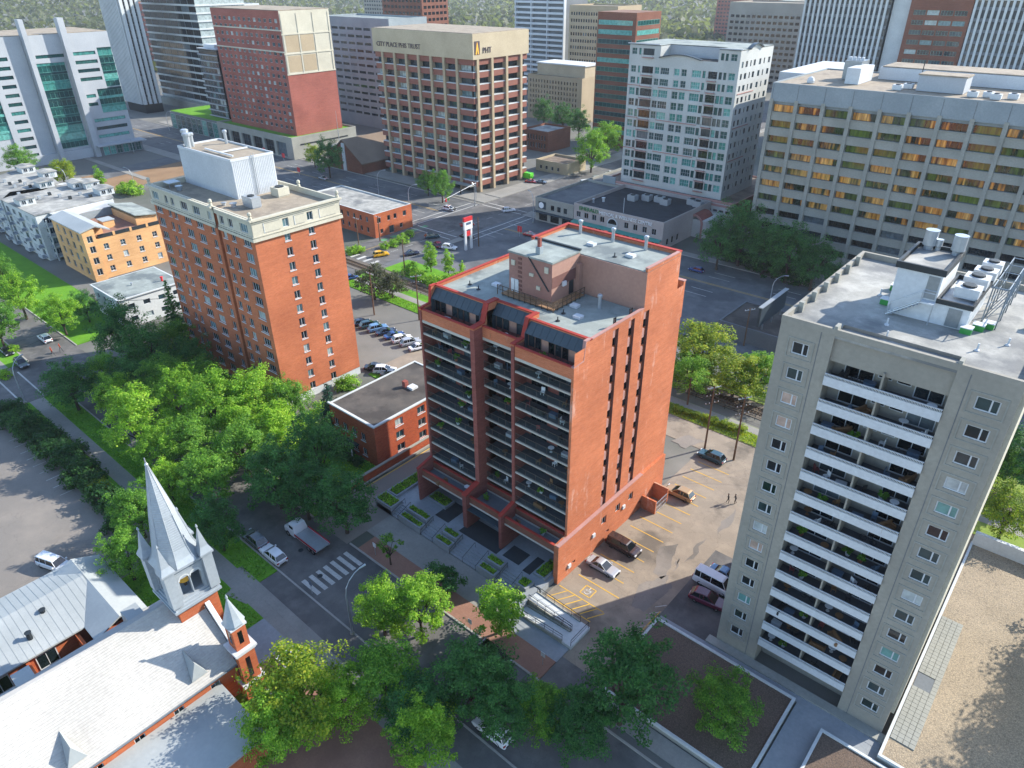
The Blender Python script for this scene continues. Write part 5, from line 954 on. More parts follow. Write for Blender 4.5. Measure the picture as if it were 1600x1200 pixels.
# ---------------- tan and white condo complex, left ----------------
def condo_left():
    T = thing('condo_building', (-212, 70, 0), 'tan stucco condo with terrace balustrades and green-grey roofs at the left', 'building')
    R = [(u, u+1.3, z, z+1.5) for u in (66.2, 70.6, 75, 79.4) for z in (1.6, 4.7, 7.8)]; RC = [(62.4, 63.8, z, z+1.8) for z in (1.6, 4.7, 7.8, 10.6)]
    a = MB(); facade(a, 'r', -202.5, 64.6, 83, 0, 11, R); facade(a, 'r', -201.6, 61.5, 64.6, 0, 14, RC); a.quad((-202.5, 64.6, 0), (-201.6, 64.6, 0), (-201.6, 64.6, 14), (-202.5, 64.6, 14)); a.f[-1] = tuple(reversed(a.f[-1]))
    RF = [(u, u+1.8, z, z+2) for u in (-219.5, -215, -210.6, -206) for z in (1.4, 4.5, 7.6, 10.6)]; facade(a, 'f', 61.5, -222, -201.6, 0, 14, RF); backs(a, -222, 61.5, -202.5, 83, 0, 11); a.build('wall', 'stucco_tan', T)
    for u, v, lo, hi in R: window(T, 'r', -202.5, u, lo, v-u, hi-lo, 2, 2, .09, 'white_paint', 'pane', sill=True)
    for u, v, lo, hi in RC: window(T, 'r', -201.6, u, lo, v-u, hi-lo, 2, 1, .09, 'white_paint', 'pane')
    for u, v, lo, hi in RF: window(T, 'f', 61.5, u, lo, v-u, hi-lo, 2, 1, .09, 'white_paint', 'pane')
    for k in range(4): MB().box(-202.7, 65.4+4.5*k, 11, -202.4, 69.2+4.5*k, 11.9).build('balustrade', 'dark_metal', T); MB().box(-202.75, 69.25+4.5*k, 11, -202.35, 69.85+4.5*k, 12).build('balustrade_pier', 'stucco_tan', T)
    roofdeck(T, -222, 64.8, -202.7, 83, 11.05, 'paver_red')
    q = MB().slab_yz(-222.4, -201.2, [(61, 13.9), (65, 14.9), (68.5, 13.2), (68.5, 12.9), (65, 14.5), (61, 13.6)]); q.build('roof_slope', 'metal_roof_grey', T); MB().box(-220, 65, 11, -206, 68.2, 13.3).build('upper_storey', 'stucco_tan', T)
    q = MB().slab_yz(-222, -205, [(77, 14.2), (83.6, 13.2), (83.6, 12.9), (77, 13.9)]); q.build('roof_slope', 'roof_grey', T); MB().box(-221, 77.2, 11, -205.6, 83, 13.1).build('upper_storey', 'stucco_tan', T); MB().box(-213, 70, 11, -209.5, 73, 13).build('terrace_room', 'stucco_tan', T); MB().box(-213.2, 69.8, 13, -209.3, 73.2, 13.2).build('terrace_roof', 'metal_roof_grey', T)
    for pts, z, lab in (([(3.5, 312), (54, 336), (176, 308), (165, 292), (130, 284), (17, 300)], 13.5, 'white roofed condo wing nearest the tan building'), ([(-30, 285), (0, 311), (16, 306), (66, 297), (92, 286), (73, 271), (50, 262), (27, 264)], 13.5, 'white roofed condo wing at the left edge')):
        A = [P(x, y, z)[:2] for x, y in pts]; c = np.mean(A, 0); T = thing('condo_building', (c[0], c[1], 0), lab, 'building')
        ar = sum(A[i][0]*A[(i+1) % len(A)][1]-A[(i+1) % len(A)][0]*A[i][1] for i in range(len(A)))
        if ar < 0: A = A[::-1]
        MB().prism(A, 0, z-.2).build('wall', 'white_conc', T); MB().prism([(p[0]*1.02-c[0]*.02, p[1]*1.02-c[1]*.02) for p in A], z-.2, z).build('roof', 'roof_pale', T)
        near = 'nearest' in lab
        for px, py in ([(122, 292), (141, 292), (163, 302), (40, 318)] if near else [(42, 268), (75, 276), (70, 291)]):
            X = P(px, py, z); w = 2.6; d = MB().box(X[0]-w, X[1]-w*.8, z, X[0]+w, X[1]+w*.8, z+1.9); d.build('roof_room', 'white_conc', T)
            d = MB().slab_yz(X[0]-w-.4, X[0]+w+.4, [(X[1]-w*.8-.4, z+1.9), (X[1]+w*.8+.4, z+1.9), (X[1], z+2.3)]); d.build('gable_roof', 'roof_pale', T)
            for k in (0, 1): window(T, 'r', X[0]+w+.01, X[1]-1.6+1.8*k, z+.4, 1.2, 1.2, 2, 1, .08, 'white_paint', 'pane', .0)
        for i in range(8): X = P(*((30+16*i, 305+3*(i % 3)) if near else (8+8*i, 285+4*(i % 3))), z); MB().box(X[0]-.4, X[1]-.4, z, X[0]+.4, X[1]+.4, z+.9).build('roof_vent', 'dark_metal' if i % 2 else 'galv', T)
        for i in range(len(A)):
            p, q = Vector(A[i]), Vector(A[(i+1) % len(A)]); L = (q-p).length; n = int(L/4.6)
            if L < 5 or (q-p).x < -2: continue
            for k in range(n):
                for zz in (1.4, 4.4, 7.4, 10.4):
                    me, _ = win_mesh(2.2, 1.7, 3, 1, .09, 'white_paint', 'pane', 0.0, True, False); X = p.lerp(q, (k+.5)/n-1.1/L); addm('window', me, T, (X.x-c[0], X.y-c[1], zz), math.atan2((q-p).y, (q-p).x))
                    if k % 2 == 0: a = MB(); a.box(-.4, -1.5, -.65, 2.8, -.02, -.45); a.box(-.4, -1.5, -.45, 2.8, -1.42, .5); addm('balcony', BALC if 'BALC' in globals() else globals().setdefault('BALC', a.mesh('balcony', 'grey_panel')), T, (X.x-c[0], X.y-c[1], zz), math.atan2((q-p).y, (q-p).x))
    # shaded street front with stacked balconies
    T = thing('condo_building', (-240, 68, 0), 'grey blue condo front with stacked balconies facing the left street', 'building')
    R = [(u, u+2.0, z, z+1.9) for u in (-258, -253.5, -249, -240.5, -236, -231.5, -226.5) for z in (1.4, 4.4, 7.4, 10.2)]; a = MB(); facade(a, 'f', 63.5, -262, -222.2, 0, 13, R); facade(a, 'r', -222.2, 63.5, 80, 0, 13, []); backs(a, -262, 63.5, -222.2, 80, 0, 13); a.build('wall', 'concrete_grey', T); roofdeck(T, -262, 63.5, -222.2, 80, 13.2, 'roof_white')
    for u, v, lo, hi in R: window(T, 'f', 63.5, u, lo, v-u, hi-lo, 2, 1, .09, 'white_paint', 'pane')
    for u in (-259, -246, -233):
        for z in (1.2, 4.2, 7.2, 10): b = MB().box(u, 61.6, z-.2, u+6, 63.4, z); b.box(u, 61.6, z, u+6, 61.7, z+1, 0); b.build('balcony', 'white_conc', T)
        for d in (0, 5.7): MB().box(u+d, 61.4, 0, u+d+.3, 61.7, 12).build('balcony_post', 'white_conc', T)
condo_left()
# ---------------- church ----------------
def church():
    T = thing('church', (-65.5, 5, 0), 'brick church with silver spire and long white metal roof', 'church')
    xl, xr, xm, ze, zr, yf, yb = -73.3, -57.8, -65.55, 5.5, 11.7, 20.0, -34
    a = MB(); holes = [(u, u+1.1, 1.4, 4.2) for u in np.arange(-30, 18, 4.2)]; facade(a, 'r', xr-.6, yb, yf, 0, ze, holes); a.quad((xl+.6, yf, 0), (xl+.6, yb, 0), (xl+.6, yb, ze), (xl+.6, yf, ze))
    a.poly([(xr-.6, yf, 0), (xl+.6, yf, 0), (xl+.6, yf, ze), (xm, yf, zr-.2), (xr-.6, yf, ze)]); a.poly([(xl+.6, yb, 0), (xr-.6, yb, 0), (xr-.6, yb, ze), (xm, yb, zr-.2), (xl+.6, yb, ze)]); a.build('wall', 'brick_church', T)
    for u, v, lo, hi in holes: window(T, 'r', xr-.6, u, lo, v-u, hi-lo, 2, 3, .08, 'white_paint', 'pane_dark')
    for s, x in ((1, xr), (-1, xl)):
        pts = [(xm, zr), (xm, zr-.25), (x, ze-.25), (x, ze)] if s > 0 else [(xm, zr), (x, ze), (x, ze-.25), (xm, zr-.25)]
        o = MB().slab_xz(yb-.5, yf-.3, pts).build('roof_slope', 'metal_roof', T); r = MB(); n = 78
        dx, dz = x-xm, ze-zr; L = math.hypot(dx, dz); nx, nz = -dz/L*s, dx/L*s
        for k in range(34):      # standing seams run along the slope's length in courses
            t = (k+.5)/34; X, Z = xm+dx*t, zr+dz*t; e = .035
            r.quad((X-dx/L*.04, yb-.5, Z-dz/L*.04), (X-dx/L*.04, yf-.3, Z-dz/L*.04), (X+nx*e, yf-.3, Z+nz*e), (X+nx*e, yb-.5, Z+nz*e)); r.quad((X+nx*e, yb-.5, Z+nz*e), (X+nx*e, yf-.3, Z+nz*e), (X+dx/L*.04, yf-.3, Z+dz/L*.04), (X+dx/L*.04, yb-.5, Z+dz/L*.04))
        r.build('roof_seam', 'metal_roof', o, 'stuff')
    MB().box(xr-.65, yb, ze-.9, xr-.4, yf, ze-.45).build('corbel_band', 'brick_maroon', T)
    c = MB()
    for k in range(90): c.box(xr-.5, yb+.6*k, ze-.5, xr-.3, yb+.6*k+.28, ze-.28)
    c.build('corbel', 'brick_maroon', T)
    MB().tube([(xr+.05, yb, ze-.2), (xr+.05, yf, ze-.2)], .1, 6).build('gutter', 'steel', T)
    for u in (-12, 3, 15.5): d = MB(); X = xr-2.2; zz = ze+(zr-ze)*2.2/7.75; d.poly([(X+1.6, u-.9, zz-.9), (X+1.6, u+.9, zz-.9), (X+1.3, u, zz+1.1)]); d.poly([(X+1.6, u+.9, zz-.9), (X-1.4, u, zz+1.12), (X+1.3, u, zz+1.1)]); d.poly([(X+1.6, u-.9, zz-.9), (X+1.3, u, zz+1.1), (X-1.4, u, zz+1.12)]); d.build('dormer', 'metal_roof_grey', T)
    for u in (3, 14.5): X = xl+2.2; zz = ze+1.75; d = MB(); d.slab_xz(u-.9, u+.9, [(X-1.8, zz-1.4), (X+.6, zz+.5), (X-1.6, zz+.5)]); d.build('dormer', 'metal_roof_grey', T)
    # front gable coping
    for s, x in ((1, xr), (-1, xl)): MB().slab_xz(yf-.3, yf+.25, [(xm+s*2.4, zr-1.4), (x-s*.3, ze+.4), (x-s*.3, ze+.95), (xm+s*2.4, zr-.85)] if s > 0 else [(xm+s*2.4, zr-1.4), (xm+s*2.4, zr-.85), (x-s*.3, ze+.95), (x-s*.3, ze+.4)]).build('gable_coping', 'white_paint', T)
    # tower
    tx0, tx1, ty0, ty1 = -67.8, -63.3, 16.9, 21.4; cx, cy = (tx0+tx1)/2, (ty0+ty1)/2
    a = MB(); facade(a, 'r', tx1, ty0, ty1, 0, 11.7, [(ty1-1.8, ty1-1.2, 7.5, 10.4)], .3); facade(a, 'f', ty0, tx0, tx1, 0, 11.7, []); backs(a, tx0, ty0, tx1, ty1, 0, 11.7); a.build('tower_shaft', 'brick_church', T); MB().box(tx1-.28, ty1-1.8, 7.5, tx1-.25, ty1-1.2, 10.4).build('tower_window', 'pane_dark', T)
    for e, z, h in ((.18, 11.4, .3), (.45, 11.7, .3), (.3, 12.0, .25), (.1, 12.25, .3)): MB().box(tx0-e, ty0-e, z, tx1+e, ty1+e, z+h).build('cornice', 'spire_metal', T)
    b = MB(); hl = [(ty0+1.05, ty0+2.2, 12.9, 15.5), (ty0+2.3, ty0+3.45, 12.9, 15.5), (ty0+.35, ty0+.7, 12.9, 15.6), (ty1-.7, ty1-.35, 12.9, 15.6)]; facade(b, 'r', tx1-.1, ty0+.1, ty1-.1, 12.5, 17, hl, .5)
    hf = [(tx0+1.05, tx0+2.2, 12.9, 15.5), (tx0+2.3, tx0+3.45, 12.9, 15.5), (tx0+.35, tx0+.7, 12.9, 15.6), (tx1-.7, tx1-.35, 12.9, 15.6)]; facade(b, 'f', ty0+.1, tx0+.1, tx1-.1, 12.5, 17, hf, .5); backs(b, tx0+.1, ty0+.1, tx1-.1, ty1-.1, 12.5, 17); b.build('belfry', 'spire_metal', T)
    MB().box(cx-.15, cy-.15, 12.5, cx+.15, cy+.15, 17).build('belfry_post', 'timber', T); MB().lathe(cx, cy, [(.75, 13.5), (.6, 13.9), (.35, 14.7), (.1, 15)], 12).build('bell', 'm_gold', T); MB().box(tx0+.3, cy-.12, 15.1, tx1-.3, cy+.12, 15.35).build('bell_beam', 'timber', T)
    for k in (0, 1): 
        q = MB(); uu = ty0+1.625+1.25*k
        for j in range(8): ta, tb = math.pi*j/8, math.pi*(j+1)/8; q.poly([(tx1-.06, uu+r*math.cos(t), 15.3+r*math.sin(t)) for r, t in ((.5, ta), (.68, ta), (.68, tb), (.5, tb))])
        q.build('belfry_arch', 'white_conc', T)
    for x in (tx0+.05, tx1-.75):
        for y in (ty0+.05, ty1-.75): MB().box(x, y, 12.45, x+.7, y+.7, 17.2).build('corner_pier', 'spire_metal', T) if False else None
    for e, z, h in ((.0, 16.4, .15), (.25, 16.9, .3)): MB().box(tx0-e, ty0-e, z, tx1+e, ty1+e, z+h).build('cornice', 'spire_metal', T)
    for x in (tx0+.1, tx1-.1):
        for y in (ty0+.1, ty1-.1):
            MB().lathe(x, y, [(.8, 12.5), (.8, 17.2), (1.05, 17.3), (1.05, 17.55), (.62, 18.3), (.06, 20.7), (.16, 20.9), (.05, 21.2)], 4, 0, math.pi/4).build('pinnacle', 'spire_metal', T)
    s = MB().lathe(cx, cy, [(2.75, 17.2), (2.3, 17.9), (1.95, 18.9), (1.28, 23.0), (1.32, 23.05), (1.26, 23.3), (.1, 29.2)], 8, 0, math.pi/8).build('spire', 'spire_metal', T)
    r = MB()
    for k in range(8): t = math.pi/8+k*math.pi/4; r.tube([(cx+rr*math.cos(t), cy+rr*math.sin(t), z) for rr, z in ((2.78, 17.2), (2.32, 17.9), (1.97, 18.9), (1.3, 23), (.1, 29.2))], .05, 4)
    r.build('spire_rib', 'spire_metal', s); MB().lathe(cx, cy, [(.08, 29), (.2, 29.3), (.08, 29.5), (.05, 30.1)], 8).build('finial', 'galv', s)
    c = MB()
    for k in range(38):
        z = 18.9+.155*k*1.75; 
        if z > 28: break
        rr = 1.95+(1.28-1.95)*(z-18.9)/4.1 if z < 23 else 1.26-(z-23.3)*1.16/5.9; c.lathe(cx, cy, [(rr+.005, z-.02), (rr+.03, z), (rr+.0, z+.05)], 8, 0, math.pi/8)
    c.build('spire_shingle_course', 'spire_metal', s)
    # front corner turret
    X, Y = -58, 20.3
    for z0, z1, h, m in ((0, 2.2, 1.25, 'brick_church'), (2.35, 7.0, 1.0, 'brick_church'), (7.6, 10.8, .8, 'brick_church')): MB().box(X-h, Y-h, z0, X+h, Y+h, z1).build('turret_shaft', m, T)
    for z, h in ((2.2, 1.35), (7.0, 1.15), (7.3, 1.3)): MB().box(X-h, Y-h, z, X+h, Y+h, z+.3-.002).build('turret_cornice', 'white_paint', T)
    MB().box(X-.95, Y-.95, 10.8, X+.95, Y+.95, 11.1).build('turret_cornice', 'white_paint', T); MB().lathe(X, Y, [(1.15, 11.1), (1.2, 11.3), (.9, 12), (.08, 14.6), (.15, 14.8), (.05, 15.2)], 8, 0, math.pi/8).build('turret_cap', 'spire_metal', T)
    for z0, z1, h in ((3.2, 6.2, 1.0), (8.4, 10.2, .8)): MB().box(X+h, Y-.25, z0, X+h+.02, Y+.25, z1).build('turret_window', 'pane_dark', T); MB().box(X-.25, Y-h-.02, z0, X+.25, Y-h, z1).build('turret_window', 'pane_dark', T)
    # entrance porch canopy
    p = MB(); 
    for x, y in ((-57, 23.5), (-55, 23.5), (-57, 25.5), (-55, 25.5)): p.box(x, y, 0, x+.12, y+.12, 2.9)
    p.box(-57.2, 23.3, 2.9, -54.7, 25.8, 3.1); p.build('porch', 'white_paint', T)
    # hall with pitched metal roof
    T = thing('church_hall', (-86, 2, 0), 'long hall with pale ribbed metal roof left of the church', 'building')
    MB().box(-90, -34, 0, -78.4, 12.6, 4.0).build('wall', 'brick_church', T); MB().slab_xz(-34.4, 13.5, [(-84.5, 5.8), (-90.6, 4.0), (-90.6, 3.8), (-84.5, 5.6)]).build('roof_slope', 'metal_roof_grey', T); MB().slab_xz(-34.4, 13.5, [(-84.5, 5.8), (-84.5, 5.6), (-77.6, 3.9), (-77.6, 4.1)]).build('roof_slope', 'metal_roof_grey', T)
    r = MB()
    for k in range(60):
        y = -34+.8*k
        if y < 13.4: r.slab_xz(y, y+.05, [(-84.5, 5.83), (-84.5, 5.8), (-77.6, 4.1), (-77.6, 4.13)]); r.slab_xz(y, y+.05, [(-84.5, 5.83), (-90.6, 4.03), (-90.6, 4.0), (-84.5, 5.8)])
    r.build('roof_seam', 'metal_roof_grey', T, 'stuff')
    MB().box(-88, 10.9, 0, -75.2, 16.4, 4.2).build('cross_wing', 'brick_church', T); MB().slab_yz(-89, -74.4, [(10.5, 4.1), (13.7, 5.6), (16.9, 4.1), (16.9, 3.9), (13.7, 5.4), (10.5, 3.9)]).build('wing_roof', 'metal_roof_grey', T)
    for u in (-6, 0, 5): window(T, 'r', -78.35, u, 1, 2.2, 2.2, 2, 1, .1, 'white_paint', 'pane_dark', .02)
    for y in (4, 9.4): MB().box(-78.4, y, 0, -75.6, y+.4, 3.4).build('buttress', 'brick_church', T)
    for x, y in ((-80, 5.6), (-82.5, 8)): MB().lathe(x, y, [(.3, 4.6), (.3, 5.6), (.4, 5.7)], 8).build('roof_vent', 'dark_metal', T)
    T = thing('church_annex', (-50, 5, 0), 'flat grey roofed annex beside the church at the bottom edge', 'building'); c0 = P(344, 1071, 3.6); MB().box(c0[0], -20, 0, c0[0]+9, c0[1], 3.4).build('wall', 'brick_church', T); MB().box(c0[0]-.2, -20, 3.4, c0[0]+9.2, c0[1]+.2, 3.7).build('roof', 'metal_roof_grey', T)
church()
# ---------------- trees ----------------
def crown(R, Hc, clumps, per, size, seed, zb=0, spread=.34, low=-.8):
    """leaf clumps on and inside an uneven ellipsoid; returns leaf quads centred on the crown"""
    r = np.random.default_rng(seed); d = r.normal(size=(clumps, 3)); d /= np.linalg.norm(d, axis=1)[:, None]; d[:, 2] = np.where(d[:, 2] < low, -d[:, 2], d[:, 2])
    lob = 1+.3*np.sin(3*np.arctan2(d[:, 1], d[:, 0])+r.random()*6)*np.cos(2*d[:, 2]*2)+.14*r.normal(size=clumps)
    rad = (.45+.55*r.random(clumps)**.45)*lob; c = d*rad[:, None]*np.array([R, R, Hc/2]); cr = (.55+.55*r.random(clumps))*R*spread
    n = clumps*per; idx = np.repeat(np.arange(clumps), per); o = r.normal(size=(n, 3)); o /= np.linalg.norm(o, axis=1)[:, None]; o *= (r.random(n)**.4)[:, None]; o[:, 2] *= .75
    pts = c[idx]+o*cr[idx][:, None]; out = o*.6+d[idx]*.5; out[:, 2] += .25; return leaves_np(pts, size, out)
PROTO = {}
def tree_proto(key, R, Hc, th, leaf, clumps=90, per=60, size=.42, seed=1, bark='bark', spread=.34):
    """prototype meshes: trunk with limbs, crown"""
    r = random.Random(seed); t = MB(); zc = th+Hc*.42; t.tube([(0, 0, -.1), (.05, .03, th*.5), (0, 0, th), (.1, 0, zc)], [R*.062+.06, R*.045+.05, R*.04+.03, R*.02], 8)
    for k in range(9):
        a = 2*math.pi*k/9+r.random(); l = R*r.uniform(.55, .85); z0 = th*r.uniform(.8, 1.1); z1 = zc+r.uniform(-.15, .3)*Hc
        t.tube([(0, 0, z0), (l*.45*math.cos(a), l*.45*math.sin(a), z0+(z1-z0)*.6), (l*math.cos(a), l*math.sin(a), z1)], [R*.028+.03, R*.018+.02, .02], 5)
    tm = t.mesh('trunk', bark); v, n = crown(R, Hc, clumps, per, size, seed, spread=spread); v = v+np.array([0, 0, zc]); o = mesh_np('crown', v, n, leaf); me = o.data; bpy.data.objects.remove(o); PROTO[key] = (tm, me, zc)
def spruce_proto(key, R, Ht, leaf, seed):
    r = np.random.default_rng(seed); t = MB(); t.tube([(0, 0, -.1), (0, 0, Ht*.97)], [.24, .03], 6); tm = t.mesh('trunk', 'bark'); P_ = []; O_ = []
    for k in range(int(Ht*2.4)):
        z = .8+(Ht-.9)*k/(Ht*2.4); rr = R*(1-z/Ht)**.85*(.85+.3*r.random())+.08
        for j in range(max(5, int(rr*6))):
            a = r.random()*6.283; m = max(4, int(rr*16)); s = r.random(m)**.7; P_.append(np.stack([rr*s*np.cos(a)+r.normal(size=m)*.1, rr*s*np.sin(a)+r.normal(size=m)*.1, z-.35*rr*s+r.normal(size=m)*.07], 1)); O_.append(np.tile([math.cos(a)*.4, math.sin(a)*.4, .6], (m, 1)))
    v, n = leaves_np(np.concatenate(P_), .3, np.concatenate(O_)); o = mesh_np('crown', v, n, leaf); me = o.data; bpy.data.objects.remove(o); PROTO[key] = (tm, me, Ht*.5)
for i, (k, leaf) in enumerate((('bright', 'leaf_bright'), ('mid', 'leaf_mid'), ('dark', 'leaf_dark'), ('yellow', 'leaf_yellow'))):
    for j in range(2): tree_proto(f'{k}{j}', 5, 9.8, 3.2, leaf, 170, 80, .30, 10+i*3+j, spread=.25)
tree_proto('small0', 2.8, 4.6, 1.7, 'leaf_dark', 60, 60, .3, 40); tree_proto('smallb', 3, 5.4, 2.4, 'leaf_bright', 70, 70, .3, 41); tree_proto('grey', 3.4, 5.4, 1.6, 'leaf_grey', 80, 55, .3, 42, spread=.28)
tree_proto('sapling', 1.5, 3.4, 1.6, 'leaf_mid', 26, 34, .24, 43); tree_proto('poplar', 1.7, 8, 1.2, 'leaf_bright', 60, 60, .3, 44, spread=.5); tree_proto('bush', 1.7, 2.0, .2, 'leaf_bright', 36, 50, .26, 45, spread=.45); tree_proto('hedge', 1.9, 2.6, .2, 'leaf_hedge', 40, 60, .28, 46, spread=.45); tree_proto('bushy', 1.8, 2.2, .2, 'leaf_yellow', 36, 50, .26, 47, spread=.45)
spruce_proto('spruce', 3.0, 15, 'leaf_dark', 3); spruce_proto('bluespruce', 2.7, 12, 'leaf_spruce', 4)
def tree(key, px, py, s, label, sz=1.0, name='tree', cat='tree', group=None, ground=None):
    tm, cm, zc = PROTO[key]; sz = .68 if 1050 < px < 1210 and 520 < py < 600 else sz; s = s*(.84 if key[-1] in '01' and py < 1000 else .74 if key[-1] in '01' else 1); X = P(px, py, zc*s*sz) if ground is None else ground
    T = thing(name, (X[0], X[1], .1), label, cat, group, random.uniform(0, 6.28)); T.scale = (s*random.uniform(.9, 1.12), s*random.uniform(.9, 1.12), s*sz*random.uniform(.95, 1.12))
    for n, me in (('trunk', tm), ('crown', cm)):
        o = bpy.data.objects.new(n, me); COL.objects.link(o); o.parent = T
    return T
GS = 'street and garden trees'
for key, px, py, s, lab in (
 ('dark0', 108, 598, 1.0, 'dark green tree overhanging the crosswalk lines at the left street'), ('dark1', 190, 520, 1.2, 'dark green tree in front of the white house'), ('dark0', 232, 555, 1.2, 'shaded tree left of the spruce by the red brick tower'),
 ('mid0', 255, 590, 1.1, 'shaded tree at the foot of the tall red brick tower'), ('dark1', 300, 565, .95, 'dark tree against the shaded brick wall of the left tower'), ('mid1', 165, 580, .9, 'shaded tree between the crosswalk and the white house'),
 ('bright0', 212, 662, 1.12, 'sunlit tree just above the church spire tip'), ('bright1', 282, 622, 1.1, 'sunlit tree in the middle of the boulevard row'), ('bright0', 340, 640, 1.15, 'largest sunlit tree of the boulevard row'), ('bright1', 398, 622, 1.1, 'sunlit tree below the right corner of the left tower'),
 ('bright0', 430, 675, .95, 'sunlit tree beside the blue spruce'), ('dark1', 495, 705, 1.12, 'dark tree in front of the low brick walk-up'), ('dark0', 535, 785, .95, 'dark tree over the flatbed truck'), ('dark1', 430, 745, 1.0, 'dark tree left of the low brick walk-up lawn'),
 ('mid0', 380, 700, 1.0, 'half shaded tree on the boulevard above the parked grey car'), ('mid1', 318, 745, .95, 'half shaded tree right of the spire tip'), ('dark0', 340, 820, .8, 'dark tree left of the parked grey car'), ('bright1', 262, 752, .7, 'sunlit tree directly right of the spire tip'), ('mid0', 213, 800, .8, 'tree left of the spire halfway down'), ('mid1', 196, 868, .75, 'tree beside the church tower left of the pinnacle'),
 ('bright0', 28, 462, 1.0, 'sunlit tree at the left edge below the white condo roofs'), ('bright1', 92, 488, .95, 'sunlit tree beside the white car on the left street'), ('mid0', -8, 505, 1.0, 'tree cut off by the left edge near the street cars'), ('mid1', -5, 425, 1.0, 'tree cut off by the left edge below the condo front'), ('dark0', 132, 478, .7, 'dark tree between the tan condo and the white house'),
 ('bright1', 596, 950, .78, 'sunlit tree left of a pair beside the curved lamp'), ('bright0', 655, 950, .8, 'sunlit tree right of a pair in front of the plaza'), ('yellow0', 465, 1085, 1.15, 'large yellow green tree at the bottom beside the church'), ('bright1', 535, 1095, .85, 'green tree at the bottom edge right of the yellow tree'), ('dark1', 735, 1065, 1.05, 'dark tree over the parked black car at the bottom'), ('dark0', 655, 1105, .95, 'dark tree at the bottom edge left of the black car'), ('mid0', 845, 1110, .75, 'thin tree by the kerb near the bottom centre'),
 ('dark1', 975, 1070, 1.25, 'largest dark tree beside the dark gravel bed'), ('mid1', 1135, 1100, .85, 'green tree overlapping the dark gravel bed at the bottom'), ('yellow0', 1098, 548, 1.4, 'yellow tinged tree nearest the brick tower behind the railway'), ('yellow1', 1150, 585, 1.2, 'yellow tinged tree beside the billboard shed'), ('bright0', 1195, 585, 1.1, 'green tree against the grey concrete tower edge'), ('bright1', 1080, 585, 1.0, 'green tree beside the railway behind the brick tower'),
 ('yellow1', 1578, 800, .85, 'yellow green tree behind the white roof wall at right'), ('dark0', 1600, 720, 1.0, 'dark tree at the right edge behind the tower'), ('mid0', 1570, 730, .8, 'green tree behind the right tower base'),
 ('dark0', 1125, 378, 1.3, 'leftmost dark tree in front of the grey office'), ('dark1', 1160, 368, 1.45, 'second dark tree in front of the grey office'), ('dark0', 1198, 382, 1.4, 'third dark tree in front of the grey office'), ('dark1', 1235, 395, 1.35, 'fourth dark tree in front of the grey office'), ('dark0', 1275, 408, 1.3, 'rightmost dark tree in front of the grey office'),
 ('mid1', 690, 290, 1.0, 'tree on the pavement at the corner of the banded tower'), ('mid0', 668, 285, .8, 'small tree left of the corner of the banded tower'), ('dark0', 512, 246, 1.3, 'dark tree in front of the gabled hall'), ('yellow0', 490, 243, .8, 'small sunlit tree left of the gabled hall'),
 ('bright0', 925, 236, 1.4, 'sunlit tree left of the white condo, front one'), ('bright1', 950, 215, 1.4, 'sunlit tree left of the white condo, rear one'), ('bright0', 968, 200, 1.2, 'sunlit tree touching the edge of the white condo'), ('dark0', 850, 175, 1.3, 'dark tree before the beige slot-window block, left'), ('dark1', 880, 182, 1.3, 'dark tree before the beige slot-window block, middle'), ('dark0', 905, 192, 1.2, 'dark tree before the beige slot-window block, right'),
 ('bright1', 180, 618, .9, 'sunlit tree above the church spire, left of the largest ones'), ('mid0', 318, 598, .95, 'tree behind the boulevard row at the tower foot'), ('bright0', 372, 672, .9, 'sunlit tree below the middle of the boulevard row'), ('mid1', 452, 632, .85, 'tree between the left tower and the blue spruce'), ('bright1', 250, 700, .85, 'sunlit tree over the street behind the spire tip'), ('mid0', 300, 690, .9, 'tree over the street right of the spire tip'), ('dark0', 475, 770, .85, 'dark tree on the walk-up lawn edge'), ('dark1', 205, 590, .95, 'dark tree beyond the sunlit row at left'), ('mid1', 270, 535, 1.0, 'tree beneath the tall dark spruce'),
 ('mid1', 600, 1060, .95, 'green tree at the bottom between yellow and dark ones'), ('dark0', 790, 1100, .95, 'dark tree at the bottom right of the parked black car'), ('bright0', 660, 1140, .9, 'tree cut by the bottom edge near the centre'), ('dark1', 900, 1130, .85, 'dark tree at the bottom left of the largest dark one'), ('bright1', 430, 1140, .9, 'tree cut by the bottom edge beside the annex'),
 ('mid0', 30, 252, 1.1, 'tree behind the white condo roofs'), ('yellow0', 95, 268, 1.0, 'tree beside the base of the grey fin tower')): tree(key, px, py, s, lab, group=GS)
for key, px, py, s, lab in (('small0', 694, 905, 1.0, 'small dark round tree on the plaza pavement'), ('sapling', 608, 858, 1.0, 'thin sapling in the paver strip by the crosswalk'), ('smallb', 782, 948, 1.0, 'small sunlit tree in front of the ramp'), ('grey', 583, 440, 1.25, 'dusky purple leaved tree on the lawn by the railway'), ('grey', 612, 445, .95, 'smaller dusky tree beside the railway path'), ('poplar', 672, 402, .95, 'tall narrow bush nearest the pylon sign'), ('poplar', 700, 412, .8, 'shorter narrow bush right of the tallest one'), ('poplar', 155, 280, 1.1, 'slim poplar in front of the grey fin tower'), ('poplar', 722, 420, .45, 'lowest narrow bush by the brick tower roof edge')): tree(key, px, py, s, lab, group=GS)
for i, g_ in enumerate(((20, 86, 0), (19.5, 77, 0), (21, 95, 0))): tree('dark0', 1700, 900, 1.55, ['tree beyond the right frame edge beside the gravel roof', 'nearer tree beyond the right edge beside the gravel roof', 'farther tree beyond the right edge beside the gravel roof'][i], group=GS, ground=g_)  # unseen trees, put in to cast shade onto the gravel roof
tree('spruce', 272, 492, 1.1, 'tall dark spruce against the left brick tower', group=GS); tree('bluespruce', 516, 640, 1.0, 'blue grey spruce beside the low brick walk-up', group=GS)
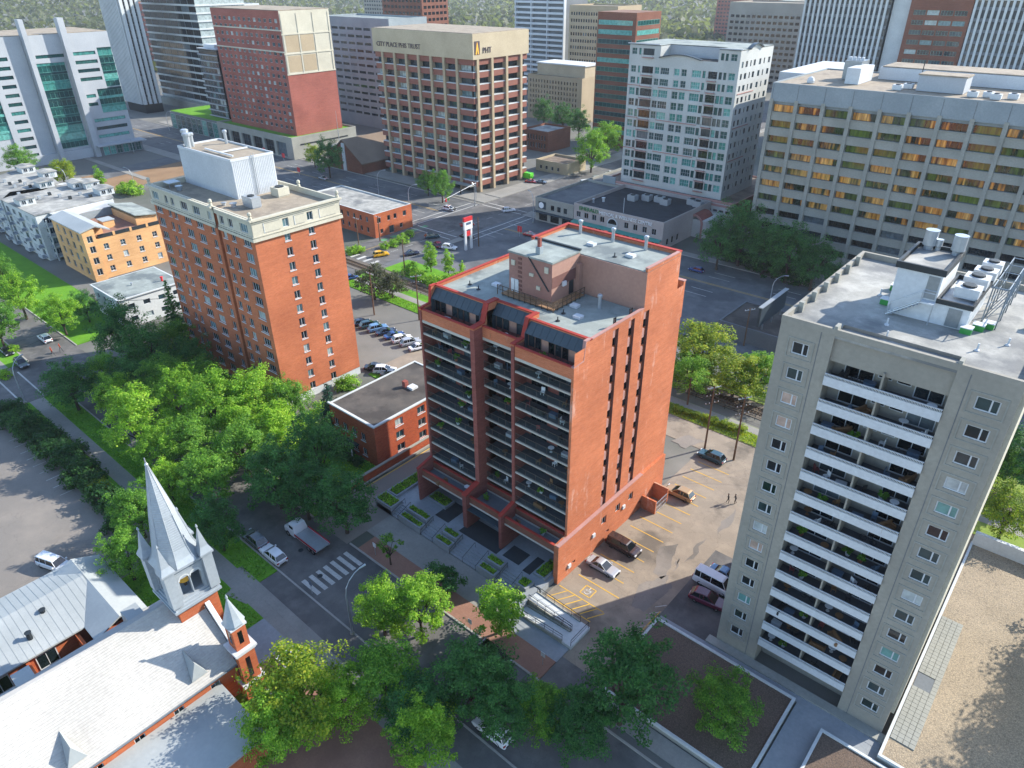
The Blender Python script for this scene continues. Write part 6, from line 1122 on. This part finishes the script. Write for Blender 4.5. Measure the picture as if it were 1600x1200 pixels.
def bush(key, pts, what, s=1.0):
    for i, (px, py) in enumerate(pts): tree(key, px, py, s*random.uniform(.85, 1.2), f'{what}, {(ORD[i] if i else "first")} of the clump', name='shrub', cat='shrub', group=what)
bush('hedge', [(5+16*k, 645+11.5*k) for k in range(9)], 'dark hedge shrub along the left parking lot', 1.15); bush('hedge', [(20+16*k, 640+11.5*k) for k in range(7)], 'dark hedge shrub behind the hedge row of the left lot', 1.0); bush('hedge', [(120, 745), (140, 758), (158, 775), (175, 792), (150, 750), (182, 815)], 'shrub between the left lot and the footpath', 1.0)
bush('bushy', [(140, 745), (158, 760)], 'yellow shrub between the left lot and the footpath', .8); bush('bush', [(640, 420), (652, 428), (662, 436), (680, 440), (700, 438), (715, 432)], 'green bush below the pylon sign by the railway', 1.1); bush('bush', [(628, 372+2), (640, 366), (615, 380), (600, 384), (548, 392), (560, 390)], 'bush at the foot of the two storey brick building', .95)
bush('bush', [(538, 600), (548, 596), (500, 640), (480, 660)], 'bush beside the base of the left brick tower', .9); bush('bush', [(200, 292), (192, 296), (206, 296)], 'bright round bush behind the tan condo', 1.6); bush('bushy', [(1060+14*k, 640+4.5*k) for k in range(8)], 'weedy clump on the strip beside the railway', .5); bush('hedge', [(545, 712), (560, 722), (530, 705)], 'low shrub on the walk-up lawn', .6)
bush('hedge', [(1140+14*k, 395+5*k) for k in range(9)], 'dark shrub along the fence below the grey office', 1.5); bush('bush', [(20, 545), (8, 585)], 'bush on the left kerb', .7)
# tufts of rough grass on the verges
def tufts(name, x0, y0, x1, y1, n, m, label_kind='stuff'):
    c = np.stack([rng.uniform(x0, x1, n), rng.uniform(y0, y1, n), .16+rng.random(n)*.12], 1); v, k = leaves_np(c, .22, None); o = mesh_np(name, v, k, m); o['kind'] = 'stuff'
tufts('grass', -70, 103.7, -20, 107.1, 9000, 'leaf_yellow'); tufts('grass', -145, 47.1, -78.2, 57.4, 9000, 'leaf_bright'); tufts('grass', -145, 29.4, -72.5, 32.6, 4500, 'leaf_mid'); tufts('grass', -150, 103.8, -72, 107, 8000, 'leaf_bright'); tufts('grass', -88, 14, -66, 26.6, 5000, 'leaf_mid')

n_ = 60000; th = rng.uniform(math.radians(20), math.radians(165), n_); rr = 520+2600*rng.random(n_)**1.3
c_ = np.stack([rr*np.cos(th)-150, rr*np.sin(th)+60, 1+6*rng.random(n_)], 1); c_ = c_[(c_[:, 1] > 430) | (c_[:, 0] < -640)]; v_, k_ = leaves_np(c_, 11, None); o_ = mesh_np('far_woodland', v_, k_, 'leaf_grey'); o_['kind'] = 'stuff'
# ---------------- vehicles ----------------
def loft(mb, stations, mi=0):
    """stations: (x, [(y,z)...]) closed half-rings mirrored in y"""
    n0 = len(mb.v); k = len(stations[0][1])*2
    for x, ring in stations:
        mb.v += [(x, y, z) for y, z in ring]+[(x, -y, z) for y, z in reversed(ring)]
    for i in range(len(stations)-1):
        for j in range(k): a = n0+i*k+j; b = n0+i*k+(j+1) % k; mb.f.append((a, a+k, b+k, b)); mb.m.append(mi)
    mb.f.append(tuple(n0+j for j in range(k))); mb.f.append(tuple(n0+(len(stations)-1)*k+j for j in reversed(range(k)))); mb.m += [mi, mi]
def car_proto(L, Wd, Ht, hood, deck, kind):
    """nose at +x. returns list of (name, mesh, children)"""
    w = Wd/2; belt = Ht*.56; low = .22; b = MB(); xs = [-L/2, -L/2+.12, -L/2+.5, -L*.25, 0, L*.25, L/2-.6, L/2-.18, L/2]
    st = []
    for x in xs:
        e = abs(x)/(L/2); ww = w*(1-.10*e**6) if abs(x) < L/2-.01 else w*.86; zt = belt
        if x > L/2-hood: zt = belt-.16*((x-(L/2-hood))/hood)**1.5-.02
        if x < -L/2+deck and kind == 'sedan': zt = belt-.02
        if abs(x) > L/2-.01: zt -= .12
        st.append((x, [(ww*.88, low), (ww*.99, low+.14), (ww, (low+zt)/2), (ww*.97, zt-.07), (ww*.86, zt)]))
    loft(b, st)
    for sx in (-1, 1): b.box(sx*(L/2)-.05, -w*.8, .28, sx*(L/2)+.06, w*.8, .5, 0)
    cx0, cx1 = -L/2+deck, L/2-hood      # cabin base span
    rake = {'sedan': (.85, .95), 'suv': (.55, 1.05), 'van': (.2, .7), 'hatch': (.5, .85)}[kind]; r0, r1 = cx0+rake[0], cx1-rake[1]
    g = MB(); loft(g, [(cx0, [(w*.84, belt-.05), (w*.83, belt-.02)]), (r0, [(w*.85, belt-.05), (w*.69, Ht-.1)]), ((r0+r1)/2, [(w*.86, belt-.05), (w*.7, Ht-.07)]), (r1, [(w*.85, belt-.05), (w*.69, Ht-.1)]), (cx1, [(w*.83, belt-.05), (w*.82, belt-.02)])])
    r = MB(); loft(r, [(r0-.12, [(w*.66, Ht-.16), (w*.64, Ht-.12)]), (r0+.12, [(w*.71, Ht-.12), (w*.64, Ht-.03)]), ((r0+r1)/2, [(w*.72, Ht-.1), (w*.66, Ht)]), (r1-.1, [(w*.71, Ht-.12), (w*.64, Ht-.04)]), (r1+.1, [(w*.66, Ht-.16), (w*.64, Ht-.13)])])
    for sy in (-1, 1):
        for (xa, xb) in ((r0-.02, cx0+.08), (r1+.02, cx1-.06)): r.tube([(xa, sy*w*.69, Ht-.12), (xb, sy*w*.85, belt-.03)], .045, 4)
        for xm in ([(r0+r1)/2] if kind == 'sedan' else [(r0+r1)/2+.35, r0+.75]): r.tube([(xm, sy*w*.705, Ht-.1), (xm, sy*w*.865, belt-.03)], .05, 4)
    parts = [('body', b.mesh('body', 'car_white'), True), ('glasshouse', g.mesh('glasshouse', 'car_glass'), False), ('roof', r.mesh('roof', 'car_white'), True)]
    sl_ = MB(); sl_.box(-L/2+.9, -w*.985, .2, L/2-.95, w*.985, .36); sl_.box(L/2-.1, -w*.6, .3, L/2+.075, w*.6, .56); sl_.box(-L/2-.075, -w*.55, .3, -L/2+.1, w*.55, .46); parts.append(('trim', sl_.mesh('trim', 'tyre'), False)); parts.append(('number_plate', MB().box(-L/2-.09, -.26, .5, -L/2-.02, .26, .64).mesh('number_plate', 'lamp_clear'), False))
    for sy in (-1, 1):
        h = MB().box(L/2-.16, sy*w*.72-.2, belt-.36, L/2+.015, sy*w*.72+.2, belt-.2); parts.append(('headlight', h.mesh('headlight', 'lamp_clear'), False)); h = MB().box(-L/2-.03, sy*w*.75-.16, belt-.34, -L/2+.08, sy*w*.75+.16, belt-.1); parts.append(('tail_light', h.mesh('tail_light', 'lamp_red'), False))
        m_ = MB().box(cx1-.35, sy*(w+.1)-.1, belt-.02, cx1-.15, sy*(w+.1)+.1, belt+.14); parts.append(('mirror', m_.mesh('mirror', 'car_white'), True))
    R = .33 if kind in ('sedan', 'hatch') else .37; ty = MB(); n = 16
    for prof, mi in (([(-.12, R*.62), (-.12, R*.95), (-.09, R), (.09, R), (.12, R*.95), (.12, R*.62)], 0),):
        n0 = len(ty.v)
        for yy, rr in prof: ty.v += [(rr*math.cos(6.2832*k/n), yy, rr*math.sin(6.2832*k/n)) for k in range(n)]
        for i in range(len(prof)-1):
            for k in range(n): a = n0+i*n+k; c = n0+i*n+(k+1) % n; ty.f.append((a, c, c+n, a+n)); ty.m.append(0)
    rm = MB()
    for yy in (-.1, .1): rm.poly([(R*.64*math.cos(6.2832*k/n), yy, R*.64*math.sin(6.2832*k/n)) for k in range(n)])
    return parts, (ty.mesh('tyre', 'tyre'), rm.mesh('rim', 'rim')), (L*.29, w-.13, R)
CARS = {'sedan': car_proto(4.75, 1.84, 1.46, 1.35, .75, 'sedan'), 'suv': car_proto(4.7, 1.9, 1.7, 1.2, .12, 'suv'), 'van': car_proto(5.1, 1.98, 1.8, 1.0, .1, 'van'), 'hatch': car_proto(4.2, 1.78, 1.5, 1.1, .15, 'hatch'), 'bigvan': car_proto(5.6, 2.05, 2.3, .8, .08, 'van')}
def car(kind, px, py, ang, color, label, z=.03, name='parked_car', group='parked and moving cars', x=None):
    parts, (ty, rm), (wx, wy, R) = CARS[kind]; X = P(px, py, z+.6) if x is None else x; T = thing(name, (X[0], X[1], z), label, 'car', group, math.radians(ang))
    for n, me, c in parts:
        o = addm(n, me, T)
        if c: o.material_slots[0].link = 'OBJECT'; o.material_slots[0].material = MATS['car_'+color]
    for sx in (-1, 1):
        for sy in (-1, 1): w = addm('wheel', ty, T, (sx*wx, sy*wy, R)); addm('rim', rm, w)
    return T
for a in (('sedan', 942, 884, 0, 'silver', 'silver sedan parked against the sunlit brick wall'), ('van', 974, 853, 0, 'brown', 'dark brown minivan parked beside the silver sedan'), ('suv', 1062, 770, 180, 'tan', 'beige SUV parked near the yard gate of the brick tower'), ('suv', 1112, 713, 180, 'teal', 'dark blue green SUV parked between the two utility poles'),
 ('suv', 1106, 936, 8, 'maroon', 'maroon SUV in the shade of the grey tower'), ('bigvan', 1116, 912, 0, 'white', 'white van in the shade beside the maroon SUV'), ('sedan', 1135, 898, 0, 'sky', 'blue car behind the white van in the shade'),
 ('suv', 398, 842, 180, 'grey', 'grey SUV parked at the kerb by the church lawn'), ('suv', 427, 866, 180, 'white', 'white SUV with sunroof parked behind the grey one'), ('suv', 770, 1022, 0, 'black', 'black SUV parked under the dark tree at the paver strip'), ('suv', 770, 1140, 180, 'white', 'white car under the trees at the bottom edge'),
 ('van', 84, 880, 20, 'white', 'white minivan in the left parking lot'), ('suv', 70, 528, 180, 'white', 'white SUV at the left street corner'), ('suv', 33, 567, 0, 'grey', 'grey SUV at the near kerb of the left street'), ('sedan', 10, 548, 0, 'dark', 'dark car at the left edge of the street'),
 ('hatch', 566, 503, 70, 'navy', 'navy car, first of the row behind the left tower'), ('suv', 577, 507, 70, 'teal', 'dark teal SUV, second of the row behind the left tower'), ('suv', 590, 512, 70, 'sky', 'blue grey SUV, third of the row behind the left tower'), ('sedan', 603, 517, 70, 'navy', 'navy car, fourth of the row behind the left tower'), ('sedan', 616, 523, 70, 'blue', 'dark blue car, fifth of the row behind the left tower'), ('suv', 628, 529, 70, 'white', 'white SUV, sixth of the row behind the left tower'), ('suv', 641, 534, 70, 'silver', 'silver SUV, seventh of the row behind the left tower'), ('sedan', 655, 541, 70, 'white', 'white car, last of the row behind the left tower'),
 ('sedan', 587, 573, 40, 'dark', 'black car in the near row by the low brick walk-up roof'), ('suv', 601, 578, 40, 'white', 'white SUV in the near row by the low brick walk-up roof'), ('sedan', 613, 583, 40, 'grey', 'grey car half hidden by the low brick walk-up roof'),
 ('suv', 595, 397, 68, 'yellow', 'yellow taxi on the cross street by the railway'), ('sedan', 643, 395, 68, 'navy', 'dark blue sedan right of the yellow taxi'), ('suv', 675, 369, 60, 'teal', 'dark green SUV waiting at the crossing'), ('suv', 684, 382, 150, 'maroon', 'maroon SUV near the pylon sign'), ('suv', 702, 386, 20, 'white', 'white SUV beside the maroon one near the pylon sign'), ('sedan', 730, 350, 60, 'red', 'red car crossing the intersection behind the pylon sign'), ('sedan', 730, 369, 10, 'dark', 'dark car half hidden by the pylon sign'), ('suv', 795, 328, 60, 'white', 'white SUV on the street right of the banded tower'), ('sedan', 829, 366, 10, 'red', 'red car beyond the brick tower roof corner'), ('hatch', 548, 433, 70, 'blue', 'blue car beside the crosswalk at the railway'),
 ('sedan', 505, 278, 0, 'silver', 'silver car on the avenue in front of the gabled hall'), ('hatch', 1088, 421, 180, 'blue', 'bright blue car on the avenue behind the brick tower'), ('bigvan', 917, 287, 65, 'white', 'white truck parked along the street left of the white condo'), ('van', 935, 279, 65, 'silver', 'silver van behind the white truck'), ('sedan', 830, 283, 20, 'red', 'red car in the lot right of the banded tower'), ('sedan', 845, 284, 20, 'navy', 'navy car in the lot right of the banded tower'), ('sedan', 955, 270, 65, 'white', 'white car at the far kerb by the sunlit trees')): car(*a)
def police():
    T = car('suv', 702, 326, 8, 'white', 'black and white police SUV with light bar at the crossing'); MB_ = MB().box(-.3, -.55, 1.7, .0, .55, 1.82); addm('light_bar', MB_.mesh('light_bar', 'lamp_red'), T); d = MB().box(.55, -.962, .5, 1.75, .962, .9); addm('door_panel', d.mesh('door_panel', 'car_dark'), T); d = MB().box(1.9, -.85, .6, 2.38, .85, .94); addm('bonnet_panel', d.mesh('bonnet_panel', 'car_dark'), T)
police()
# flatbed tow truck
def truck():
    X = P(478, 838, .8); T = thing('tow_truck', (X[0], X[1], .03), 'white flatbed tow truck half under the dark tree', 'truck', None, math.radians(180)); c = MB(); loft(c, [(1.1, [(1.1, .5), (1.1, 1.4), (1.05, 1.6)]), (1.25, [(1.1, .5), (1.1, 1.6), (.9, 2.5)]), (2.6, [(1.1, .5), (1.1, 1.6), (.92, 2.5)]), (3.0, [(1.08, .5), (1.08, 1.5), (.98, 1.65)]), (3.9, [(1.0, .5), (1.0, 1.1), (.9, 1.35)])]); addm('cab', c.mesh('cab', 'car_white'), T)
    addm('windscreen', MB().box(2.62, -.85, 1.72, 2.9, .85, 2.3).mesh('windscreen', 'car_glass'), T); addm('flatbed', MB().box(-4.2, -1.2, .95, 1.0, 1.2, 1.15).mesh('flatbed', 'galv'), T)
    for sy in (-1, 1): addm('side_rail', MB().box(-4.2, sy*1.2-.05, 1.15, 1.0, sy*1.2+.05, 1.4).mesh('side_rail', 'car_red'), T); addm('side_window', MB().box(1.5, sy*1.03-.03, 1.65, 2.4, sy*1.03+.03, 2.25).mesh('side_window', 'car_glass'), T)
    ty, rm = CARS['suv'][1]
    for x in (-3.2, -2.2, 2.9):
        for sy in (-1, 1): w = addm('wheel', ty, T, (x, sy*1.0, .45)); w.scale = (1.2, 1.4, 1.2); addm('rim', rm, w)
truck()
# ---------------- lamps, poles, wires ----------------
def lamp(px, py, h, ang, label, arm=2.6, curved=True, x=None):
    X = P(px, py, 0) if x is None else x; T = thing('street_lamp', (X[0], X[1], 0), label, 'street lamp', 'street lamps'); a = math.radians(ang); dx, dy = math.cos(a), math.sin(a); p = [(X[0], X[1], 0), (X[0], X[1], h*.72)]+[(X[0]+dx*arm*(1-math.cos(t)), X[1]+dy*arm*(1-math.cos(t)), h*.72+h*.28*math.sin(t)) for t in (.4, .8, 1.2, 1.5)]
    MB().tube(p, [.13, .1, .08, .07, .06, .06], 6).build('pole', 'galv', T); e = p[-1]; b = MB(); b.tube([e, (e[0]+dx*.9, e[1]+dy*.9, e[2]-.05)], [.1, .16], 6); b.build('lamp_head', 'galv', T); MB().lathe(X[0], X[1], [(.3, 0), (.3, .3), (.18, .4)], 8).build('base', 'concrete', T)
lamp(551, 991, 9.5, 90, 'tall curved lamp standing over the crosswalk bars'); lamp(1200, 485, 9, 40, 'curved lamp beside the billboard on the avenue'); lamp(592, 305, 9, 60, 'curved lamp behind the two storey brick building, left one'); lamp(640, 330, 9, 60, 'curved lamp behind the two storey brick building, right one'); lamp(833, 348, 10, 160, 'lamp at the corner of the shop with the round logo'); lamp(742, 322, 9, 200, 'lamp in front of the corner of the banded tower')
lamp(210, 240, 10, 30, 'lamp in front of the white ribbed tower, left one'); lamp(265, 205, 10, 30, 'lamp in front of the dark glass podium'); lamp(213, 300, 9, 200, 'lamp beside the empty lot near the left tower roof'); lamp(110, 300, 9, 200, 'lamp beside the grey fin tower base'); lamp(40, 630, 9, 120, 'curved lamp by the crosswalk lines at the left street')
def pole(px, py, h, label, arms=2, ang=0, x=None):
    X = P(px, py, 0) if x is None else x; T = thing('utility_pole', (X[0], X[1], 0), label, 'utility pole', 'utility poles'); MB().tube([(X[0], X[1], 0), (X[0], X[1], h)], [.19, .12], 8).build('pole', 'wood_pole', T); tops = []
    a = math.radians(ang); dx, dy = math.cos(a), math.sin(a)
    for k in range(arms):
        z = h-.4-1.5*k; b = MB(); b.tube([(X[0]-dx*1.3, X[1]-dy*1.3, z), (X[0]+dx*1.3, X[1]+dy*1.3, z)], .07, 4); o = b.build('crossarm', 'galv' if k == 0 else 'wood_pole', T)
        i_ = MB()
        for s in (-1.2, -.5, .5, 1.2): i_.lathe(X[0]+dx*s, X[1]+dy*s, [(.05, z), (.08, z+.1), (.05, z+.25)], 6); tops.append((X[0]+dx*s, X[1]+dy*s, z+.25))
        i_.build('insulator', 'white_paint', o)
    return tops
t1 = pole(1101, 701, 12.7, 'utility pole on the left of two beside the parking lot', 3, 60); t2 = pole(1146, 719, 12.7, 'utility pole on the right of two beside the parking lot', 3, 60); t3 = pole(585, 492, 11, 'utility pole by the purple leaved tree', 1, 0); t4 = pole(655, 500, 11.5, 'utility pole touching the brick tower balcony edge', 2, 60); t5 = pole(207, 545, 11.5, 'utility pole in front of the white house', 1, 40); pole(561, 385, 9, 'thin pole beside the two storey brick building, left one', 1, 0); pole(594, 377, 8, 'thin pole beside the two storey brick building, right one', 1, 0); pole(633, 430, 10, 'dark pole at the corner of the railway lawn', 0); pole(748, 385, 9, 'dark signal pole beside the pylon sign', 0); pole(1162, 540, 9, 'white topped pole beside the billboard shed', 1, 60); pole(1074, 633, 6, 'slim pole between the footpath and the railway', 0)
def wire(a, b, label, sag=.8):
    n = 10; o = MB().tube([tuple(Vector(a).lerp(Vector(b), i/n)-Vector((0, 0, sag*4*(i/n)*(1-i/n)))) for i in range(n+1)], .025, 4).build('cable', 'dark_metal'); tag(o, label, 'cable', 'overhead cables'); return o
for i in (0, 3, 5): wire(t1[i], t2[i], f'{["upper", "", "", "left", "", "right"][i]} cable strung between the two utility poles by the lot', .3)
for i, e in ((0, P(1222, 622, 9)), (3, P(1222, 640, 8)), (7, P(1222, 655, 8))): wire(t2[i], (e[0]+8, e[1]+4, e[2]+1), f'{"upper" if i == 0 else "middle" if i == 3 else "lower"} cable running from the right pole behind the grey tower')
for k in range(3): wire(t5[k], (P(-60, 545+18*k, 10)), f'{["upper", "middle", "lower"][k]} cable crossing the left street above the white car', .6)
for k in range(2): wire(t5[k], t3[k], f'{["left", "right"][k]} cable running behind the left brick tower', 1)
# signal gantry at the crossing
T = thing('traffic_signal', (*P(744, 312)[:2], 0), 'long white signal arm at the corner of the banded tower', 'traffic signal'); X = P(744, 312); Y = P(694, 313, 6); MB().tube([(X[0], X[1], 0), (X[0], X[1], 6.2)], .14, 6).build('pole', 'galv', T); MB().tube([(X[0], X[1], 6), (Y[0], Y[1], 6.2)], [.12, .07], 6).build('arm', 'white_paint', T)
for f in (.5, .95): q = Vector((X[0], X[1], 6)).lerp(Vector((Y[0], Y[1], 6.2)), f); MB().box(q.x-.2, q.y-.2, q.z-1, q.x+.2, q.y+.2, q.z+.1).build('signal_head', 'black' if f < .9 else 'm_sign_red', T)
# pylon sign
X = P(728, 391); T = thing('pylon_sign', (X[0], X[1], 0), 'tall white pylon sign with red panels by the avenue', 'sign')
for d in (0, 2.4): MB().box(X[0]-.25, X[1]+d-.35, 0, X[0]+.25, X[1]+d+.35, 8.2).build('leg', 'white_paint', T)
MB().box(X[0]-.3, X[1]-.5, 6.2, X[0]+.3, X[1]+2.9, 8.6).build('sign_panel', 'm_plastic_white', T); MB().box(X[0]-.32, X[1]-.52, 8.6, X[0]+.32, X[1]+2.92, 9.8).build('sign_panel', 'm_sign_red', T); MB().box(X[0]-.2, X[1]+.4, 4.2, X[0]+.22, X[1]+2.0, 5.6).build('sign_panel', 'm_sign_red', T); MB().box(X[0]+.28, X[1]+.2, 7.6, X[0]+.34, X[1]+2.2, 8.3).build('sign_panel', 'm_plastic_blue', T)
# orange roadwork signs
for i, (px, py) in enumerate(((83, 556), (96, 550))):
    X = P(px, py); T = thing('roadwork_sign', (X[0], X[1], 0), ['larger orange diamond roadwork sign on the left street', 'smaller orange roadwork sign behind the larger one'][i], 'sign'); q = MB(); s = .75-.15*i; q.slab_xz(X[1]-.02, X[1]+.02, [(X[0], 1.5-s), (X[0]+s, 1.5), (X[0], 1.5+s), (X[0]-s, 1.5)]); q.build('board', 'm_sign_orange', T)
    for d in (-.35, .35): MB().tube([(X[0]+d, X[1]+.4, 0), (X[0], X[1]+.05, 1.4)], .03, 4).build('leg', 'dark_metal', T); MB().tube([(X[0]+d, X[1]-.35, 0), (X[0], X[1], 1.2)], .03, 4).build('leg', 'dark_metal', T)
# green bins, traffic drums, signs near the lot of the banded tower
X = P(825, 275, 1); T = thing('inflatable_sign', (X[0], X[1], 0), 'lime green sign board right of the banded tower', 'sign'); MB().box(X[0]-2, X[1]-1, .3, X[0]+2, X[1]+1, 2.4).build('panel', 'm_lime', T); MB().box(X[0]-1.6, X[1]-.8, 0, X[0]+1.6, X[1]+.8, .3).build('base', 'concrete', T)
for i, (px, py) in enumerate(((414, 243), (444, 252), (468, 275), (812, 370), (1118, 300))):
    X = P(px, py); T = thing('banner_sign', (X[0], X[1], 0), ['red round banner left of the hotel podium corner', 'red banner in front of the hotel podium', 'red banner at the near kerb before the gabled hall', 'small red sign beyond the brick tower roof corner', 'red sign by the white condo'][i], 'sign', 'red street signs')
    MB().tube([(X[0], X[1], 0), (X[0], X[1], 3)], .07, 5).build('post', 'galv', T); MB().box(X[0]-.9, X[1]-.05, 1.6, X[0]+.9, X[1]+.05, 3.4).build('board', 'm_sign_red', T)
# fence below the grey office
T = thing('fence', (-50, 184, 0), 'pale vertical bar fence below the dark trees by the avenue', 'fence'); X0, X1 = P(1160, 400), P(1285, 440); pm_ = MB().box(-.12, -.12, 0, .12, .12, 2.2).mesh('picket', 'concrete')
for k in range(28): f = k/27; addm('picket', pm_, T, (X0[0]+(X1[0]-X0[0])*f+50, X0[1]+(X1[1]-X0[1])*f-184, 0))
a = MB(); a.tube([(X0[0], X0[1], 1.9), (X1[0], X1[1], 1.9)], .06, 4); a.build('fence_rail', 'concrete', T)
# ---------------- people in the parking lot ----------------
def person(px, py, ang, label, lean=.15, seed=0):
    X = P(px, py); T = thing('person', (X[0], X[1], .034), label, 'person', None, math.radians(ang)); r = random.Random(seed); s = 1 if seed else -1
    V = [(0, 0, .95), (.02, 0, 1.2), (.05, 0, 1.42), (.06, 0, 1.55), (.1, 0, 1.68), (0, .09, .92), (.12*s, .1, .5), (.05*s, .1, .08), (.2*s, .1, .04), (0, -.09, .92), (-.06*s, -.1, .5), (-.25*s, -.1, .1), (-.12*s, -.1, .04), (.05, .19, 1.4), (-.08*s, .25, 1.14), (.08, .24, .9), (.05, -.19, 1.4), (.12*s, -.25, 1.14), (.25, -.22, .95)]
    E = [(0, 1), (1, 2), (2, 3), (3, 4), (0, 5), (5, 6), (6, 7), (7, 8), (0, 9), (9, 10), (10, 11), (11, 12), (2, 13), (13, 14), (14, 15), (2, 16), (16, 17), (17, 18)]; Rr = [.15, .15, .16, .06, .1, .09, .065, .045, .04, .09, .065, .045, .04, .065, .05, .035, .065, .05, .035]
    me = bpy.data.meshes.new('body'); me.from_pydata(V, E, []); me.materials.append(MATS['m_cloth_dark']); o = addm('body', me, T); sk = o.modifiers.new('skin', 'SKIN'); sv = me.skin_vertices[0].data
    for i, q in enumerate(Rr): sv[i].radius = (q, q)
    sv[0].use_root = True; o.modifiers.new('sub', 'SUBSURF').levels = 1; o.modifiers['sub'].render_levels = 1
    h = MB().lathe(.1, 0, [(.05, 1.58), (.09, 1.63), (.105, 1.72), (.085, 1.8), (.03, 1.84)], 10); addm('head', h.mesh('head', 'm_skin'), T); h = MB().lathe(.08, 0, [(.112, 1.7), (.115, 1.76), (.09, 1.84), (.03, 1.87)], 10); addm('hair', h.mesh('hair', 'm_cloth_black'), T)
    return T
person(1137, 786, 215, 'person in dark clothes walking left in the parking lot', seed=0); person(1148, 787, 215, 'person in dark clothes walking right beside another in the lot', seed=1)
# ---------------- balcony furniture ----------------
def fproto():
    c = MB(); c.box(-.25, -.25, .4, .25, .25, .46); c.box(-.25, .2, .46, .25, .26, .95)
    for x in (-.23, .19):
        for y in (-.23, .19): c.box(x, y, 0, x+.05, y+.05, .4)
    t = MB().lathe(0, 0, [(.2, 0), (.2, .03), (.04, .04), (.04, .66), (.42, .68), (.42, .72)], 12); b = MB().box(-.5, -.3, 0, .5, .3, .55); b.box(-.53, -.33, .55, .53, .33, .62)
    v, n = crown(.45, .8, 14, 22, .22, 5, spread=.4); pl = MB().lathe(0, 0, [(.2, 0), (.28, .35), (.26, .36)], 10)
    s = MB().box(-.8, -.35, .12, .8, .35, .42); s.box(-.8, .2, .42, .8, .38, .85); s.box(-.86, -.35, .12, -.72, .36, .62); s.box(.72, -.35, .12, .86, .36, .62)
    bk = MB()
    for cx in (-.5, .5): bk.tube([(cx+.33*math.cos(6.2832*k/12), 0, .34+.33*math.sin(6.2832*k/12)) for k in range(13)], .025, 4)
    bk.tube([(-.5, 0, .34), (-.1, 0, .8), (.4, 0, .8), (.5, 0, .34)], .03, 4); bk.tube([(-.1, 0, .8), (.05, 0, .34), (.4, 0, .8)], .03, 4); bk.tube([(.4, -.25, 1.0), (.4, .25, 1.0)], .03, 4)
    lv = mesh_np('foliage', v+np.array([0, 0, .7]), n, 'leaf_mid'); lm = lv.data; bpy.data.objects.remove(lv)
    return {'chair': c, 'table': t, 'storage_box': b, 'sofa': s, 'bicycle': bk, 'potted_plant': pl}, lm
FP, LEAFM = fproto(); FM = {}
def furn(kind, m, x, y, z, rz, label):
    if (kind, m) not in FM: FM[(kind, m)] = FP[kind].mesh(kind, m)
    o = addm(kind, FM[(kind, m)], None, (x, y, z), rz)
    tag(o, label, kind.replace('_', ' '), 'balcony furniture')
    if kind == 'potted_plant': addm('foliage', LEAFM, o)
CH = [('chair', 'm_plastic_white', 'white chair'), ('chair', 'm_cloth_dark', 'dark chair'), ('chair', 'm_wicker', 'wicker chair'), ('chair', 'm_plastic_blue', 'blue chair'), ('table', 'm_plastic_white', 'white round table'), ('table', 'm_wicker', 'brown round table'), ('storage_box', 'grey_panel', 'grey storage box'), ('storage_box', 'm_plastic_blue', 'blue storage box'), ('sofa', 'm_wicker', 'brown garden sofa'), ('sofa', 'm_cloth_dark', 'dark garden sofa'), ('bicycle', 'black', 'black bicycle'), ('potted_plant', 'terracotta', 'leafy plant in a clay pot'), ('potted_plant', 'm_plastic_white', 'leafy plant in a white pot'), ('chair', 'm_fabric_red', 'red chair')]
rf = random.Random(21)
for x0, x1, y0, y1, z, where in FURN:
    n = max(3, int((x1-x0)/1.7)); ks = rf.sample(CH, min(n, len(CH)))
    for i, (k, m_, nm) in enumerate(ks):
        if rf.random() < .3: continue
        x = x0+(x1-x0)*(i+.5)/n+rf.uniform(-.2, .2); yy = rf.uniform(y0, y1); furn(k, m_, x, yy, z+.004, rf.uniform(0, 6.28) if k not in ('storage_box', 'bicycle') else rf.uniform(-.2, .2), f'{nm}, {where}')

# manhole covers and small street signs
mh = MB().lathe(0, 0, [(.38, 0), (.38, .012), (.3, .014)], 16).mesh('cover', 'dark_metal')
for i, (px, py) in enumerate(((470, 860), (500, 900), (600, 930), (850, 1085), (700, 340), (640, 390))):
    X = P(px, py); o = addm('manhole_cover', mh, None, (X[0], X[1], .022)); tag(o, ['manhole cover beside the flatbed truck', 'manhole cover just left of the crosswalk bars', 'manhole cover right of the crosswalk bars', 'manhole cover on the near street at the bottom', 'manhole cover in the middle of the crossing', 'manhole cover on the cross street by the taxi'][i], 'manhole cover')
for i, (px, py) in enumerate(((587, 868), (488, 928), (735, 988), (848, 1040))):
    X = P(px, py); T = thing('street_sign', (X[0], X[1], .14), ['white parking sign on the paver strip by the sapling', 'blue sign at the near end of the crosswalk', 'white sign on the paver strip before the plaza', 'white sign at the ramp pavement corner'][i], 'sign', 'small street signs'); MB().tube([(X[0], X[1], .1), (X[0], X[1], 2.3)], .04, 5).build('post', 'galv', T); MB().box(X[0]-.3, X[1]-.02, 1.6, X[0]+.3, X[1]+.02, 2.35).build('board', 'm_plastic_blue' if i == 1 else 'm_plastic_white', T)

# ---------------- thin summer haze ----------------
hz = MB().box(-1500, -300, -1.2, 700, 1300, 80).build('haze', 'black'); hz['kind'] = 'stuff'; M = bpy.data.materials.new('haze_air'); M.use_nodes = True; t = M.node_tree; t.nodes.clear()
v = t.nodes.new('ShaderNodeVolumePrincipled'); v.inputs['Color'].default_value = (.82, .9, 1, 1); v.inputs['Density'].default_value = .00008; v.inputs['Anisotropy'].default_value = .2
out = t.nodes.new('ShaderNodeOutputMaterial'); t.links.new(v.outputs[0], out.inputs['Volume']); hz.data.materials.clear(); hz.data.materials.append(M)
